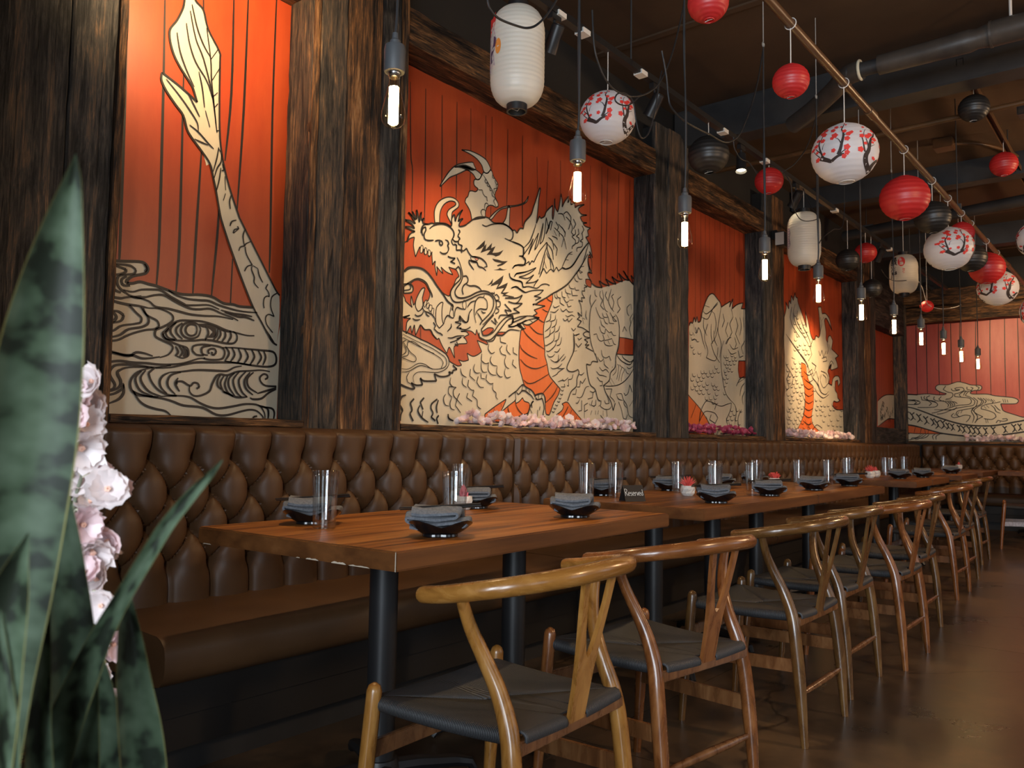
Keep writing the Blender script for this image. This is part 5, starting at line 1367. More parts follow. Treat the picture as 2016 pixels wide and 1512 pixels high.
MURALS['m6'] = '''l 0 7 -2812,3024 -2819,2368 -2816,1717
l 0 7 -2678,3012 -2686,2360 -2684,1714
l 0 7 -2520,2997 -2533,2352 -2531,1711
l 0 7 -2371,2983 -2375,2343 -2374,1707
l 0 7 -2256,2973 -2269,2337 -2268,1705
l 0 7 -2061,2955 -2075,2326 -2075,1701
l 0 7 -1890,2939 -1904,2316 -1905,1697
l 0 7 -1720,2923 -1731,2306 -1732,1694
l 0 7 -1575,2910 -1574,2297 -1576,1690
l 0 7 -1417,2895 -1426,2289 -1428,1687
l 0 7 -1271,2882 -1287,2281 -1290,1684
l 0 7 -1122,2868 -1138,2273 -1141,1681
l 0 7 -975,2854 -991,2264 -995,1678
l 0 7 -831,2841 -847,2256 -852,1675
l 0 7 -689,2828 -706,2248 -710,1672
c 1 0 -3019,1745 -2996,1770 -2950,1785 -2830,1774 -2682,1781 -2537,1762 -2465,1765 -2444,1780 -2508,1798 -2572,1840 -2578,1880 -2534,1906 -2420,1902 -2306,1938 -2222,1921 -2139,1890 -2030,1879 -2010,1847 -2031,1816 -2113,1811 -2155,1781 -2114,1764 -1951,1760 -1857,1735 -1660,1707 -1596,1676 -1596,1645 -1636,1623 -1793,1626 -1781,1572 -1756,1526 -1639,1479 -1511,1441 -1308,1462 -1133,1534 -950,1561 -773,1515 -543,1498 -554,1102 -3053,1067
l 9 8 -3019,1745 -2996,1770 -2950,1785 -2830,1774 -2682,1781 -2537,1762 -2465,1765 -2444,1780 -2508,1798 -2572,1840 -2578,1880 -2534,1906 -2420,1902 -2306,1938 -2222,1921 -2139,1890 -2030,1879 -2010,1847 -2031,1816 -2113,1811 -2155,1781 -2114,1764 -1951,1760 -1857,1735 -1660,1707 -1596,1676 -1596,1645 -1636,1623 -1793,1626 -1781,1572 -1756,1526 -1639,1479 -1511,1441 -1308,1462 -1133,1534 -950,1561 -773,1515 -543,1498
o 2 8 -3048,1358 -3010,1353 -2838,1320 -2663,1272 -2505,1220 -2664,1219 -2840,1222 -2960,1231 -3050,1230
l 9 13 -3044,1623 -3006,1614 -2864,1579 -2717,1521 -2529,1440 -2317,1367 -2137,1336 -1934,1331 -1773,1351 -1642,1381 -1534,1403 -1321,1462 -1134,1490 -893,1458 -545,1413
l 9 13 -3048,1361 -2868,1336 -2692,1280 -2533,1233 -2391,1210 -2182,1191 -1910,1198 -1711,1222 -1538,1253 -1324,1313 -1138,1343 -897,1314 -549,1271
l 9 7 -2730,1285 -2720,1223
l 9 7 -2953,1322 -2954,1247 -2926,1210
l 9 7 -2849,1310 -2868,1235
l 9 7 -2769,1298 -2788,1229
l 9 7 -2679,1273 -2691,1217
l 9 7 -2991,1134 -2916,1135 -2892,1160 -2835,1167 -2777,1211
l 9 7 -2927,1135 -2823,1161 -2743,1211
l 9 7 -2858,1135 -2778,1161 -2709,1211
l 9 7 -2778,1149 -2709,1174 -2675,1211
l 9 7 -2620,1138 -2630,1187 -2596,1212
l 9 7 -2586,1138 -2585,1187 -2540,1212
l 9 7 -3000,1650 -2942,1637 -2815,1635 -2780,1659 -2802,1684 -2883,1698 -2964,1713 -2975,1751 -2939,1775 -2812,1766
l 9 7 -2941,1687 -2860,1685 -2826,1660 -2860,1642
l 9 7 -2860,1642 -2803,1641
l 9 7 -2917,1699 -2848,1698 -2802,1672
l 9 7 -2767,1746 -2756,1696 -2677,1682 -2633,1644 -2667,1613
l 9 7 -2721,1751 -2733,1720 -2688,1695 -2598,1674 -2555,1630 -2600,1594 -2815,1591
l 9 7 -2653,1756 -2699,1732 -2677,1694 -2576,1655
l 9 7 -2597,1742 -2609,1705 -2565,1680 -2476,1678
l 9 7 -2465,1665 -2422,1628 -2433,1591
l 9 7 -2437,1671 -2394,1627 -2406,1591
l 9 7 -2410,1671 -2367,1627 -2378,1603
l 9 7 -2382,1670 -2340,1633 -2356,1609
l 9 7 -2508,1740 -2542,1704 -2487,1672 -2355,1663 -2312,1638
l 9 7 -2450,1886 -2484,1838 -2429,1800 -2375,1786 -2364,1749 -2398,1713 -2453,1702
l 9 7 -2465,1690 -2377,1688
l 9 7 -2384,1847 -2363,1816 -2298,1821 -2276,1832 -2319,1827 -2341,1846 -2308,1857 -2243,1856 -2222,1819 -2288,1784 -2342,1773 -2343,1736 -2246,1722 -2160,1708 -2140,1659 -2173,1624 -2291,1614 -2379,1591 -2545,1531 -2635,1508
l 9 7 -2201,1812 -2244,1795 -2288,1759 -2267,1729
l 9 7 -2189,1866 -2190,1830 -2136,1816 -2115,1846 -2146,1859
l 9 7 -2169,1811 -2212,1794 -2234,1746
l 9 7 -2126,1810 -2180,1793 -2213,1746 -2149,1720 -2097,1671 -2120,1611 -2238,1589 -2346,1566 -2490,1506 -2568,1495
l 9 7 -2082,1875 -2040,1850 -2062,1820
l 9 7 -2117,1719 -2065,1670 -2099,1586 -2238,1552 -2315,1529 -2326,1480 -2284,1456
l 9 7 -2359,1505 -2392,1469 -2360,1444 -2294,1456 -2219,1479 -2155,1467 -2177,1419 -2210,1383
l 9 7 -2337,1505 -2348,1468
l 9 7 -2293,1523 -2316,1480
l 9 7 -2249,1552 -2272,1504
l 9 7 -2064,1712 -2013,1669 -2035,1621 -2099,1586 -2132,1551 -2090,1502 -2007,1454 -2071,1418 -2104,1371
l 9 7 -2033,1711 -1992,1663 -2014,1621 -2067,1586 -2110,1551
l 9 7 -2001,1705 -1960,1668 -1982,1633
l 9 7 -1970,1704 -1929,1667
l 9 7 -1939,1697 -1898,1655
l 9 7 -1908,1691 -1878,1654 -1899,1631
l 9 7 -1877,1684 -1857,1654
l 9 7 -1769,1688 -1755,1640
l 9 7 -1744,1687 -1734,1640
l 9 7 -1718,1681 -1709,1640
l 9 7 -1795,1653 -1847,1642 -1962,1620 -2014,1597 -2026,1561 -1943,1537 -1871,1500 -1851,1453 -1904,1417 -1997,1430
l 9 7 -1993,1597 -1963,1561
l 9 7 -1962,1608 -1931,1572
l 9 7 -1910,1613 -1869,1571 -1850,1524 -1799,1499
l 9 7 -1868,1613 -1828,1559 -1798,1535
l 9 7 -1956,1418 -1946,1370
l 9 7 -1976,1424 -1967,1370
l 9 7 -1853,1370 -1832,1405 -1771,1393 -1720,1405 -1729,1428 -1780,1423
l 9 7 -1812,1370 -1801,1393
l 9 7 -2324,1590 -2368,1554 -2601,1557
l 9 7 -2120,1575 -2143,1527 -2112,1455 -2135,1371
l 9 7 -2089,1574 -2111,1527 -2070,1454 -2104,1371
l 9 11 -3000,1537 -2969,1499 -2932,1533
l 9 11 -2969,1499 -2951,1455 -2988,1413
l 9 11 -2951,1455 -2916,1421
l 9 11 -2923,1527 -2894,1489 -2859,1521
l 9 11 -2894,1489 -2876,1448 -2912,1406
l 9 11 -2876,1448 -2843,1416
l 9 11 -2834,1503 -2805,1465 -2769,1497
l 9 11 -2805,1465 -2788,1422 -2824,1380
l 9 11 -2788,1422 -2754,1389
l 9 11 -2744,1468 -2717,1431 -2682,1463
l 9 11 -2717,1431 -2700,1391 -2734,1349
l 9 11 -2700,1391 -2667,1359
l 9 11 -2654,1439 -2628,1405 -2597,1434
l 9 11 -2628,1405 -2613,1368 -2644,1330
l 9 11 -2613,1368 -2584,1339
l 9 11 -2600,1413 -2572,1376 -2537,1408
l 9 11 -2572,1376 -2556,1333 -2591,1292
l 9 11 -2556,1333 -2523,1301
l 9 11 -2530,1414 -2500,1376 -2465,1409
l 9 11 -2500,1376 -2484,1333 -2519,1290
l 9 11 -2484,1333 -2450,1300
l 9 11 -2463,1376 -2441,1346 -2415,1372
l 9 11 -2441,1346 -2429,1314 -2455,1281
l 9 11 -2429,1314 -2402,1289
l 9 11 -2406,1360 -2384,1331 -2357,1357
l 9 11 -2384,1331 -2372,1298 -2399,1265
l 9 11 -2372,1298 -2346,1272
l 9 11 -2324,1345 -2300,1316 -2273,1341
l 9 11 -2300,1316 -2288,1283 -2314,1248
l 9 11 -2288,1283 -2262,1256
l 9 11 -2271,1334 -2246,1302 -2216,1330
l 9 11 -2246,1302 -2232,1266 -2262,1228
l 9 11 -2232,1266 -2204,1236
l 9 11 -2207,1334 -2178,1297 -2144,1330
l 9 11 -2178,1297 -2163,1255 -2197,1213
l 9 11 -2163,1255 -2130,1223
l 9 11 -2147,1320 -2122,1286 -2093,1316
l 9 11 -2122,1286 -2108,1249 -2139,1212
l 9 11 -2108,1249 -2080,1221
l 9 11 -2097,1319 -2069,1282 -2035,1314
l 9 11 -2069,1282 -2053,1240 -2087,1198
l 9 11 -2053,1240 -2021,1208
l 9 11 -2008,1310 -1986,1279 -1957,1305
l 9 11 -1986,1279 -1972,1244 -2001,1208
l 9 11 -1972,1244 -1946,1216
l 9 11 -1916,1321 -1892,1288 -1862,1317
l 9 11 -1892,1288 -1878,1250 -1908,1213
l 9 11 -1878,1250 -1851,1221
l 9 11 -1779,1330 -1757,1301 -1732,1327
l 9 11 -1757,1301 -1746,1267 -1772,1235
l 9 11 -1746,1267 -1721,1242
l 9 11 -1679,1355 -1653,1322 -1624,1351
l 9 11 -1653,1322 -1640,1284 -1670,1246
l 9 11 -1640,1284 -1612,1254
l 9 11 -1608,1361 -1587,1331 -1562,1357
l 9 11 -1587,1331 -1576,1298 -1602,1265
l 9 11 -1576,1298 -1551,1273
l 9 11 -1489,1394 -1471,1367 -1447,1389
l 9 11 -1471,1367 -1460,1337 -1482,1307
l 9 11 -1460,1337 -1438,1315
l 9 11 -1392,1429 -1370,1400 -1343,1426
l 9 11 -1370,1400 -1357,1365 -1384,1331
l 9 11 -1357,1365 -1332,1339
l 9 11 -1292,1454 -1269,1423 -1241,1449
l 9 11 -1269,1423 -1256,1386 -1285,1350
l 9 11 -1256,1386 -1231,1358
l 9 11 -1184,1474 -1159,1438 -1128,1469
l 9 11 -1159,1438 -1145,1399 -1175,1359
l 9 11 -1145,1399 -1116,1368
l 9 11 -1068,1455 -1047,1426 -1023,1451
l 9 11 -1047,1426 -1037,1394 -1061,1362
l 9 11 -1037,1394 -1013,1369
l 9 11 -953,1443 -929,1408 -900,1438
l 9 11 -929,1408 -916,1369 -946,1330
l 9 11 -916,1369 -888,1338
l 9 11 -834,1419 -811,1386 -782,1414
l 9 11 -811,1386 -798,1347 -828,1309
l 9 11 -798,1347 -772,1318'''

def smooth_path(p, closed=False, n=4):
    P = [Vector((a, b)) for a, b in p]
    cut = [0]
    for i in range(1, len(P) - 1):
        a = P[i] - P[i - 1]; b = P[i + 1] - P[i]
        if a.length > 1e-6 and b.length > 1e-6 and a.angle(b) > 1.15: cut.append(i)
    cut.append(len(P) - 1); segs = []
    for a, b in zip(cut, cut[1:]):
        s = P[a:b + 1]
        segs.append([Vector((v.x, v.y)) for v in crom([Vector((q.x, q.y, 0)) for q in s], n)] if len(s) > 2 else s)
    return segs
def mural(key, name, label, ext, red, to3, loc):
    root = thing('mural', label, 'mural', loc)
    o3 = Vector(loc)
    def put(nm, vs, fs, m, depth):
        me = bpy.data.meshes.new(nm); me.from_pydata([to3(a, b, depth) - o3 for a, b in vs], [], fs); me.materials.append(m); o = link(nm, me, root)
        if nm in ('board_lines', 'ink_lines', 'ink_patch', 'red_area', 'orange_area'): o['kind'] = 'stuff'
    a0, a1, b0, b1 = ext
    p = [to3(a, b, d) - o3 for d in (-.012, 0) for b in (b0, b1) for a in (a0, a1)]
    obj('painted_panel', MB().add(p, [(0, 2, 3, 1), (4, 5, 7, 6), (0, 1, 5, 4), (2, 6, 7, 3), (0, 4, 6, 2), (1, 3, 7, 5)]), red, root, smooth=False)
    G = {}
    def ribbon(key2, segs, w):
        vs, fs = G.setdefault(key2, ([], []))
        for s in segs:
            if len(s) < 2: continue
            k0 = len(vs); L = len(s)
            for i, q in enumerate(s):
                d = (s[min(L - 1, i + 1)] - s[max(0, i - 1)])
                if d.length < 1e-9: d = Vector((1, 0))
                d.normalize(); t = i / (L - 1); h = w / 2 * (1 if len(segs) > 1 else (.62 + .55 * math.sin(PI * min(1, max(0, t)))))
                nn = Vector((-d.y, d.x)) * h
                vs.append((q.x + nn.x, q.y + nn.y)); vs.append((q.x - nn.x, q.y - nn.y))
            for i in range(L - 1): a = k0 + 2 * i; fs.append((a, a + 1, a + 3, a + 2))
    kinds = {'c': ('cream_figure', M['mural_cream']), 'o': ('orange_area', M['mural_orange']), 'r': ('red_area', red), 'k': ('ink_patch', M['mural_black']), 'p': ('pink_eye', M['mural_pink'])}
    for ln in MURALS[key].split('\n'):
        k, lay, w, *pt = ln.split(); lay = int(lay); w = float(w) / 1000 * 1.4
        pts = [tuple(float(q) / 1000 for q in s.split(',')) for s in pt]
        if k == 'l':
            ribbon(('l', lay), smooth_path(pts), w)
        else:
            segs = smooth_path(pts + [pts[0]], n=3); poly = []
            for s in segs: poly += s[:-1]
            vs, fs = G.setdefault((k, lay), ([], [])); k0 = len(vs)
            np_ = len(poly)
            cv, _, cf = delaunay_2d_cdt([Vector((t.x, t.y)) for t in poly], [(i, (i + 1) % np_) for i in range(np_)], [], 0, 1e-6, False)[:3]
            def wind(x, y):
                s = 0
                for i in range(np_):
                    A, Bq = poly[i], poly[(i + 1) % np_]
                    if (A.y <= y) != (Bq.y <= y):
                        xx = A.x + (y - A.y) / (Bq.y - A.y) * (Bq.x - A.x)
                        if xx > x: s += 1 if Bq.y > A.y else -1
                return s
            vs += [(t.x, t.y) for t in cv]
            fs += [tuple(i + k0 for i in t) for t in cf if wind(sum(cv[i].x for i in t) / 3, sum(cv[i].y for i in t) / 3)]
            if w: ribbon(('l', lay + .5), segs + [[segs[-1][-1], segs[0][0]]], w)
    for (k, lay), (vs, fs) in sorted(G.items(), key=lambda q: q[0][1]):
        d = .0008 + lay * .0005
        if k == 'l': put('board_lines' if lay == 0 else 'ink_lines', vs, fs, M['mural_black'], d)
        else: put(kinds[k][0], vs, fs, kinds[k][1], d)
    return root
left3 = lambda a, b, d: Vector((WX + d, a, b))
back3 = lambda a, b, d: Vector((a, YB - d, b))
mural('m1', 'mural', 'red mural of a tall pale tail rising out of curling waves, on the left', (1.24, 2.135, 1.07, 3.1), M['mural_red'], left3, (WX, 1.7, 1.07))
mural('m2', 'mural', 'large red mural of a roaring horned dragon head facing left', (2.6, 5.14, 1.07, 3.0), M['mural_red'], left3, (WX, 3.9, 1.07))
mural('m3', 'mural', 'dim red mural of a scaly dragon body above magenta blossoms', (5.6, 7.13, 1.07, 3.0), M['mural_red2'], left3, (WX, 6.4, 1.07))
mural('m4', 'mural', 'brightly lit mural of a cream dragon head facing right, towards the back wall', (7.55, 9.96, 1.07, 3.0), M['mural_red'], left3, (WX, 8.7, 1.07))
mural('m5', 'mural', 'small narrow red panel with a pale scaly hump in the corner', (10.66, 12.2, 1.25, 2.6), M['mural_red2'], left3, (WX, 11.5, 1.25))
mural('m6', 'mural', 'rose red mural of swirling cream clouds over a long serpent body on the back wall', (-3.0, 1.0, 1.09, 2.8), M['mural_rose'], back3, (-1.0, YB, 1.09))

# ------------------------------------------------------------------ tufted banquettes
PW, ROWZ = .16, (.955, .83, .705, .575)
def tuft(s, z, s0):
    p = (s - s0) / PW; q = (ROWZ[0] - z) / .125
    dn = 9
    for r, rz in enumerate(ROWZ):
        off = .5 * (r % 2); d = p - off; d -= round(d); dn = min(dn, math.hypot(d * PW, z - rz))
    if z > ROWZ[0]:
        d = p - round(p); dc = abs(d) * PW; pil = abs(math.sin(PI * p)); fade = min(1, (1.075 - z) / .04)
    elif z < ROWZ[3]:
        d = p - .5; d -= round(d); dc = abs(d) * PW; pil = abs(math.cos(PI * p)); fade = 1
    else:
        a, b = p + q / 2, p - q / 2
        dc = min(abs(a - round(a)), abs(b - round(b))) * .098; pil = math.sqrt(abs(math.sin(PI * a) * math.sin(PI * b))); fade = 1
    return .026 * pil ** .75 - .021 * math.exp(-dc / .0055) * fade - .050 * math.exp(-dn / .023)
def banquette(name, label, s0, s1, step, to3, loc, nbuttons, seat=None):
    root = thing(name, label, 'banquette', loc); o3 = Vector(loc); q0, q1 = seat or (s0, s1)
    T = lambda s, d, z: to3(s, d, z) - o3            # s along, d out from the wall base, z up
    n = int((s1 - s0) / step); P = []
    zs = [.42 + .0085 * i for i in range(int((1.045 - .42) / .0085) + 1)]
    for i in range(n + 1):
        s = s0 + .003 + (s1 - s0 - .006) * i / n; e = min(1, min(s - s0, s1 - s) / .02); e = .6 + .4 * e; row = []
        for z in zs: row.append(T(s, .085 * e + tuft(s, z, 1.42), z))
        h = .085 * e + tuft(s, zs[-1], 1.42)
        for k in range(1, 7):
            a = PI / 2 * k / 6; row.append(T(s, h * math.cos(a) - .03 * (1 - math.cos(a)), zs[-1] + .032 * math.sin(a)))
        P.append(row)
    mb = MB().grid(P); obj('backrest', mb, M['leather'], root)
    c = MB()
    for s in (s0 + .002, s1 - .002): c.add([T(s, -.03, .42), T(s, .085, .42), T(s, .085, 1.03), T(s, .06, 1.065), T(s, -.03, 1.075)], [(0, 1, 2, 3, 4)])
    obj('back_end', c, M['leather'], root, smooth=False)
    # seat cushion: rounded section swept along, with the ends closed
    prof = [(.0, .30), (.50, .30), (.525, .305), (.545, .325), (.552, .35), (.552, .395), (.545, .42), (.525, .438), (.50, .446), (.3, .452), (.0, .45)]
    nn = max(6, int((q1 - q0) / .25)); c = MB(); vs = []; fs = []
    for i in range(nn + 1):
        s = q0 + .004 + (q1 - q0 - .008) * i / nn
        for d, z in prof: vs.append(T(s, d, z))
    m_ = len(prof)
    for i in range(nn):
        for k in range(m_): a, b = i * m_ + k, i * m_ + (k + 1) % m_; fs.append((a, b, b + m_, a + m_))
    fs += [tuple(range(m_ - 1, -1, -1)), tuple(range(nn * m_, nn * m_ + m_))]
    obj('seat_cushion', c.add(vs, fs), M['leather'], root)
    def bx(d0, d1, z0, z1):
        v = [T(s, d, z) for z in (z0, z1) for d in (d0, d1) for s in (q0, q1)]
        return MB().add(v, [(0, 2, 3, 1), (4, 5, 7, 6), (0, 1, 5, 4), (2, 6, 7, 3), (0, 4, 6, 2), (1, 3, 7, 5)])
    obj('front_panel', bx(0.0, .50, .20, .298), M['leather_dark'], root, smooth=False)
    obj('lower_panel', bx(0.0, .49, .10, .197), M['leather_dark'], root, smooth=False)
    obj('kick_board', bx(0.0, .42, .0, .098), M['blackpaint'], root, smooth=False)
    bm = None; cnt = 0; rest = MB()
    for r, z in enumerate(ROWZ):
        k0 = math.ceil((s0 + .03 - 1.42) / PW - .5 * (r % 2)); s = 1.42 + (k0 + .5 * (r % 2)) * PW
        while s < s1 - .03:
            d = .085 + tuft(s, z, 1.42) + .004; c = T(s, d, z)
            if cnt < nbuttons:
                if bm is None:
                    b = MB(); g = []
                    for i in range(4):
                        rr = .011 * math.cos(PI / 2 * i / 3.2); hh = .007 * math.sin(PI / 2 * i / 3.2)
                        g.append([T(s0 + rr * math.cos(2 * PI * k / 10), hh, rr * math.sin(2 * PI * k / 10)) - T(s0, 0, 0) for k in range(11)])
                    bm = b.grid(g).mesh('button', M['button'])
                link('button', bm, root, c)
            else:
                q = len(rest.v); rest.add([c + T(s0 + .011 * math.cos(2 * PI * k / 6), .003, .011 * math.sin(2 * PI * k / 6)) - T(s0, 0, 0) for k in range(6)], [tuple(range(6))])
            cnt += 1; s += PW
    if rest.v: tag(obj('button_rows', rest, M['button'], root), kind='stuff')
    return root
lb = lambda s, d, z: Vector((-2.825 + d, s, z))
bb = lambda s, d, z: Vector((s, 12.425 - d, z))
SEC = [(1.235, 3.40, .0065, 60, 'nearest section of the brown tufted leather banquette, under the tail mural and first pillar'),
       (3.405, 5.90, .0085, 60, 'second section of the brown tufted banquette, under the large dragon head mural'),
       (5.905, 8.30, .012, 70, 'third section of the brown tufted banquette, under the dim mural with magenta blossoms'),
       (8.305, 10.70, .014, 0, 'fourth section of the brown tufted banquette, under the bright cream dragon mural'),
       (10.705, 12.32, .016, 0, 'last brown tufted banquette section on the left wall, running into the back corner')]
for s0, s1, st, nb, lab in SEC: banquette('banquette', lab, s0, s1, st, lb, (-2.55, (s0 + s1) / 2, 0), nb, (s0, 11.865) if s1 > 12 else None)
banquette('banquette', 'brown tufted leather banquette along the back wall under the rose red cloud mural', -2.72, .2, .014, bb, (-1.0, 12.2, 0), 70, (-2.725, .2))
banquette('banquette', 'brown tufted banquette section on the back wall, right of the frame side', .205, 2.6, .03, bb, (1.4, 12.2, 0), 0)
# ------------------------------------------------------------------ tables
def table(label, cx, cy, L, W, rot, legs, chips_and_highlight=False, group=None):
    t = thing('dining_table', label, 'table', (cx, cy, 0), rot, group)
    mb = MB().box(-W / 2, W / 2, -L / 2, L / 2, .7645 - .049, .7645 - .0)
    mb.v = [(x, y, z - .0045) for x, y, z in mb.v]
    top = obj('tabletop', mb, M['table'], t, bevel=.004)
    top.data.materials.append(M['table_edge'])
    for p in top.data.polygons:
        if abs(p.normal.z) < .8: p.material_index = 1
    for ly, lx in legs:
        lg = MB().tube([(lx, ly, .03), (lx, ly, .711)], .043, 20); obj('leg', lg, M['black'], t)
        b = MB()
        for a in range(4):
            c, s = math.cos(PI / 4 + a * PI / 2 + .3), math.sin(PI / 4 + a * PI / 2 + .3)
            b.tube([(lx + c * r, ly + s * r, z) for r, z in ((.0, .06), (.12, .058), (.24, .046), (.29, .034), (.305, .012))], [.030, .028, .024, .02, .014], 8, flat=.8)
        b.lathe([(0.0, .095), (.052, .09), (.06, .06), (.06, .03)], 16, (lx, ly, 0))
        b.v = [(x, y, max(z, .0)) for x, y, z in b.v]
        obj('pedestal_base', b, M['black'], t)
        obj('mounting_plate', MB().box(lx - .11, lx + .11, ly - .09, ly + .09, .703, .7105), M['black'], t, smooth=False)
    if chips_and_highlight:
        w = MB(); rr = random.Random(3)
        for x0, x1, h in ((.325, .25, .0035), (.24, .185, .0055), (.135, .085, .0045), (.06, .045, .002), (-.345, -.385, .003)):
            n = 9; P = [(x0 + (x1 - x0) * i / n, -L / 2 - .0012, .7115) for i in range(n + 1)]
            Q = [(x0 + (x1 - x0) * i / n, -L / 2 - .0012, .712 + h * rr.uniform(.45, 1) * min(1, 2.2 * math.sin(PI * (i + .2) / (n + .4)))) for i in range(n + 1)]
            w.grid([P, Q])
        w.add([(W / 2 + .0008, -L / 2 - .0014, .7115), (W / 2 - .0028, -L / 2 - .0014, .7125), (W / 2 - .0022, -L / 2 - .0014, .758), (W / 2 + .0008, -L / 2 - .0014, .7595)], [(0, 1, 2, 3)])  # thin pale strip: highlight painted on the front corner
        tag(obj('worn_edge_and_highlight', w, M['chip_and_highlight'], t, smooth=False), 'pale chipped edge along the near end, with a painted corner highlight')
    return t
table('nearest long brown wooden table with a chipped near edge', -1.910, 2.098, 1.487, .83, R(2.4), ((-.40, .03), (.26, .03)), True)
table('second brown wooden table, with the black reserved card on it', -1.945, 3.865, 1.43, .83, R(.6), ((-.44, .03), (.2, .03)))
table('third brown wooden table, pushed against the far end of the card table', -1.960, 5.283, 1.395, .83, R(.8), ((-.55, 0), (.38, 0)))
table('small square wooden table after the gap, with two white pots on it', -1.995, 7.268, .585, .82, R(1), ((0, .02),))
table('small square wooden table right behind the two-pot table', -2.010, 7.955, .71, .82, R(1), ((0, .02),))
table('far small wooden table before the corner, with one black bowl', -2.035, 9.395, .87, .82, R(.5), ((0, .02),))
table('farthest table along the left wall, in the corner with a white pot', -2.07, 11.12, 1.36, .78, 0, ((-.35, 0), (.35, 0)))
table('dark table in front of the back banquette at the right frame side', -1.24, 11.50, .66, .80, 0, ((0, 0),))

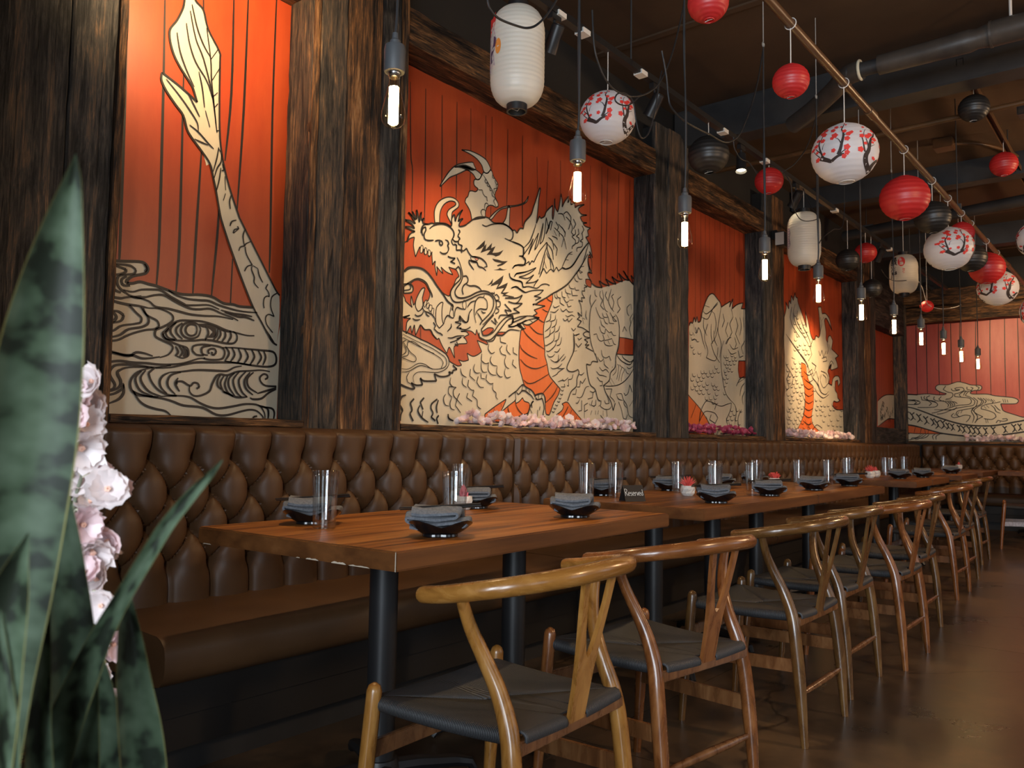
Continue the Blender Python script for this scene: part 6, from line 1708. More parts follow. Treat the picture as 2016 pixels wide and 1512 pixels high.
# ------------------------------------------------------------------ wishbone chairs (front towards -x)
def prism(outline, fx, thick):
    """flat plate: outline in (y,z), x given by fx(z)"""
    n = len(outline); vs = [(fx(z) - thick / 2, y, z) for y, z in outline] + [(fx(z) + thick / 2, y, z) for y, z in outline]
    tr = tessellate_polygon([[Vector((y, z, 0)) for y, z in outline]])
    fs = [tuple(t) for t in tr] + [tuple(i + n for i in reversed(t)) for t in tr] + [(i, (i + 1) % n, (i + 1) % n + n, i + n) for i in range(n)]
    return MB().add(vs, fs)
def make_chair(wood, strw, railw):
    t = thing('wishbone_chair', None, 'chair')
    for s in (-1, 1):
        p = [(-.225, .238 * s, 0), (-.218, .236 * s, .10), (-.205, .232 * s, .25), (-.192, .227 * s, .40), (-.187, .225 * s, .462), (-.1865, .225 * s, .474), (-.186, .225 * s, .480)]
        obj('leg', MB().tube(p, [.0125, .015, .0185, .0185, .018, .0135, .004], 14), wood, t)
        p = crom([(.228, .218 * s, 0), (.214, .217 * s, .20), (.197, .213 * s, .36), (.182, .205 * s, .44), (.152, .202 * s, .515), (.122, .216 * s, .585), (.106, .240 * s, .645), (.101, .262 * s, .700), (.100, .268 * s, .716)], 5)
        rad = [.0125 + .0085 * min(1, z.z / .22) - .0085 * max(0, (z.z - .44) / .27) for z in p]
        obj('leg', MB().tube(p, rad, 14), wood, t)
        b = MB(); z0 = .235; d = .022                                 # flat side stretcher
        b.add([(x, (.232 + dy) * s - k * .013 * s, z) for k in (0, 1) for x, dy, z in ((-.205, .0, z0), (.205, -.016, z0 + .01), (.200, -.016, z0 + .01 + 2 * d), (-.203, .0, z0 + 2 * d))],
              [(0, 1, 2, 3), (7, 6, 5, 4), (0, 4, 5, 1), (1, 5, 6, 2), (2, 6, 7, 3), (3, 7, 4, 0)])
        obj('stretcher', b, strw, t, bevel=.002)
    obj('stretcher', MB().box(-.212, -.198, -.232, .232, .305, .345), strw, t, bevel=.002)
    obj('stretcher', MB().tube([(.214, -.217, .175), (.214, -.10, .175), (.214, 0, .175), (.214, .10, .175), (.214, .217, .175)], [.0075, .0115, .0125, .0115, .0075], 12), strw, t)
    # armrail: bent round the back, rising towards the middle
    P = [(-.005, -.272, .705), (.05, -.275, .712), (.105, -.272, .722), (.165, -.252, .733), (.220, -.205, .743), (.258, -.135, .750), (.275, -.05, .754)]
    P = P + [(x, -y, z) for x, y, z in reversed(P)]
    C = crom(P, 5); n = len(C); rad = []
    for i in range(n):
        u = abs(2 * i / (n - 1) - 1); rad.append(.0185 * (1 if u < .97 else .86) + .003 * (1 - u))
    mb = MB().tube(C, rad, 16); obj('armrail', mb, railw, t)
    fx = lambda z: .207 + (z - .42) * .19
    out = [(-.030, .418), (.030, .418), (.032, .50), (.036, .545), (.044, .60), (.056, .67), (.066, .742), (.046, .744), (.038, .68), (.026, .62), (.010, .572), (0, .562), (-.010, .572), (-.026, .62), (-.038, .68), (-.046, .744), (-.066, .742), (-.056, .67), (-.044, .60), (-.036, .545), (-.032, .50)]
    obj('back_splat', prism(out, fx, .011), wood, t, smooth=False)
    obj('rear_seat_rail', MB().box(.185, .213, -.205, .205, .402, .432), strw, t, bevel=.004)
    # woven cord seat: four panels that wrap over the rails and meet on the diagonals
    cor = [Vector((-.192, -.212, 0)), Vector((-.192, .212, 0)), Vector((.198, .190, 0)), Vector((.198, -.190, 0))]
    apx = [Vector((-.01, -.02, 0)), Vector((-.01, .02, 0)), Vector((-.01, .02, 0)), Vector((-.01, -.02, 0))]
    mb = MB(); uv = []
    prof = [(-.006, -.019), (.005, -.018), (.013, -.013), (.0175, -.004), (.0165, .005), (.011, .012), (.002, .015)]
    N = 24
    for k in range(4):
        A, Bv = cor[k], cor[(k + 1) % 4]; a, b = apx[k], apx[(k + 1) % 4]
        edge = (Bv - A); outn = Vector((edge.y, -edge.x, 0)).normalized()
        if outn.dot((A + Bv) / 2 - Vector((0, 0, 0))) < 0: outn = -outn
        spans = [(0, 1, 1)] if k != 2 else [(0, .40, 1), (.60, 1, 1), (.40, .60, 0)]
        for s0, s1, wrap in spans:
            rows = []
            for i in range(N + 1):
                tt = s0 + (s1 - s0) * i / N; p = A + edge * tt
                # where this cord meets the diagonals
                q = (A + (a - A) * (tt * 2)) if tt < .5 else (Bv + (b - Bv) * ((1 - tt) * 2))
                sag = -.006 * math.sin(PI * tt); row = []
                for o, z in (prof if wrap else [(-.012, .006), (-.014, .010)]): row.append(Vector((p.x + outn.x * o, p.y + outn.y * o, .434 + z + sag)))
                for f in (.35, .7, 1.0):
                    w = p.lerp(q, f); dist = (w - p).length
                    row.append(Vector((w.x, w.y, .448 + sag * (1 - f) - .040 * min(1, dist / .2) ** 1.0 * (.55 + .45 * (1 if k in (1, 3) else .8)) * .55)))
                rows.append(row)
                for r in row: uv.append((tt * edge.length / .42 * .95, 0))
            mb.grid(rows)
    mb.uv = uv
    o = link('seat', mb.mesh('seat', M['cordseat']), t); md = o.modifiers.new('thickness', 'SOLIDIFY'); md.thickness = .006; md.offset = -1
    return t
CH = [(-1.248, 1.512, 2, 'honey', 'honey wooden chair with black cord seat, nearest the camera'),
      (-1.245, 2.195, -8, 'amber', 'amber chair with a worn spot on its arm, second in the row of chairs'),
      (-1.243, 3.084, 0, 'olive', 'olive brown chair third in the row, legs clear on the floor'),
      (-1.292, 3.746, .5, 'olive', 'olive brown chair fourth in the row, close behind the third'),
      (-1.228, 4.365, 0, 'amber', 'reddish brown chair fifth in the row, pulled out a little'),
      (-1.306, 5.068, 1, 'olive', 'brown chair sixth in the row, at the far end of the third table'),
      (-1.408, 6.491, 0, 'amber', 'glossy reddish chair seventh in the row, after the gap between the tables'),
      (-1.463, 7.177, 1, 'olive', 'brown chair eighth in the row, at the small tables'),
      (-1.594, 8.541, 1, 'olive', 'farthest chair of the row along the left tables'),
      (-1.230, 10.020, 8, 'amber', 'lone chair at the dark table by the right frame side')]
protos = {}
for x, y, a, w, lab in CH:
    if w not in protos:
        c = make_chair(M[w], M['stretch'], M[w + '_rail']); protos[w] = c
    else: c = copy_tree(protos[w])
    c.location = (x, y, 0); c.rotation_euler = (0, 0, R(a)); c['label'] = lab; c['category'] = 'chair'; c['group'] = 'wishbone chairs along the tables'

# ------------------------------------------------------------------ place settings
TZ = .7602
def glass_mesh():
    o = [(0, 0), (.026, 0), (.0285, .003), (.0285, .010), (.030, .06), (.0335, .145), (.0345, .168), (.0335, .1695), (.0325, .168), (.0312, .14), (.0275, .05), (.026, .022), (.020, .016), (0, .0145)]
    return MB().lathe([(max(r * 1.2, .0002), z * 1.02) for r, z in o], 32).mesh('highball_glass', M['glass'])
GM = glass_mesh()
GL = [(-2.000, 1.577, 'clear highball glass in front of a grey napkin, nearest the camera'),
      (-1.748, 1.880, 'clear glass right behind the napkin bowl at the near table front'),
      (-2.309, 2.520, 'clear glass at the wall side of the near table, behind the front glass'),
      (-2.160, 3.230, 'clear glass at the near end of the card table, behind a napkin bowl'),
      (-2.149, 3.470, 'clear glass standing just behind the black reserved card'),
      (-2.139, 4.106, 'clear glass beside the spiky coral succulent, at the wall side'),
      (-1.880, 4.020, 'clear glass behind the napkin bowl right of the spiky succulent'),
      (-2.094, 4.480, 'clear glass at the wall side, right of the spiky succulent'),
      (-1.800, 4.314, 'clear glass left of the frilly coral succulent, table front'),
      (-2.080, 5.060, 'clear glass touching the frilly succulent pot from behind'),
      (-1.969, 5.500, 'clear glass behind a napkin bowl, middle of the third table'),
      (-1.903, 5.900, 'clear glass at the far end of the third table'),
      (-2.139, 7.100, 'clear glass at the near wall-side corner of the two-pot table'),
      (-2.230, 7.480, 'clear glass right behind the spiky succulent of the small table'),
      (-1.947, 7.740, 'clear glass at the right of the two white pots'),
      (-2.080, 8.050, 'clear glass on the second small table, behind the bowls'),
      (-2.182, 9.150, 'clear glass on the far small table at the wall side'),
      (-2.222, 11.20, 'farthest clear glass, on the corner table left of a white pot')]
for x, y, lab in GL:
    o = link('highball_glass', GM); o.location = (x, y, TZ + .0004); tag(o, lab, 'glass', 'clear highball glasses on the tables')

def bowl_mesh():
    """squarish bowl whose rim dips between raised corners"""
    mb = MB(); n = 48; rows = []
    def ring(r, z, sq, wav, inner=0):
        L = []
        for k in range(n):
            a = 2 * PI * k / n; c = abs(math.cos(2 * a)); rr = r * (1 + sq * (.16 * c - .07))
            L.append(Vector((rr * math.cos(a + PI / 4), rr * math.sin(a + PI / 4), z + wav * (c ** 1.3) - wav * .35)))
        L.append(L[0].copy()); return L
    rows = [ring(.0005, 0, 1, 0), ring(.050, 0.0, 1.2, 0), ring(.052, .002, 1.2, 0), ring(.051, .008, 1.2, 0), ring(.064, .015, 1.2, .002), ring(.076, .023, 1.2, .007), ring(.086, .031, 1.2, .014), ring(.0915, .0355, 1.2, .019),
            ring(.0905, .0372, 1.2, .019), ring(.084, .031, 1.2, .014), ring(.072, .023, 1.2, .007), ring(.05, .016, 1, .001), ring(.0005, .013, 1, 0)]
    return mb.grid(rows).mesh('bowl', M['bowl'])
def napkin_mesh(seed):
    """linen folded over and over: a ribbon path with rounded folds, drooping at both sides"""
    rr = random.Random(seed); path = []
    def arc(cx, cz, r, a0, a1): return [(cx + r * math.cos(a0 + (a1 - a0) * i / 6), cz + r * math.sin(a0 + (a1 - a0) * i / 6)) for i in range(7)]
    L = .082; g = .0080
    path = [(-L * .9, 0), (-L * .4, .001), (L * .5, 0)] + arc(L * .9, g, g, -PI / 2, PI / 2) + [(0, 2.15 * g), (-L * .7, 2 * g)] + arc(-L * .93, 3 * g, g, -PI / 2, -3 * PI / 2) + [(0, 4.1 * g)] + arc(L * .62, 5.15 * g, g * 1.05, -PI / 2, PI / 2) + [(L * .1, 6.5 * g), (-L * .5, 6.3 * g), (-L * .85, 6.0 * g)]
    pts = path; th = .0072; mb = MB(); m = 11; top = []; bot = []
    for i, (u, w) in enumerate(pts):
        a = pts[max(0, i - 1)]; b = pts[min(len(pts) - 1, i + 1)]; d = Vector((b[0] - a[0], b[1] - a[1])).normalized(); nn = Vector((-d.y, d.x)) * th / 2
        ra, rb = [], []
        for k in range(m + 1):
            v = -.050 + .10 * k / m; tw = .16 * (v / .055); lift = .010 * (u / .08) ** 2 - .006 * (abs(v) / .05) ** 2 + .003 * math.sin(9 * v / .055 + u * 30 + seed)
            s = 1 + .06 * math.sin(v * 40 + seed)
            for sg, ls in ((1, ra), (-1, rb)): ls.append(Vector((u * s + nn.x * sg + v * .10, v + u * .06 * tw, w * (1 - .25 * (v / .055) ** 2) + nn.y * sg + lift)))
        top.append(ra); bot.append(rb)
    mb.grid(top + list(reversed(bot)) + [top[0]])
    for k in (0, m):
        mb.grid([[r[k] for r in top], [r[k] for r in bot]])
    return mb.mesh('napkin', M['napkin'])
BM_ = bowl_mesh(); NM = [napkin_mesh(s) for s in (1, 2, 3)]
CM = MB().tube([(0, -.115, 0), (0, .06, 0), (0, .115, 0)], [.0022, .0034, .0036], 8).mesh('chopstick', M['chop'])
BW = [(-2.139, 1.640, 1, 'left wall-side end of the near table'),
      (-1.623, 1.687, 1, 'near table front, closest to the camera'),
      (-2.196, 2.482, 1, 'wall side of the near table, far half'),
      (-1.692, 2.458, 0, 'near table front, at its far end'),
      (-2.274, 3.560, 1, 'wall side behind the reserved card'),
      (-2.260, 4.244, 1, 'wall side left of the spiky coral succulent'),
      (-1.654, 3.548, 1, 'card table front, right of the spiky succulent'),
      (-2.249, 4.900, 0, 'wall side behind the two glasses of the card table'),
      (-1.690, 4.277, 1, 'front of the card table, left of the table seam'),
      (-2.280, 5.508, 0, 'wall side left of the frilly succulent'),
      (-1.715, 5.047, 0, 'third table front, just past the table seam'),
      (-1.726, 5.774, 1, 'third table front, at the far end'),
      (-1.820, 7.480, 0, 'front corner of the two-pot table'),
      (-1.760, 8.020, 0, 'second small table, just behind another bowl'),
      (-1.830, 9.600, 0, 'front of the far small table'),
      (-1.300, 11.480, 0, 'dark table in front of the back banquette')]
for i, (x, y, ch, where) in enumerate(BW):
    o = link('bowl', BM_); o.location = (x, y, TZ + .0003); th = math.atan2(-y, -x); o.rotation_euler = (0, 0, th + R(rng.uniform(-9, 9)))
    tag(o, 'black square-rimmed bowl, ' + where, 'bowl', 'black bowls holding napkins')
    if i == 15: continue
    q = link('napkin', NM[i % 3]); q.location = (x, y, TZ + .0265); a = th + PI / 2 + R(rng.uniform(-9, 9)); q.rotation_euler = (0, 0, a)
    tag(q, 'folded grey napkin in the bowl, ' + where, 'napkin', 'grey napkins in the black bowls')
    if ch:
        for k in (-1, 1):
            c = link('chopstick', CM); c.location = (x + .004 * k * math.sin(a), y - .004 * k, TZ + .0815 + .003 * k); c.rotation_euler = (R(3), R(0), a - PI / 2 + R(8) + .03 * k)
            tag(c, 'dark chopstick laid across the napkin, ' + where, 'chopstick', 'pair of chopsticks, ' + where)

def pot(x, y, kind, label, s=1.0):
    t = thing('succulent_pot', label, 'potted plant', (x, y, TZ + .0003))
    mb = MB(); prof = [(.0005, 0), (.026, 0), (.037, .014), (.0385, .034), (.034, .052), (.031, .052), (.030, .046), (.0005, .046)]
    n = 9; rows = []
    for j, (r, z) in enumerate(prof):
        rows.append([Vector((r * s * math.cos(2 * PI * (k + .5 * (j % 2)) / n), r * s * math.sin(2 * PI * (k + .5 * (j % 2)) / n), z * s)) for k in range(n + 1)])
    obj('pot', mb.grid(rows), M['pot'], t, smooth=False)
    m = M['pink'] if kind == 'cone' else M['coral']; rr = random.Random(int(abs(x * 1000)))
    if kind == 'spiky':
        for k in range(26):
            a = k * 2.4; tilt = .15 + .95 * (k / 26); L = (.058 - .012 * (k / 26)) * s
            c = MB(); d = Vector((math.cos(a) * math.sin(tilt), math.sin(a) * math.sin(tilt), math.cos(tilt))); p0 = Vector((d.x * .008, d.y * .008, .046 * s))
            pts = [p0, p0 + d * L * .5 + Vector((0, 0, .004)), p0 + d * L]; c.tube(pts, [.0045, .0038, .0006], 5); obj('succulent_leaf', c, m, t)
    elif kind == 'frilly':
        for k in range(14):
            a = k * 2.4; r = .006 + .022 * math.sqrt(k / 14); c = MB(); P = []
            for i in range(4):
                P.append([Vector((r * math.cos(a) + (j - 3) * .0045 * (i / 3 + .2) * -math.sin(a) + i * .004 * math.cos(a), r * math.sin(a) + (j - 3) * .0045 * (i / 3 + .2) * math.cos(a) + i * .004 * math.sin(a), .048 * s + i * .010 * (1.25 - r * 22) + .003 * (j % 2) * (i > 1) + .012 * (1 - r * 30) * (i > 0))) for j in range(7)])
            obj('succulent_leaf', c.grid(P), m, t)
    else:
        for k in range(16):
            a = k * 2.4; h = k / 16; c = MB(); rr_ = (.020 * (1 - h) + .003); z = .046 + .030 * h * (1 if kind == 'round' else 1.4)
            d = Vector((math.cos(a), math.sin(a), 0)); p0 = Vector((0, 0, z * s - .004)); c.tube([p0, p0 + d * rr_ * .7 + Vector((0, 0, .006)), p0 + d * rr_ + Vector((0, 0, .016))], [.006, .008, .001], 6); obj('succulent_leaf', c, m, t)
    return t
pot(-2.178, 2.392, 'cone', 'white pot with a pink cone succulent, behind the glass on the near table')
pot(-1.981, 3.909, 'spiky', 'white faceted pot with a spiky coral succulent on the card table')
pot(-2.072, 5.330, 'frilly', 'white pot with a frilly coral succulent on the third table')
pot(-2.044, 7.420, 'spiky', 'white round pot with a spiky coral succulent on the small table', 1.1)
pot(-2.080, 7.72, 'round', 'white round pot with a low round coral succulent on the small table', 1.1)
pot(-2.129, 11.60, 'round', 'small white pot with a coral succulent on the corner table', 1.1)

# folded reserved card with chalk lettering
t = thing('table_sign', 'black folded card handwritten Reserved, on the second table', 'sign', (-1.967, 3.325, TZ + .0003), R(62))
H_, D_, W_ = .074, .030, .108
# local: writing face normal towards -y, folded ridge along x
obj('card_front', MB().add([(-W_ / 2, -D_, 0), (W_ / 2, -D_, 0), (W_ / 2, 0, H_), (-W_ / 2, 0, H_), (-W_ / 2, -D_ + .0016, 0), (W_ / 2, -D_ + .0016, 0), (W_ / 2, .0016, H_), (-W_ / 2, .0016, H_)], [(0, 1, 2, 3), (7, 6, 5, 4), (0, 4, 5, 1), (1, 5, 6, 2), (2, 6, 7, 3), (3, 7, 4, 0)]), M['card'], t, smooth=False)
obj('card_back', MB().add([(-W_ / 2, D_, 0), (W_ / 2, D_, 0), (W_ / 2, 0, H_), (-W_ / 2, 0, H_), (-W_ / 2, D_ + .0016, 0), (W_ / 2, D_ + .0016, 0), (W_ / 2, .0016, H_), (-W_ / 2, .0016, H_)], [(3, 2, 1, 0), (4, 5, 6, 7), (1, 5, 4, 0), (2, 6, 5, 1), (3, 7, 6, 2), (0, 4, 7, 3)]), M['card'], t, smooth=False)
STR = ["0,0 0,10", "0,10 3,9.5 3.6,7.5 2.5,5.6 0,5", "1.2,5 4.2,0", "5.2,3 8,3.2 7.6,5 6,5 5.2,3 5.8,.6 8,.6", "11.6,4.8 10,5 9.6,3.6 11.4,2.4 11,.4 9.2,.6", "12.8,3 15.4,3.2 15,5 13.6,5 12.8,3 13.4,.6 15.4,.6", "16.8,5 17,0", "17,3 18,4.8 19.4,4.8", "20,5 21.2,.4 22.6,5", "23.6,3 26.2,3.2 25.8,5 24.2,5 23.6,3 24.2,.6 26.2,.6", "30,1 28.4,.4 27.4,2 28,4 30,4.4", "30,9 30.2,.4"]
w = MB()
for s in STR:
    P = [tuple(float(v) for v in q.split(',')) for q in s.split()]
    C = [(-.048 + u * .0031, (1 - (.026 + v * .0031) / H_) * -D_ - .0008, .026 + v * .0031) for u, v in P]
    w.tube(crom(C, 4), .0011, 6)
obj('handwriting', w, M['chalk'], t)
# ------------------------------------------------------------------ ceiling steel, pipes, track
def beam(label, y0, y1, z0, z1):
    t = thing('ceiling_beam', label, 'beam', (0, (y0 + y1) / 2, z1)); o3 = Vector((0, (y0 + y1) / 2, z1))
    mb = MB(); x0, x1 = -2.95, 3.45; f = .016
    def bx(a, b, p, q): return MB().box(x0, x1, a - o3.y, b - o3.y, p - o3.z, q - o3.z)
    obj('web', bx((y0 + y1) / 2 - .02, (y0 + y1) / 2 + .02, z0 + f, z1 - f), M['steel'], t, smooth=False)
    obj('lower_flange', bx(y0, y1, z0, z0 + f), M['steel'], t, smooth=False); obj('upper_flange', bx(y0, y1, z1 - f, z1), M['steel'], t, smooth=False)
    obj('face_plate', bx(y0, y0 + .012, z0 + f, z1 - f), M['steel'], t, smooth=False)
beam('deep black steel ceiling beam nearest the camera, behind the near red lantern', 5.60, 5.78, 3.315, 3.5995)
beam('slim black steel ceiling beam, second from the camera', 8.10, 8.26, 3.40, 3.5995)
beam('black steel ceiling beam near the back wall', 10.6, 10.78, 3.36, 3.5995)
def pipe(name, label, cat, pts, r, m, rods=(), bend=True, rodm='steel', n=16):
    t = thing(name, label, cat, pts[0]); o = Vector(pts[0])
    P = [Vector(p) - o for p in pts]
    obj('pipe_run', MB().tube(P, r, n), M[m], t)
    for x, y, z in rods: obj('hanger_rod', MB().tube([Vector((x, y, z)) - o, Vector((x, y, ZC)) - o], .004, 6), M[rodm], t)
    for x, y, z in rods: obj('hanger_clamp', MB().box(x - o.x - r * 1.3, x - o.x + r * 1.3, y - o.y - .012, y - o.y + .012, z - o.z - .02, z - o.z + .02), M[rodm], t, smooth=False)
    return t, o
t, o = pipe('ceiling_pipe', 'long brown pipe that the row of round paper lanterns hangs from', 'pipe', [(-1.18, .6, 2.77), (-1.18, 11.6, 2.77)], .019, 'brass', [(-1.18, 2.2, 2.79), (-1.18, 6.6, 2.79), (-1.18, 10.6, 2.79)])
for y in (4.4, 8.9): obj('pipe_coupling', MB().tube([Vector((-1.18, y - .05, 2.77)) - o, Vector((-1.18, y + .05, 2.77)) - o], .024, 16), M['brass'], t)
t = thing('insulated_pipe', 'thick pipe in wrinkled black insulation near the ceiling, upper right', 'pipe', (-1.4, 5.03, 3.3)); o = Vector((-1.4, 5.03, 3.3))
P = [(-1.30, 5.03, 3.30), (-1.0, 5.03, 3.30), (-.82, 5.03, 3.302), (-.78, 5.03, 3.303), (-.70, 5.03, 3.308), (-.3, 5.03, 3.308), (.6, 5.03, 3.308), (2.6, 5.03, 3.308)]
obj('insulation', MB().tube([Vector(p) - o for p in P], [.058, .060, .064, .055, .070, .072, .072, .072], 20), M['wrap'], t)
obj('bare_pipe', MB().tube([Vector(p) - o for p in ((-1.48, 5.03, 3.3), (-1.25, 5.03, 3.3))], .042, 16), M['steel'], t)
obj('elbow', MB().tube(crom([Vector(p) - o for p in ((-1.40, 5.03, 3.30), (-1.50, 5.07, 3.30), (-1.62, 5.20, 3.285), (-1.80, 5.36, 3.265), (-1.98, 5.48, 3.24))], 5), .060, 18), M['wrap'], t)
rg = MB().tube([Vector((-1.405 + .0, 5.03 + .055 * math.cos(a), 3.30 + .055 * math.sin(a))) - o for a in [2 * PI * k / 18 for k in range(19)]], .009, 8, caps=False); obj('foam_ring', rg, M['pedicel'], t)
for x in (-.72, -.35): obj('seam_band', MB().tube([Vector((x, 5.03, 3.308)) - o, Vector((x + .012, 5.03, 3.308)) - o], .0735, 20), M['wrap'], t)
for x in (-.62, .9): obj('hanger_rod', MB().tube([Vector((x, 5.03, 3.37)) - o, Vector((x, 5.03, ZC)) - o], .008, 8), M['wire'], t)
pipe('conduit', 'thin dark conduit running across the ceiling behind the big white lantern', 'pipe', [(-2.94, 6.32, 3.33), (2.8, 6.10, 3.33)], .018, 'brass', [(-1.9, 6.28, 3.33), (.5, 6.19, 3.33)])
pipe('sprinkler_pipe', 'dark grey pipe crossing the far ceiling above the cylinder lanterns', 'pipe', [(-2.75, 9.15, 3.33), (-2.4, 9.05, 3.33), (2.6, 7.95, 3.33)], .055, 'steel', [(-2.5, 9.08, 3.38), (0, 8.52, 3.38)])
t = thing('strut_channel', 'brown steel strut channel hung below the ceiling at the upper right', 'strut', (-.97, 5.6, 3.44))
for x in (-.02, .017): obj('channel_side', MB().box(x, x + .003, 0, 4.0, -.02, .02), M['brass'], t, smooth=False)
obj('channel_back', MB().box(-.0199, .0199, 0, 4.0, .02, .023), M['brass'], t, smooth=False)
for y in (.02, 1.9, 3.9): obj('hanger_rod', MB().tube([(0, y, .02), (0, y, .16)], .005, 6), M['steel'], t)
t = thing('junction_box', 'dark square junction box on the ceiling with a bent conduit', 'electrical box', (-1.42, 7.45, 3.555))
obj('box_body', MB().box(-.075, .075, -.075, .075, -.035, .0445), M['brass'], t, bevel=.006)
obj('bent_conduit', MB().tube(crom([(.07, 0, 0), (.25, .15, 0), (.42, .55, 0), (.50, 1.1, 0), (.62, 1.5, .01)], 5), .014, 10), M['brass'], t)
t = thing('metal_hood', 'grey metal ceiling fixture at the upper right behind the strut channel', 'fixture', (-.62, 6.62, 3.40))
obj('hood_shell', MB().box(-.17, .17, -.06, .06, -.03, .05), M['wrap'], t, bevel=.01); obj('hood_trim', MB().box(-.165, .165, -.065, -.060, -.034, -.022), M['chrome'], t, smooth=False); obj('hanger_rod', MB().tube([(0, 0, .05), (0, 0, .1995)], .005, 6), M['steel'], t)
# lighting track and its spots
t = thing('light_track', 'black lighting track with white clips above the painted wall', 'track', (TRACK_X, .4, TRACK_Z))
obj('track_rail', MB().box(-.018, .018, 0, 10.8, -.012, .022), M['black'], t, smooth=False)
for y in (2.95, 3.15, 3.7, 4.72, 5.4, 6.9, 8.6): obj('clip', MB().box(-.026, .026, y - .4 - .03, y - .4 + .03, -.018, .006), M['white_string'], t, smooth=False)
for y in (.3, 3.2, 6.1, 9.0): obj('hanger_rod', MB().tube([(0, y, .02), (0, y, ZC - TRACK_Z)], .005, 6), M['steel'], t)
WH = ['aimed at the tail mural', 'aimed at the left half of the large dragon mural', 'with the lit pair of lenses left of the first round lantern', 'aimed at the dim mural', 'aimed at the bright cream dragon mural', 'aimed at the card table', 'aimed at the near table', 'aimed at the back wall mural', 'aimed at the far tables']
for (sy, tg, pw, an), wh in zip(SPOTS, WH):
    p = Vector((TRACK_X, sy, TRACK_Z - .013)); d = (Vector(tg) - p).normalized()
    t = thing('track_spotlight', 'black track spotlight ' + wh, 'spotlight', p, 0, 'spotlights on the track')
    obj('adapter', MB().box(-.014, .014, -.035, .035, -.03, 0), M['black'], t, smooth=False)
    obj('stem', MB().tube([(0, 0, -.03), (0, 0, -.085)], .007, 8), M['black'], t)
    c = Vector((0, 0, -.11)); e = MB().tube([c - d * .06, c - d * .055, c + d * .055, c + d * .068], [.022, .030, .034, .036], 18, caps=False); obj('lamp_head', e, M['black'], t)
    obj('head_back', MB().tube([c - d * .0605, c - d * .0575], .024, 18), M['black'], t)
    l_ = MB().tube([c + d * .050, c + d * .052], .030, 18); obj('lens', l_, M['lens'], t)
t = thing('flood_light', 'small black flood light on the wooden pillar by the second cylinder lantern', 'spotlight', (-2.82, 7.30, 2.96))
obj('bracket', MB().box(-.0185, .03, -.02, .02, -.03, .05), M['black'], t, smooth=False); obj('lamp_body', MB().box(.03, .12, -.07, .07, -.11, .02), M['black'], t, bevel=.01); obj('glass_front', MB().box(.035, .115, -.071, -.069, -.104, .01), M['wire'], t, smooth=False)

# ------------------------------------------------------------------ pendant bulbs
BULB = [(.0128, .139), (.0135, .128), (.0165, .112), (.0225, .085), (.029, .058), (.0325, .040), (.0330, .030), (.0305, .017), (.022, .006), (.012, .0012), (.0004, 0)]
def make_pendant():
    t = thing('pendant_light', None, 'pendant light')
    obj('bulb_glass', MB().lathe(BULB, 28), M['bulbglass'], t)
    fm = MB()
    for k in range(8):
        a = 2 * PI * k / 8; fm.tube([(.0098 * math.cos(a), .0098 * math.sin(a), .012), (.0098 * math.cos(a), .0098 * math.sin(a), .112)], .0036, 6)
    tag(obj('filament', fm, M['filament'], t), 'glowing upright filaments', kind='stuff')
    obj('glass_stem', MB().tube([(0, 0, .139), (0, 0, .110), (0, 0, .012)], [.009, .0035, .002], 8), M['bulbglass'], t)
    obj('screw_collar', MB().lathe([(.0128, .137), (.0155, .139), (.0155, .143), (.0135, .146), (.0155, .149), (.0155, .153), (.013, .157)], 20), M['chrome'], t)
    obj('lamp_socket', MB().lathe([(.012, .152), (.0265, .153), (.0285, .157), (.0290, .215), (.0270, .226), (.0145, .230), (.0145, .240), (.0095, .245), (.008, .262), (.0035, .264)], 24), M['socket'], t)
    return t
pend = make_pendant(); n_p = 11
for k, y in enumerate((1.45, 2.32, 3.13, 4.01, 4.82, 5.67, 6.49, 7.33, 8.17, 8.96, 9.84)):
    z = 1.862; t = pend if k == 0 else copy_tree(pend); t.location = (-1.6, y, z)
    r = random.Random(k); wob = [Vector((r.uniform(-.004, .004), r.uniform(-.004, .004), 0)) for _ in range(4)]
    hz = 3.10
    cd = crom([(0, 0, .258), (.002, .003, .34), Vector((0, 0, .6)) + wob[0], Vector((0, 0, .9)) + wob[1], Vector((0, 0, hz - z))], 5)
    obj('cord', MB().tube(cd, .0042, 8), M['cord'], t); obj('ceiling_rod', MB().tube([(0, 0, hz - z - .01), (0, 0, ZC - z)], .0025, 6), M['wire'], t)
    obj('cord_hook', MB().tube([Vector((.0, .012 * math.cos(a), hz - z + .012 + .012 * math.sin(a))) for a in [2 * PI * i / 10 for i in range(11)]], .003, 6), M['wire'], t)
    where = ['nearest the camera, in front of the first wooden pillar', 'second from the camera, before the dragon mural', 'third from the camera, left of the black round lantern', 'fourth from the camera, left of the second cylinder lantern', 'fifth from the camera, right under the second cylinder lantern', 'sixth from the camera', 'seventh from the camera, under the lettered lantern', 'eighth from the camera, at the left edge of the back mural', 'ninth from the camera, before the back mural', 'tenth from the camera, before the back mural', 'farthest of the row, before the back mural'][k]
    tag(t, 'filament bulb pendant, ' + where, 'pendant light', 'pendant bulbs in a row over the tables')
    d = bpy.data.lights.new('bulb_light', 'POINT'); d.energy = 5.0; d.color = (1.0, .66, .34); d.shadow_soft_size = .012
    lo = bpy.data.objects.new('bulb_light', d); COL.objects.link(lo); lo.location = (-1.6, y, z + .065)

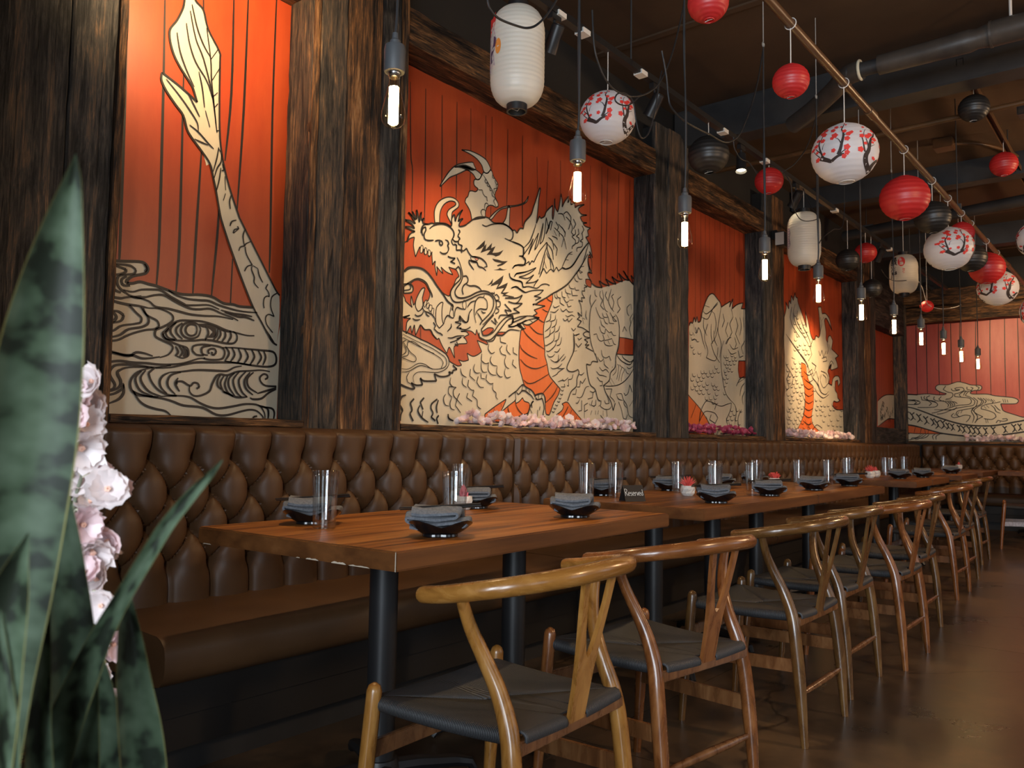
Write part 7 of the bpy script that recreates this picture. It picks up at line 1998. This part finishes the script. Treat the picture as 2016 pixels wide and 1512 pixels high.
# loose cables swagged between the hooks
CABLES = {
    'A': [(-1.750, 1.988, 2.614), (-1.750, 1.996, 2.511), (-1.750, 2.018, 2.481), (-1.750, 2.064, 2.472), (-1.750, 2.161, 2.488), (-1.750, 2.219, 2.506), (-1.750, 2.273, 2.542), (-1.750, 2.339, 2.614), (-1.750, 2.402, 2.711), (-1.750, 2.439, 2.828)],
    'B': [(-1.900, 2.855, 2.897), (-1.900, 2.873, 2.745), (-1.900, 2.915, 2.670), (-1.900, 2.977, 2.624), (-1.900, 3.062, 2.608), (-1.900, 3.195, 2.630), (-1.900, 3.336, 2.696), (-1.900, 3.459, 2.798), (-1.900, 3.573, 2.971), (-1.900, 3.671, 3.197), (-1.900, 3.738, 3.390)],
    'C': [(-1.900, 3.274, 2.667), (-1.900, 3.173, 2.584), (-1.900, 3.093, 2.557), (-1.900, 3.045, 2.562), (-1.900, 3.066, 2.598), (-1.900, 3.136, 2.624), (-1.900, 3.200, 2.608), (-1.900, 3.228, 2.532), (-1.900, 3.256, 2.476), (-1.900, 3.289, 2.461), (-1.900, 3.347, 2.504), (-1.900, 3.395, 2.599), (-1.900, 3.429, 2.711), (-1.900, 3.449, 2.795), (-1.900, 3.474, 2.855)],
    'D': [(-1.700, 3.108, 2.755), (-1.700, 3.150, 2.655), (-1.700, 3.169, 2.569), (-1.700, 3.198, 2.528), (-1.700, 3.310, 2.508), (-1.700, 3.464, 2.513), (-1.700, 3.600, 2.526), (-1.700, 3.714, 2.530), (-1.700, 3.822, 2.560), (-1.700, 3.929, 2.627), (-1.700, 4.014, 2.729), (-1.700, 4.095, 2.847), (-1.700, 4.180, 3.004), (-1.700, 4.262, 3.222)],
    'E': [(-1.750, 3.973, 2.641), (-1.750, 3.985, 2.584), (-1.750, 4.063, 2.551), (-1.750, 4.156, 2.561), (-1.750, 4.225, 2.546), (-1.750, 4.280, 2.527)],
    'F': [(-1.700, 4.535, 2.597), (-1.700, 4.732, 2.700), (-1.700, 4.935, 2.859), (-1.700, 5.049, 3.006), (-1.700, 5.118, 3.127), (-1.700, 5.160, 3.258)],
    'G': [(-2.000, 5.475, 2.833), (-2.000, 5.510, 2.699), (-2.000, 5.607, 2.632), (-2.000, 5.707, 2.622), (-2.000, 5.864, 2.653), (-2.000, 6.029, 2.716)],
    'H': [(-1.950, 7.516, 2.581), (-1.950, 7.676, 2.541), (-1.950, 7.878, 2.542), (-1.950, 8.074, 2.569), (-1.950, 8.393, 2.626), (-1.950, 8.777, 2.709)],
    'I': [(-1.950, 8.777, 2.709), (-1.950, 9.005, 2.658), (-1.950, 9.128, 2.572), (-1.950, 9.234, 2.518), (-1.950, 9.558, 2.520), (-1.950, 10.061, 2.578), (-1.950, 10.615, 2.671), (-1.950, 10.976, 2.751)],
    'J': [(-1.900, 6.298, 2.713), (-1.900, 6.057, 2.615), (-1.900, 5.830, 2.508), (-1.900, 5.742, 2.446)]}
LEAVES = [
    [(-0.465, 0.189, 1.184, 0.0003), (-0.472, 0.191, 1.172, 0.0042), (-0.480, 0.191, 1.151, 0.0092), (-0.490, 0.191, 1.120, 0.0154), (-0.500, 0.191, 1.081, 0.0210), (-0.511, 0.192, 1.034, 0.0241), (-0.522, 0.192, 0.987, 0.0246), (-0.534, 0.193, 0.933, 0.0224), (-0.546, 0.193, 0.879, 0.0196), (-0.556, 0.195, 0.817, 0.0154), (-0.565, 0.198, 0.766, 0.0112)],
    [(-0.566, 0.226, 1.014, 0.0003), (-0.569, 0.231, 0.995, 0.0056), (-0.572, 0.236, 0.968, 0.0096), (-0.575, 0.242, 0.931, 0.0129), (-0.578, 0.249, 0.890, 0.0145), (-0.581, 0.255, 0.844, 0.0142), (-0.586, 0.262, 0.791, 0.0122), (-0.593, 0.266, 0.731, 0.0099)],
    [(-0.454, 0.279, 1.016, 0.0003), (-0.463, 0.277, 1.007, 0.0020), (-0.477, 0.272, 0.993, 0.0037), (-0.493, 0.266, 0.974, 0.0045), (-0.508, 0.261, 0.952, 0.0050), (-0.523, 0.256, 0.929, 0.0053), (-0.538, 0.251, 0.904, 0.0068), (-0.553, 0.247, 0.875, 0.0093), (-0.567, 0.243, 0.844, 0.0109), (-0.581, 0.241, 0.806, 0.0109), (-0.591, 0.243, 0.747, 0.0093)],
    [(-0.562, 0.276, 0.928, 0.0003), (-0.566, 0.279, 0.914, 0.0042), (-0.569, 0.284, 0.888, 0.0080), (-0.572, 0.290, 0.855, 0.0115), (-0.573, 0.297, 0.818, 0.0143), (-0.576, 0.304, 0.777, 0.0146), (-0.581, 0.311, 0.718, 0.0115)],
    [(-0.528, 0.212, 0.949, 0.0003), (-0.534, 0.213, 0.933, 0.0027), (-0.540, 0.215, 0.908, 0.0046), (-0.547, 0.218, 0.876, 0.0061), (-0.553, 0.221, 0.843, 0.0073), (-0.558, 0.226, 0.807, 0.0079), (-0.562, 0.232, 0.754, 0.0076)],
    [(-0.471, 0.178, 0.978, 0.0003), (-0.480, 0.177, 0.961, 0.0053), (-0.490, 0.176, 0.939, 0.0107), (-0.501, 0.175, 0.908, 0.0147), (-0.510, 0.176, 0.873, 0.0160), (-0.518, 0.179, 0.821, 0.0134), (-0.522, 0.185, 0.780, 0.0107)],
    [(-0.606, 0.269, 0.895, 0.0004), (-0.608, 0.275, 0.873, 0.0072), (-0.609, 0.282, 0.843, 0.0112), (-0.612, 0.288, 0.812, 0.0133), (-0.616, 0.293, 0.770, 0.0133), (-0.626, 0.296, 0.708, 0.0108)],
    [(-0.496, 0.174, 0.941, 0.0003), (-0.500, 0.177, 0.921, 0.0030), (-0.504, 0.182, 0.892, 0.0047), (-0.508, 0.187, 0.863, 0.0055), (-0.512, 0.191, 0.830, 0.0057), (-0.516, 0.198, 0.777, 0.0055)]]
GSTEM = [(-0.690, 0.244, 0.707), (-0.763, 0.267, 0.803), (-0.830, 0.290, 0.940), (-0.893, 0.319, 1.057), (-0.947, 0.360, 1.115), (-1.004, 0.403, 1.127), (-0.991, 0.416, 1.098), (-0.987, 0.424, 1.051), (-0.986, 0.428, 1.016), (-0.987, 0.429, 0.992), (-0.995, 0.425, 0.960), (-1.001, 0.424, 0.921), (-0.998, 0.429, 0.892), (-0.992, 0.437, 0.857), (-0.987, 0.445, 0.816), (-0.980, 0.454, 0.774), (-0.975, 0.462, 0.733), (-0.969, 0.470, 0.692), (-0.967, 0.474, 0.669)]
GFLOWERS = [(-0.969, 0.404, 1.091, 0.0118), (-0.966, 0.427, 1.091, 0.0165), (-1.000, 0.421, 1.076, 0.0177), (-1.004, 0.440, 1.064, 0.0189), (-0.982, 0.407, 1.052, 0.0177), (-0.986, 0.426, 1.041, 0.0165), (-1.025, 0.416, 1.030, 0.0148), (-0.966, 0.413, 1.018, 0.0225), (-0.996, 0.411, 1.003, 0.0189), (-1.010, 0.421, 0.980, 0.0213), (-1.001, 0.450, 0.983, 0.0142), (-0.950, 0.440, 0.967, 0.0201), (-0.959, 0.454, 0.969, 0.0130), (-0.999, 0.443, 0.950, 0.0160), (-0.967, 0.420, 0.929, 0.0177), (-0.975, 0.437, 0.898, 0.0201), (-0.976, 0.456, 0.908, 0.0154), (-0.996, 0.461, 0.894, 0.0142), (-0.973, 0.430, 0.872, 0.0165), (-0.978, 0.448, 0.862, 0.0160), (-1.003, 0.451, 0.829, 0.0160), (-0.951, 0.441, 0.838, 0.0160), (-0.961, 0.458, 0.790, 0.0148), (-0.984, 0.464, 0.753, 0.0148), (-0.996, 0.478, 0.713, 0.0154), (-0.951, 0.463, 0.701, 0.0142), (-0.993, 0.420, 1.039, 0.0130), (-1.020, 0.416, 1.069, 0.0130)]

CL = dict(A='swagged black cable dipping in front of the first cylinder lantern', B='black cable swagged past the first white round lantern', C='thin looped cable trailing around the first white round lantern', D='long black cable swagged below the black round lantern', E='short black cable leading down to the small dark red lantern', F='thin cable rising right of the small dark red lantern', G='black cable draped over the second cylinder lantern', H='black cable tied round the lettered lantern', I='pale wire drooping right of the lettered lantern', J='short black cable left of the far black lantern')
CABLES['G'] = [(TRACK_X, 5.44, TRACK_Z), (-2.06, 5.45, 2.93)] + CABLES['G'] + [(-2.08, 6.10, 2.84), (TRACK_X, 6.14, TRACK_Z)]
CABLES['J'] = [(-1.9, 6.36, ZC - .001), (-1.9, 6.34, 3.1)] + CABLES['J']
for k, pts in CABLES.items():
    m = M['wire'] if k == 'I' else M['cord']; o = obj('cable', MB().tube(crom(pts, 6), .0042 if k in 'ABD' else .0034, 8), m); tag(o, CL[k], 'cable')

# ------------------------------------------------------------------ paper lanterns
TRUNKS = [("290,960 350,1000 420,1040 480,1070 550,1030 610,1000 700,980", 78, 40), ("350,980 310,880 280,760 275,660 320,580 360,470 400,400", 34, 9), ("310,880 250,810 210,740", 24, 8), ("290,950 220,860 170,760", 16, 6), ("600,980 640,880 665,760 690,640 690,540 665,470 690,390 715,290", 64, 8), ("650,780 610,690 560,650", 22, 8), ("690,620 760,580 840,540", 18, 6), ("620,980 700,920 760,890", 26, 10), ("330,820 345,740 375,700", 12, 5),
          ("1130,1230 1090,1190 1060,1100 1070,1000 1110,920 1130,820 1150,700 1190,600 1200,500", 110, 14), ("1050,950 1035,850 1020,740 1000,660", 32, 14), ("1110,900 1100,800 1070,690", 30, 14), ("1130,850 1215,780", 14, 6), ("1130,1180 1200,1090 1260,1010", 40, 14), ("1035,640 1040,540 1065,470", 12, 6)]
BLOOMS = "400,400,40 345,450,45 370,510,45 340,640,42 265,600,32 225,700,38 170,745,34 240,840,25 250,975,38 360,910,28 520,460,42 575,390,38 545,590,55 500,640,36 710,520,38 780,590,45 830,555,32 755,690,48 750,860,55 520,890,38 750,960,46 700,1020,42 660,400,22 735,350,20 712,290,14 1000,640,42 1090,640,46 1135,590,40 1180,470,40 1200,680,40 1060,790,30 980,910,50 1180,750,24 1020,420,24 985,540,20 1190,1030,28"
def sph(u, v, lon0, Rr, sq):
    dx = max(-.98, min(.98, (u - 710) / 600)); dz = max(-.9, min(.9, (780 - v) / 600)); c = math.sqrt(1 - dz * dz)
    lon = math.asin(max(-1, min(1, dx / c))) + lon0
    return Vector((Rr * c * math.sin(lon), -Rr * c * math.cos(lon), Rr * dz * sq))
def blossom_print(root, Rr, sq, lons):
    br, fl = MB(), MB()
    for lon0 in lons:
        for txt, w0, w1 in TRUNKS:
            P = crom([Vector((*[float(q) for q in s.split(',')], 0)) for s in txt.split()], 4); vs = []
            for i, p in enumerate(P):
                d = P[min(len(P) - 1, i + 1)] - P[max(0, i - 1)]; d.normalize(); w = (w0 + (w1 - w0) * i / (len(P) - 1)) / 2
                for s in (1, -1): vs.append(sph(p.x - d.y * w * s, p.y + d.x * w * s, lon0, Rr, sq))
            br.add(vs, [(2 * i, 2 * i + 1, 2 * i + 3, 2 * i + 2) for i in range(len(P) - 1)])
        for s in BLOOMS.split():
            x, y, r = (float(q) for q in s.split(','))
            vs = [sph(x, y, lon0, Rr * 1.003, sq)] + [sph(x + r * (1 + .18 * math.cos(5 * a)) * math.cos(a), y + r * (1 + .18 * math.cos(5 * a)) * math.sin(a), lon0, Rr * 1.003, sq) for a in [2 * PI * k / 15 for k in range(15)]]
            fl.add(vs, [(0, 1 + k, 1 + (k + 1) % 15) for k in range(15)])
    tag(obj('branch_print', br, M['print_black'], root, smooth=False), 'printed dark plum branches', kind='stuff')
    tag(obj('blossom_print', fl, M['print_red'], root, smooth=False), 'printed red blossoms', kind='stuff')
def shell_profile(Rr, sq, ribs, th0=.24, amp=.012):
    P = []; n = ribs * 4
    for i in range(n + 1):
        th = th0 + (PI - 2 * th0) * i / n; r = Rr * (1 - amp + amp * abs(math.sin(PI * i / 4)) ** .7); P.append((r * math.sin(th), r * math.cos(th) * sq))
    return P
def hang(t, top, x, y, hookz, kind='pipe'):
    L = hookz - top; s = MB().tube([(0, 0, 0), (0, .001, L * .5), (0, 0, L)], .0022, 6); o = obj('hanging_string', s, M['white_string'], t, loc=(0, 0, 0)); o.location = (0, 0, top - t.location.z)
    if kind == 'pipe':
        lp = MB().tube([Vector((.024 * math.cos(a), 0, hookz - t.location.z + .020 + .024 * math.sin(a))) for a in [2 * PI * k / 14 for k in range(15)]], .0022, 6)
    else:
        lp = MB().tube([Vector((0, 0, hookz - t.location.z)), Vector((.0, .012, hookz - t.location.z + .012)), Vector((0, .028, hookz - t.location.z + .016)), Vector((0, .032, hookz - t.location.z + .04))], .0022, 6)
    obj('hook', lp, M['wire'], t)
def round_lantern(label, x, y, z, Rr, m, hookz, sq=.94, printed=None, kind='pipe', tilt=(0, 0)):
    t = thing('paper_lantern', label, 'lantern', (x, y, z), 0, 'paper lanterns hung from the ceiling')
    sh = thing_part = MB().lathe(shell_profile(Rr, sq, 14 if printed else 11, amp=.010 if printed else .022), 40)
    s = obj('lantern_shade', sh, M[m], t); s.rotation_euler = (tilt[0], tilt[1], 0)
    r0 = Rr * math.sin(.24); zb = Rr * math.cos(.24) * sq
    for zz in (zb, -zb):
        q = obj('wire_ring', MB().tube([Vector((r0 * math.cos(a), r0 * math.sin(a), zz)) for a in [2 * PI * k / 24 for k in range(25)]], .0022, 6), M['wire'] if printed else M[m], t); q.rotation_euler = (tilt[0], tilt[1], 0)
    q = obj('wire_frame', MB().tube([(-r0, 0, zb), (0, 0, zb + .004), (r0, 0, zb)], .0018, 6).tube([(-r0, 0, -zb), (0, .002, -zb * .96), (r0, 0, -zb)], .0018, 6).tube([(-r0 * .3, 0, zb), (-r0 * .3, 0, -zb * .97)], .0016, 6), M['wire'], t); q.rotation_euler = (tilt[0], tilt[1], 0)
    if printed is not None: blossom_print(t, Rr * 1.004, sq, printed)
    hang(t, z + zb, x, y, hookz, kind); return t
PZ, TZK = 2.75, 2.985
def face(x, y, extra=0): return math.atan2(-x, y) * -1 + R(extra)     # turn the print towards the entrance
def fc(x, y, e=0): return math.atan2(x, y) * -1 * 0 + (-math.atan2(-x, y)) * -1 + R(e)
RL = [('red round paper lantern cut by the top edge of the photo', -1.18, 2.478, 2.520, .069, 'paper_red', PZ, None, 'pipe'),
      ('small bright red paper lantern hung from the brown pipe, upper right', -1.18, 3.247, 2.525, .074, 'paper_red', PZ, None, 'pipe'),
      ('large white round lantern with red plum blossoms, nearest on the brown pipe', -1.18, 3.949, 2.422, .152, 'paper_white', PZ, 0, 'pipe'),
      ('large plain red round lantern on the brown pipe', -1.18, 5.068, 2.480, .138, 'paper_red', PZ, None, 'pipe'),
      ('black round lantern directly behind the large red one', -1.18, 5.781, 2.526, .112, 'paper_black', PZ, None, 'pipe'),
      ('white plum blossom lantern in the middle of the brown pipe, before a small red one', -1.18, 6.263, 2.412, .160, 'paper_white', PZ, 40, 'pipe'),
      ('small red lantern half hidden behind the middle white blossom lantern', -1.18, 6.726, 2.620, .088, 'paper_red', PZ, None, 'pipe'),
      ('dark black lantern overlapping a bright red one, far on the brown pipe', -1.18, 7.079, 2.498, .114, 'paper_black', PZ, None, 'pipe'),
      ('bright red round lantern behind the dark one, far on the brown pipe', -1.18, 7.770, 2.540, .140, 'paper_red', PZ, None, 'pipe'),
      ('white plum blossom lantern farthest along the brown pipe', -1.18, 8.286, 2.453, .166, 'paper_white', PZ, 200, 'pipe'),
      ('white plum blossom lantern nearest on the track, before the dragon mural header', -2.15, 3.376, 2.648, .140, 'paper_white', TZK, 0, 'hook'),
      ('large black round lantern above the third pendant bulb', -2.15, 4.517, 2.787, .124, 'paper_black', TZK, None, 'hook'),
      ('dark red round lantern right of the large black one', -2.15, 5.475, 2.875, .098, 'paper_red', TZK, None, 'hook'),
      ('black round lantern right of the second cylinder lantern', -2.15, 7.239, 2.638, .100, 'paper_black', TZK, None, 'hook'),
      ('dark red round lantern behind the black one on the track', -2.15, 7.772, 2.802, .098, 'paper_red', TZK, None, 'hook'),
      ('very dim black lantern before the far header beam', -2.15, 7.952, 2.500, .092, 'paper_black', TZK, None, 'hook'),
      ('tiny red lantern left of the drooping pale wire', -2.0, 9.445, 2.525, .066, 'paper_red', ZC - .04, None, 'hook'),
      ('small black lantern under the strut channel at the upper right', -.97, 6.043, 3.292, .096, 'paper_black', 3.418, None, 'hook'),
      ('small bright red lantern under the strut channel at the right frame side', -.97, 7.266, 3.250, .100, 'paper_red', 3.418, None, 'hook'),
      ('white blossom lantern half cut by the right frame edge, higher one', -.722, 7.00, 2.567, .150, 'paper_white', ZC - .04, 90, 'hook'),
      ('white blossom lantern cut by the right frame edge, lower one', -.757, 7.35, 2.08, .150, 'paper_white', ZC - .04, 300, 'hook')]
for lab, x, y, z, Rr, m, hz, pr, kd in RL:
    lons = None
    if pr is not None:
        base = math.atan2(-x, -y * -1)            # angle so that the print faces the camera side
        l0 = math.atan2(-x, y) * 1.0
        l0 = math.atan2(-x, y); lons = [l0 + R(pr), l0 + R(pr) + R(150)]
    rr = random.Random(int(y * 100)); round_lantern(lab, x, y, z, Rr, m, hz, .93, lons, kd, (rr.uniform(-.06, .06), rr.uniform(-.06, .06)))

def cyl_lantern(label, x, y, z0, z1, Rr, hookz, deco):
    H2 = z1 - z0; t = thing('cylinder_lantern', label, 'lantern', (x, y, z0), 0, 'tall cloth cylinder lanterns')
    pf = []; n = 88; cap = .030
    for i in range(n + 1):
        u = i / n; zz = cap + (H2 - 2 * cap) * u; e = min(u, 1 - u) * (H2 - 2 * cap); k = min(1, e / (Rr * .95)); r = Rr * (.36 + .64 * math.sqrt(max(0, 1 - (1 - k) ** 2.2)))
        pf.append((r * (1 - .016 + .016 * abs(math.sin(PI * i / 4))), zz))
    obj('lantern_shade', MB().lathe(pf, 44), M['paper_cream'], t)
    rc = Rr * .37
    for nm, a, b in (('bottom_cap', 0, cap + .006), ('top_cap', H2 - cap - .006, H2)):
        obj(nm, MB().lathe([(rc * .86, a), (rc * 1.03, a), (rc * 1.03, b), (rc * .86, b), (rc * .86, a)], 32), M['black'], t)
    obj('wire_frame', MB().tube([(-rc, 0, cap), (0, .004, .006), (rc, 0, cap)], .0015, 6), M['wire'], t)
    obj('hanging_loop', MB().tube([(0, rc, H2 - .01), (0, 0, H2 + .012), (0, -rc, H2 - .01)], .002, 6), M['wire'], t)
    l0 = math.atan2(-x, y); W = lambda u, v: Vector((Rr * 1.006 * math.sin(l0 + u / Rr), -Rr * 1.006 * math.cos(l0 + u / Rr), v))
    def patch(nm, pts, m):
        mb = MB(); mb.add([W(u, v) for u, v in pts], [tuple(q) for q in tessellate_polygon([[Vector((u, v, 0)) for u, v in pts]])]); return obj(nm, mb, M[m], t, smooth=False)
    def text(nm, s, size, u0, v0, m, rot=0):
        c = bpy.data.curves.new(nm, 'FONT'); c.body = s; c.size = size; c.align_x = 'CENTER'; c.align_y = 'CENTER'; c.space_line = .95; c.offset = .0026 if m == 'print_black' else .0006
        to = bpy.data.objects.new(nm, c); COL.objects.link(to); bpy.context.view_layer.update()
        me = bpy.data.meshes.new_from_object(to.evaluated_get(bpy.context.evaluated_depsgraph_get())); bpy.data.objects.remove(to)
        for v in me.vertices:
            a, b = v.co.x * math.cos(rot) - v.co.y * math.sin(rot), v.co.x * math.sin(rot) + v.co.y * math.cos(rot); v.co = W(u0 + a, v0 + b) * 1.0; q = v.co.to_2d().normalized() * Rr * (1.013 if m == 'white_string' else 1.009); v.co.x, v.co.y = q.x, q.y
        me.materials.clear(); me.materials.append(M[m]); return link(nm, me, t)
    if deco == 'figure':
        u = -Rr * 1.05
        patch('red_print', [(u - .05, H2 * .82), (u - .01, H2 * .80), (u + .012, H2 * .84), (u + .014, H2 * .78), (u, H2 * .70), (u - .05, H2 * .66)], 'print_red')
        patch('mauve_print', [(u - .05, H2 * .66), (u, H2 * .70), (u + .014, H2 * .62), (u + .018, H2 * .56), (u, H2 * .48), (u + .01, H2 * .36), (u - .05, H2 * .33)], 'print_mauve')
        patch('purple_print', [(u + .0, H2 * .63), (u + .019, H2 * .60), (u + .020, H2 * .55), (u + .002, H2 * .50), (u - .02, H2 * .46), (u - .012, H2 * .40), (u - .03, H2 * .40), (u - .03, H2 * .50), (u - .004, H2 * .56)], 'print_purple')
        patch('orange_disc', [(u + .030 + .017 * math.cos(a), H2 * .52 + .034 * math.sin(a)) for a in [2 * PI * k / 20 for k in range(20)]], 'print_orange')
    elif deco == 'blue':
        u = -Rr * 1.05
        patch('purple_print', [(u - .03, H2 * .68), (u + .006, H2 * .66), (u + .012, H2 * .58), (u - .004, H2 * .50), (u + .010, H2 * .42), (u - .006, H2 * .34), (u - .04, H2 * .34)], 'print_mauve')
        patch('outline_print', [(u + .006, H2 * .66), (u + .014, H2 * .58), (u + .002, H2 * .50), (u + .014, H2 * .40), (u + .004, H2 * .34), (u + .008, H2 * .40), (u - .004, H2 * .50), (u + .008, H2 * .58)], 'print_purple')
    else:
        text('black_lettering', '居\n酒\n屋', .072, -Rr * .72, H2 * .60, 'print_black')
        patch('red_oval', [(-Rr * .14 + .033 * math.cos(a), H2 * .735 + .045 * math.sin(a)) for a in [2 * PI * k / 28 for k in range(28)]], 'print_red')
        text('white_lettering', '居\n酒\n屋', .025, -Rr * .14, H2 * .735, 'white_string', R(24))
        text('red_lettering', 'おい', .026, -Rr * .0, H2 * .53, 'print_red', R(-90))
    hang(t, z1 + .01, x, y, hookz, 'hook')
cyl_lantern('large cream cylinder lantern with a figure print, nearest the camera', -2.15, 2.655, 2.440, 2.925, .117, 2.985, 'figure')
cyl_lantern('cream cylinder lantern with a pale blue print, second from the camera', -2.15, 6.164, 2.365, 2.835, .122, 2.985, 'blue')
cyl_lantern('cream cylinder lantern with black lettering and a red oval', -2.0, 8.495, 2.490, 2.925, .129, ZC - .04, 'letters')

# ------------------------------------------------------------------ foreground: snake plant in a planter, blossom garland
PX, PY = -.565, .225
t = thing('plinth', 'black plinth carrying the snake plant planter, below the photo', 'plinth', (PX, PY, 0))
obj('plinth_body', MB().box(-.17, .17, -.17, .17, .04, .46), M['planter'], t, bevel=.006); obj('plinth_foot', MB().box(-.15, .15, -.15, .15, 0, .0395), M['planter'], t, smooth=False)
t = thing('snake_plant', 'potted snake plant with tall banded green leaves, in the left foreground', 'plant', (PX, PY, .4605)); o3 = Vector((PX, PY, .4605))
obj('planter_pot', MB().lathe([(.001, 0), (.11, 0), (.125, .02), (.148, .28), (.152, .30), (.140, .30), (.134, .285), (.110, .05)], 40), M['planter'], t)
obj('soil', MB().lathe([(.0005, .268), (.07, .272), (.1375, .262)], 32), M['soil'], t)
camv = Vector((0, 0, CAMZ))
for L in LEAVES:
    P = [Vector(q[:3]) for q in L]; wd = [q[3] for q in L]; N = len(P)
    base = P[-1].copy(); base.x = PX + (base.x - PX) * .75; base.y = PY + (base.y - PY) * .75; base.z = .7
    P.append(base); wd.append(wd[-1] * .85)
    C = crom(P, 4); W = [w.x for w in crom([Vector((w, 0, 0)) for w in wd], 4)]; n = len(C); rows_f, rows_b, uv = [], [], []
    tot = sum((C[i + 1] - C[i]).length for i in range(n - 1)); acc = 0; uvr = []
    for i, c in enumerate(C):
        tg = (C[min(n - 1, i + 1)] - C[max(0, i - 1)]).normalized(); view = (c - camv).normalized(); wdir = tg.cross(view).normalized(); nn = wdir.cross(tg).normalized()
        if nn.dot(view) < 0: nn = -nn
        w = max(.0002, W[i]); rf, rb, ur = [], [], []
        for k in range(7):
            u = -1 + k / 3; off = nn * (w * .42 * (1 - u * u)); q = c + wdir * w * u + off
            rf.append(q - o3); th = min(.0022, w * .5) * (1 - .75 * abs(u)); rb.append(q + nn * th - o3); ur.append(((u + 1) / 2, 1 - acc))
        rows_f.append(rf); rows_b.append(rb); uvr.append(ur)
        if i < n - 1: acc += (C[i + 1] - c).length
    mb = MB().grid(rows_f); mb.uv = [q for r in uvr for q in r]
    mb.grid(rows_b); mb.uv += [q for r in uvr for q in r]
    for e in (0, 6):
        mb.grid([[r[e] for r in rows_f], [r[e] for r in rows_b]]); mb.uv += [r[e] for r in uvr] * 2
    link('leaf', mb.mesh('leaf', M['leaf']), t)

def flower_mesh(name, mats, seed, Rr=.02, petals=6, nr=4, na=5, cup=.55):
    rr = random.Random(seed); mb = MB()
    for lay in range(2):
        for p in range(petals):
            a0 = 2 * PI * (p + .5 * lay) / petals + rr.uniform(-.12, .12); L = Rr * (1 - .22 * lay) * rr.uniform(.88, 1.08); cu = cup + .35 * lay + rr.uniform(-.12, .12); rows = []
            for i in range(nr):
                f = (i + .15) / (nr - .85); row = []
                for j in range(na):
                    s = -1 + 2 * j / (na - 1); wd = .62 * L * math.sin(PI * min(1, .12 + .80 * f) * .75) * s; rad = L * f * (1 - .10 * s * s * (f > .8)) + (.10 * L if (j % 2 == 0 and i == nr - 1) else 0)
                    zz = L * (cu * f ** 1.6 + .10 * math.sin(s * 5 + seed + p) * f + .12 * s * s * f)
                    row.append(Vector((rad * math.cos(a0) - wd * math.sin(a0), rad * math.sin(a0) + wd * math.cos(a0), zz)))
                rows.append(row)
            mb.grid(rows)
    np_ = len(mb.f)
    for k in range(5):
        a = k * 2.5; mb.tube([(0, 0, .0), (.10 * Rr * math.cos(a), .10 * Rr * math.sin(a), Rr * .34)], Rr * .07, 5)
    me = mb.mesh(name, mats[0]); me.materials.append(mats[1])
    for i, p in enumerate(me.polygons): p.material_index = 1 if i >= np_ else 0
    return me
t = thing('blossom_garland', 'hanging garland of pale pink silk cherry blossoms behind the snake plant leaves', 'garland', GSTEM[0]); o3 = Vector(GSTEM[0])
obj('stem', MB().tube([q - o3 for q in crom(GSTEM, 5)], .0022, 8), M['stem'], t)
FM = [flower_mesh('flower', (M[m], M['heart']), s, .02) for s, m in ((1, 'petal'), (2, 'petal2'), (3, 'petal'), (4, 'petal2'))]
st = crom(GSTEM, 5)
for i, (x, y, z, r) in enumerate(GFLOWERS):
    p = Vector((x, y, z)); near = min(st, key=lambda q: (q - p).length + (0.05 if q.z < p.z else 0))
    o = link('flower', FM[i % 4], t, p - o3); s = r / .0175; o.scale = (s, s, s)
    toc = (camv - p).normalized(); d = (toc + Vector((rng.uniform(-.8, .8), rng.uniform(-.8, .8), rng.uniform(-.6, .5)))).normalized(); o.rotation_euler = d.to_track_quat('Z', 'Y').to_euler()
    mid = (near + p) / 2 + Vector((0, 0, .012)); obj('flower_stalk', MB().tube(crom([near - o3, mid - o3, p - o3 - d * .002], 4), .0011, 6), M['pedicel'], t)

def sill_blossoms(label, axis, fixed, a0, a1, z, n, mats, seed, size=.026):
    rr = random.Random(seed); c = (fixed, (a0 + a1) / 2, z) if axis == 'y' else ((a0 + a1) / 2, fixed, z)
    t = thing('sill_garland', label, 'garland', c); o3 = Vector(c)
    W = lambda a, o_, h: (Vector((fixed + o_, a, z + h)) if axis == 'y' else Vector((a, fixed - o_, z + h))) - o3
    obj('twig', MB().tube([W(a0 + (a1 - a0) * i / 14, rr.uniform(-.01, .01), .010 + rr.uniform(0, .008)) for i in range(15)], .004, 6), M['soil'], t)
    fm = [flower_mesh('blossom', (M[m], M['heart']), seed * 7 + k, size, 5, 3, 3) for k, m in enumerate(mats)]
    for i in range(n):
        a = a0 + (a1 - a0) * (i + rr.random()) / n; o = link('blossom', fm[i % len(fm)], t, W(a, rr.uniform(-.035, .045), .016 + rr.random() ** 1.4 * .050))
        o.rotation_euler = (rr.uniform(-1, 1) + (0 if axis == 'y' else .7), rr.uniform(.0, 1.2), rr.uniform(0, 6)); s = rr.uniform(.75, 1.15); o.scale = (s, s, s)
sill_blossoms('pale pink blossoms heaped on the sill under the large dragon mural', 'y', -2.93, 3.18, 4.92, 1.1055, 150, ('petal', 'petal2', 'petal'), 3)
sill_blossoms('magenta blossoms on the sill under the dim mural, left bunch', 'y', -2.93, 5.72, 6.22, 1.1055, 40, ('petal3', 'petal3'), 5)
sill_blossoms('magenta blossoms on the sill under the dim mural, right bunch', 'y', -2.93, 6.36, 7.0, 1.1055, 40, ('petal3', 'petal3'), 6)
sill_blossoms('pale blossoms on the sill under the bright cream dragon mural', 'y', -2.93, 7.85, 9.8, 1.1055, 120, ('petal', 'petal2'), 7, .03)
sill_blossoms('pale blossoms along the sill under the back wall cloud mural', 'x', 12.50, -2.2, -.4, 1.1185, 120, ('petal', 'petal2'), 8, .032)
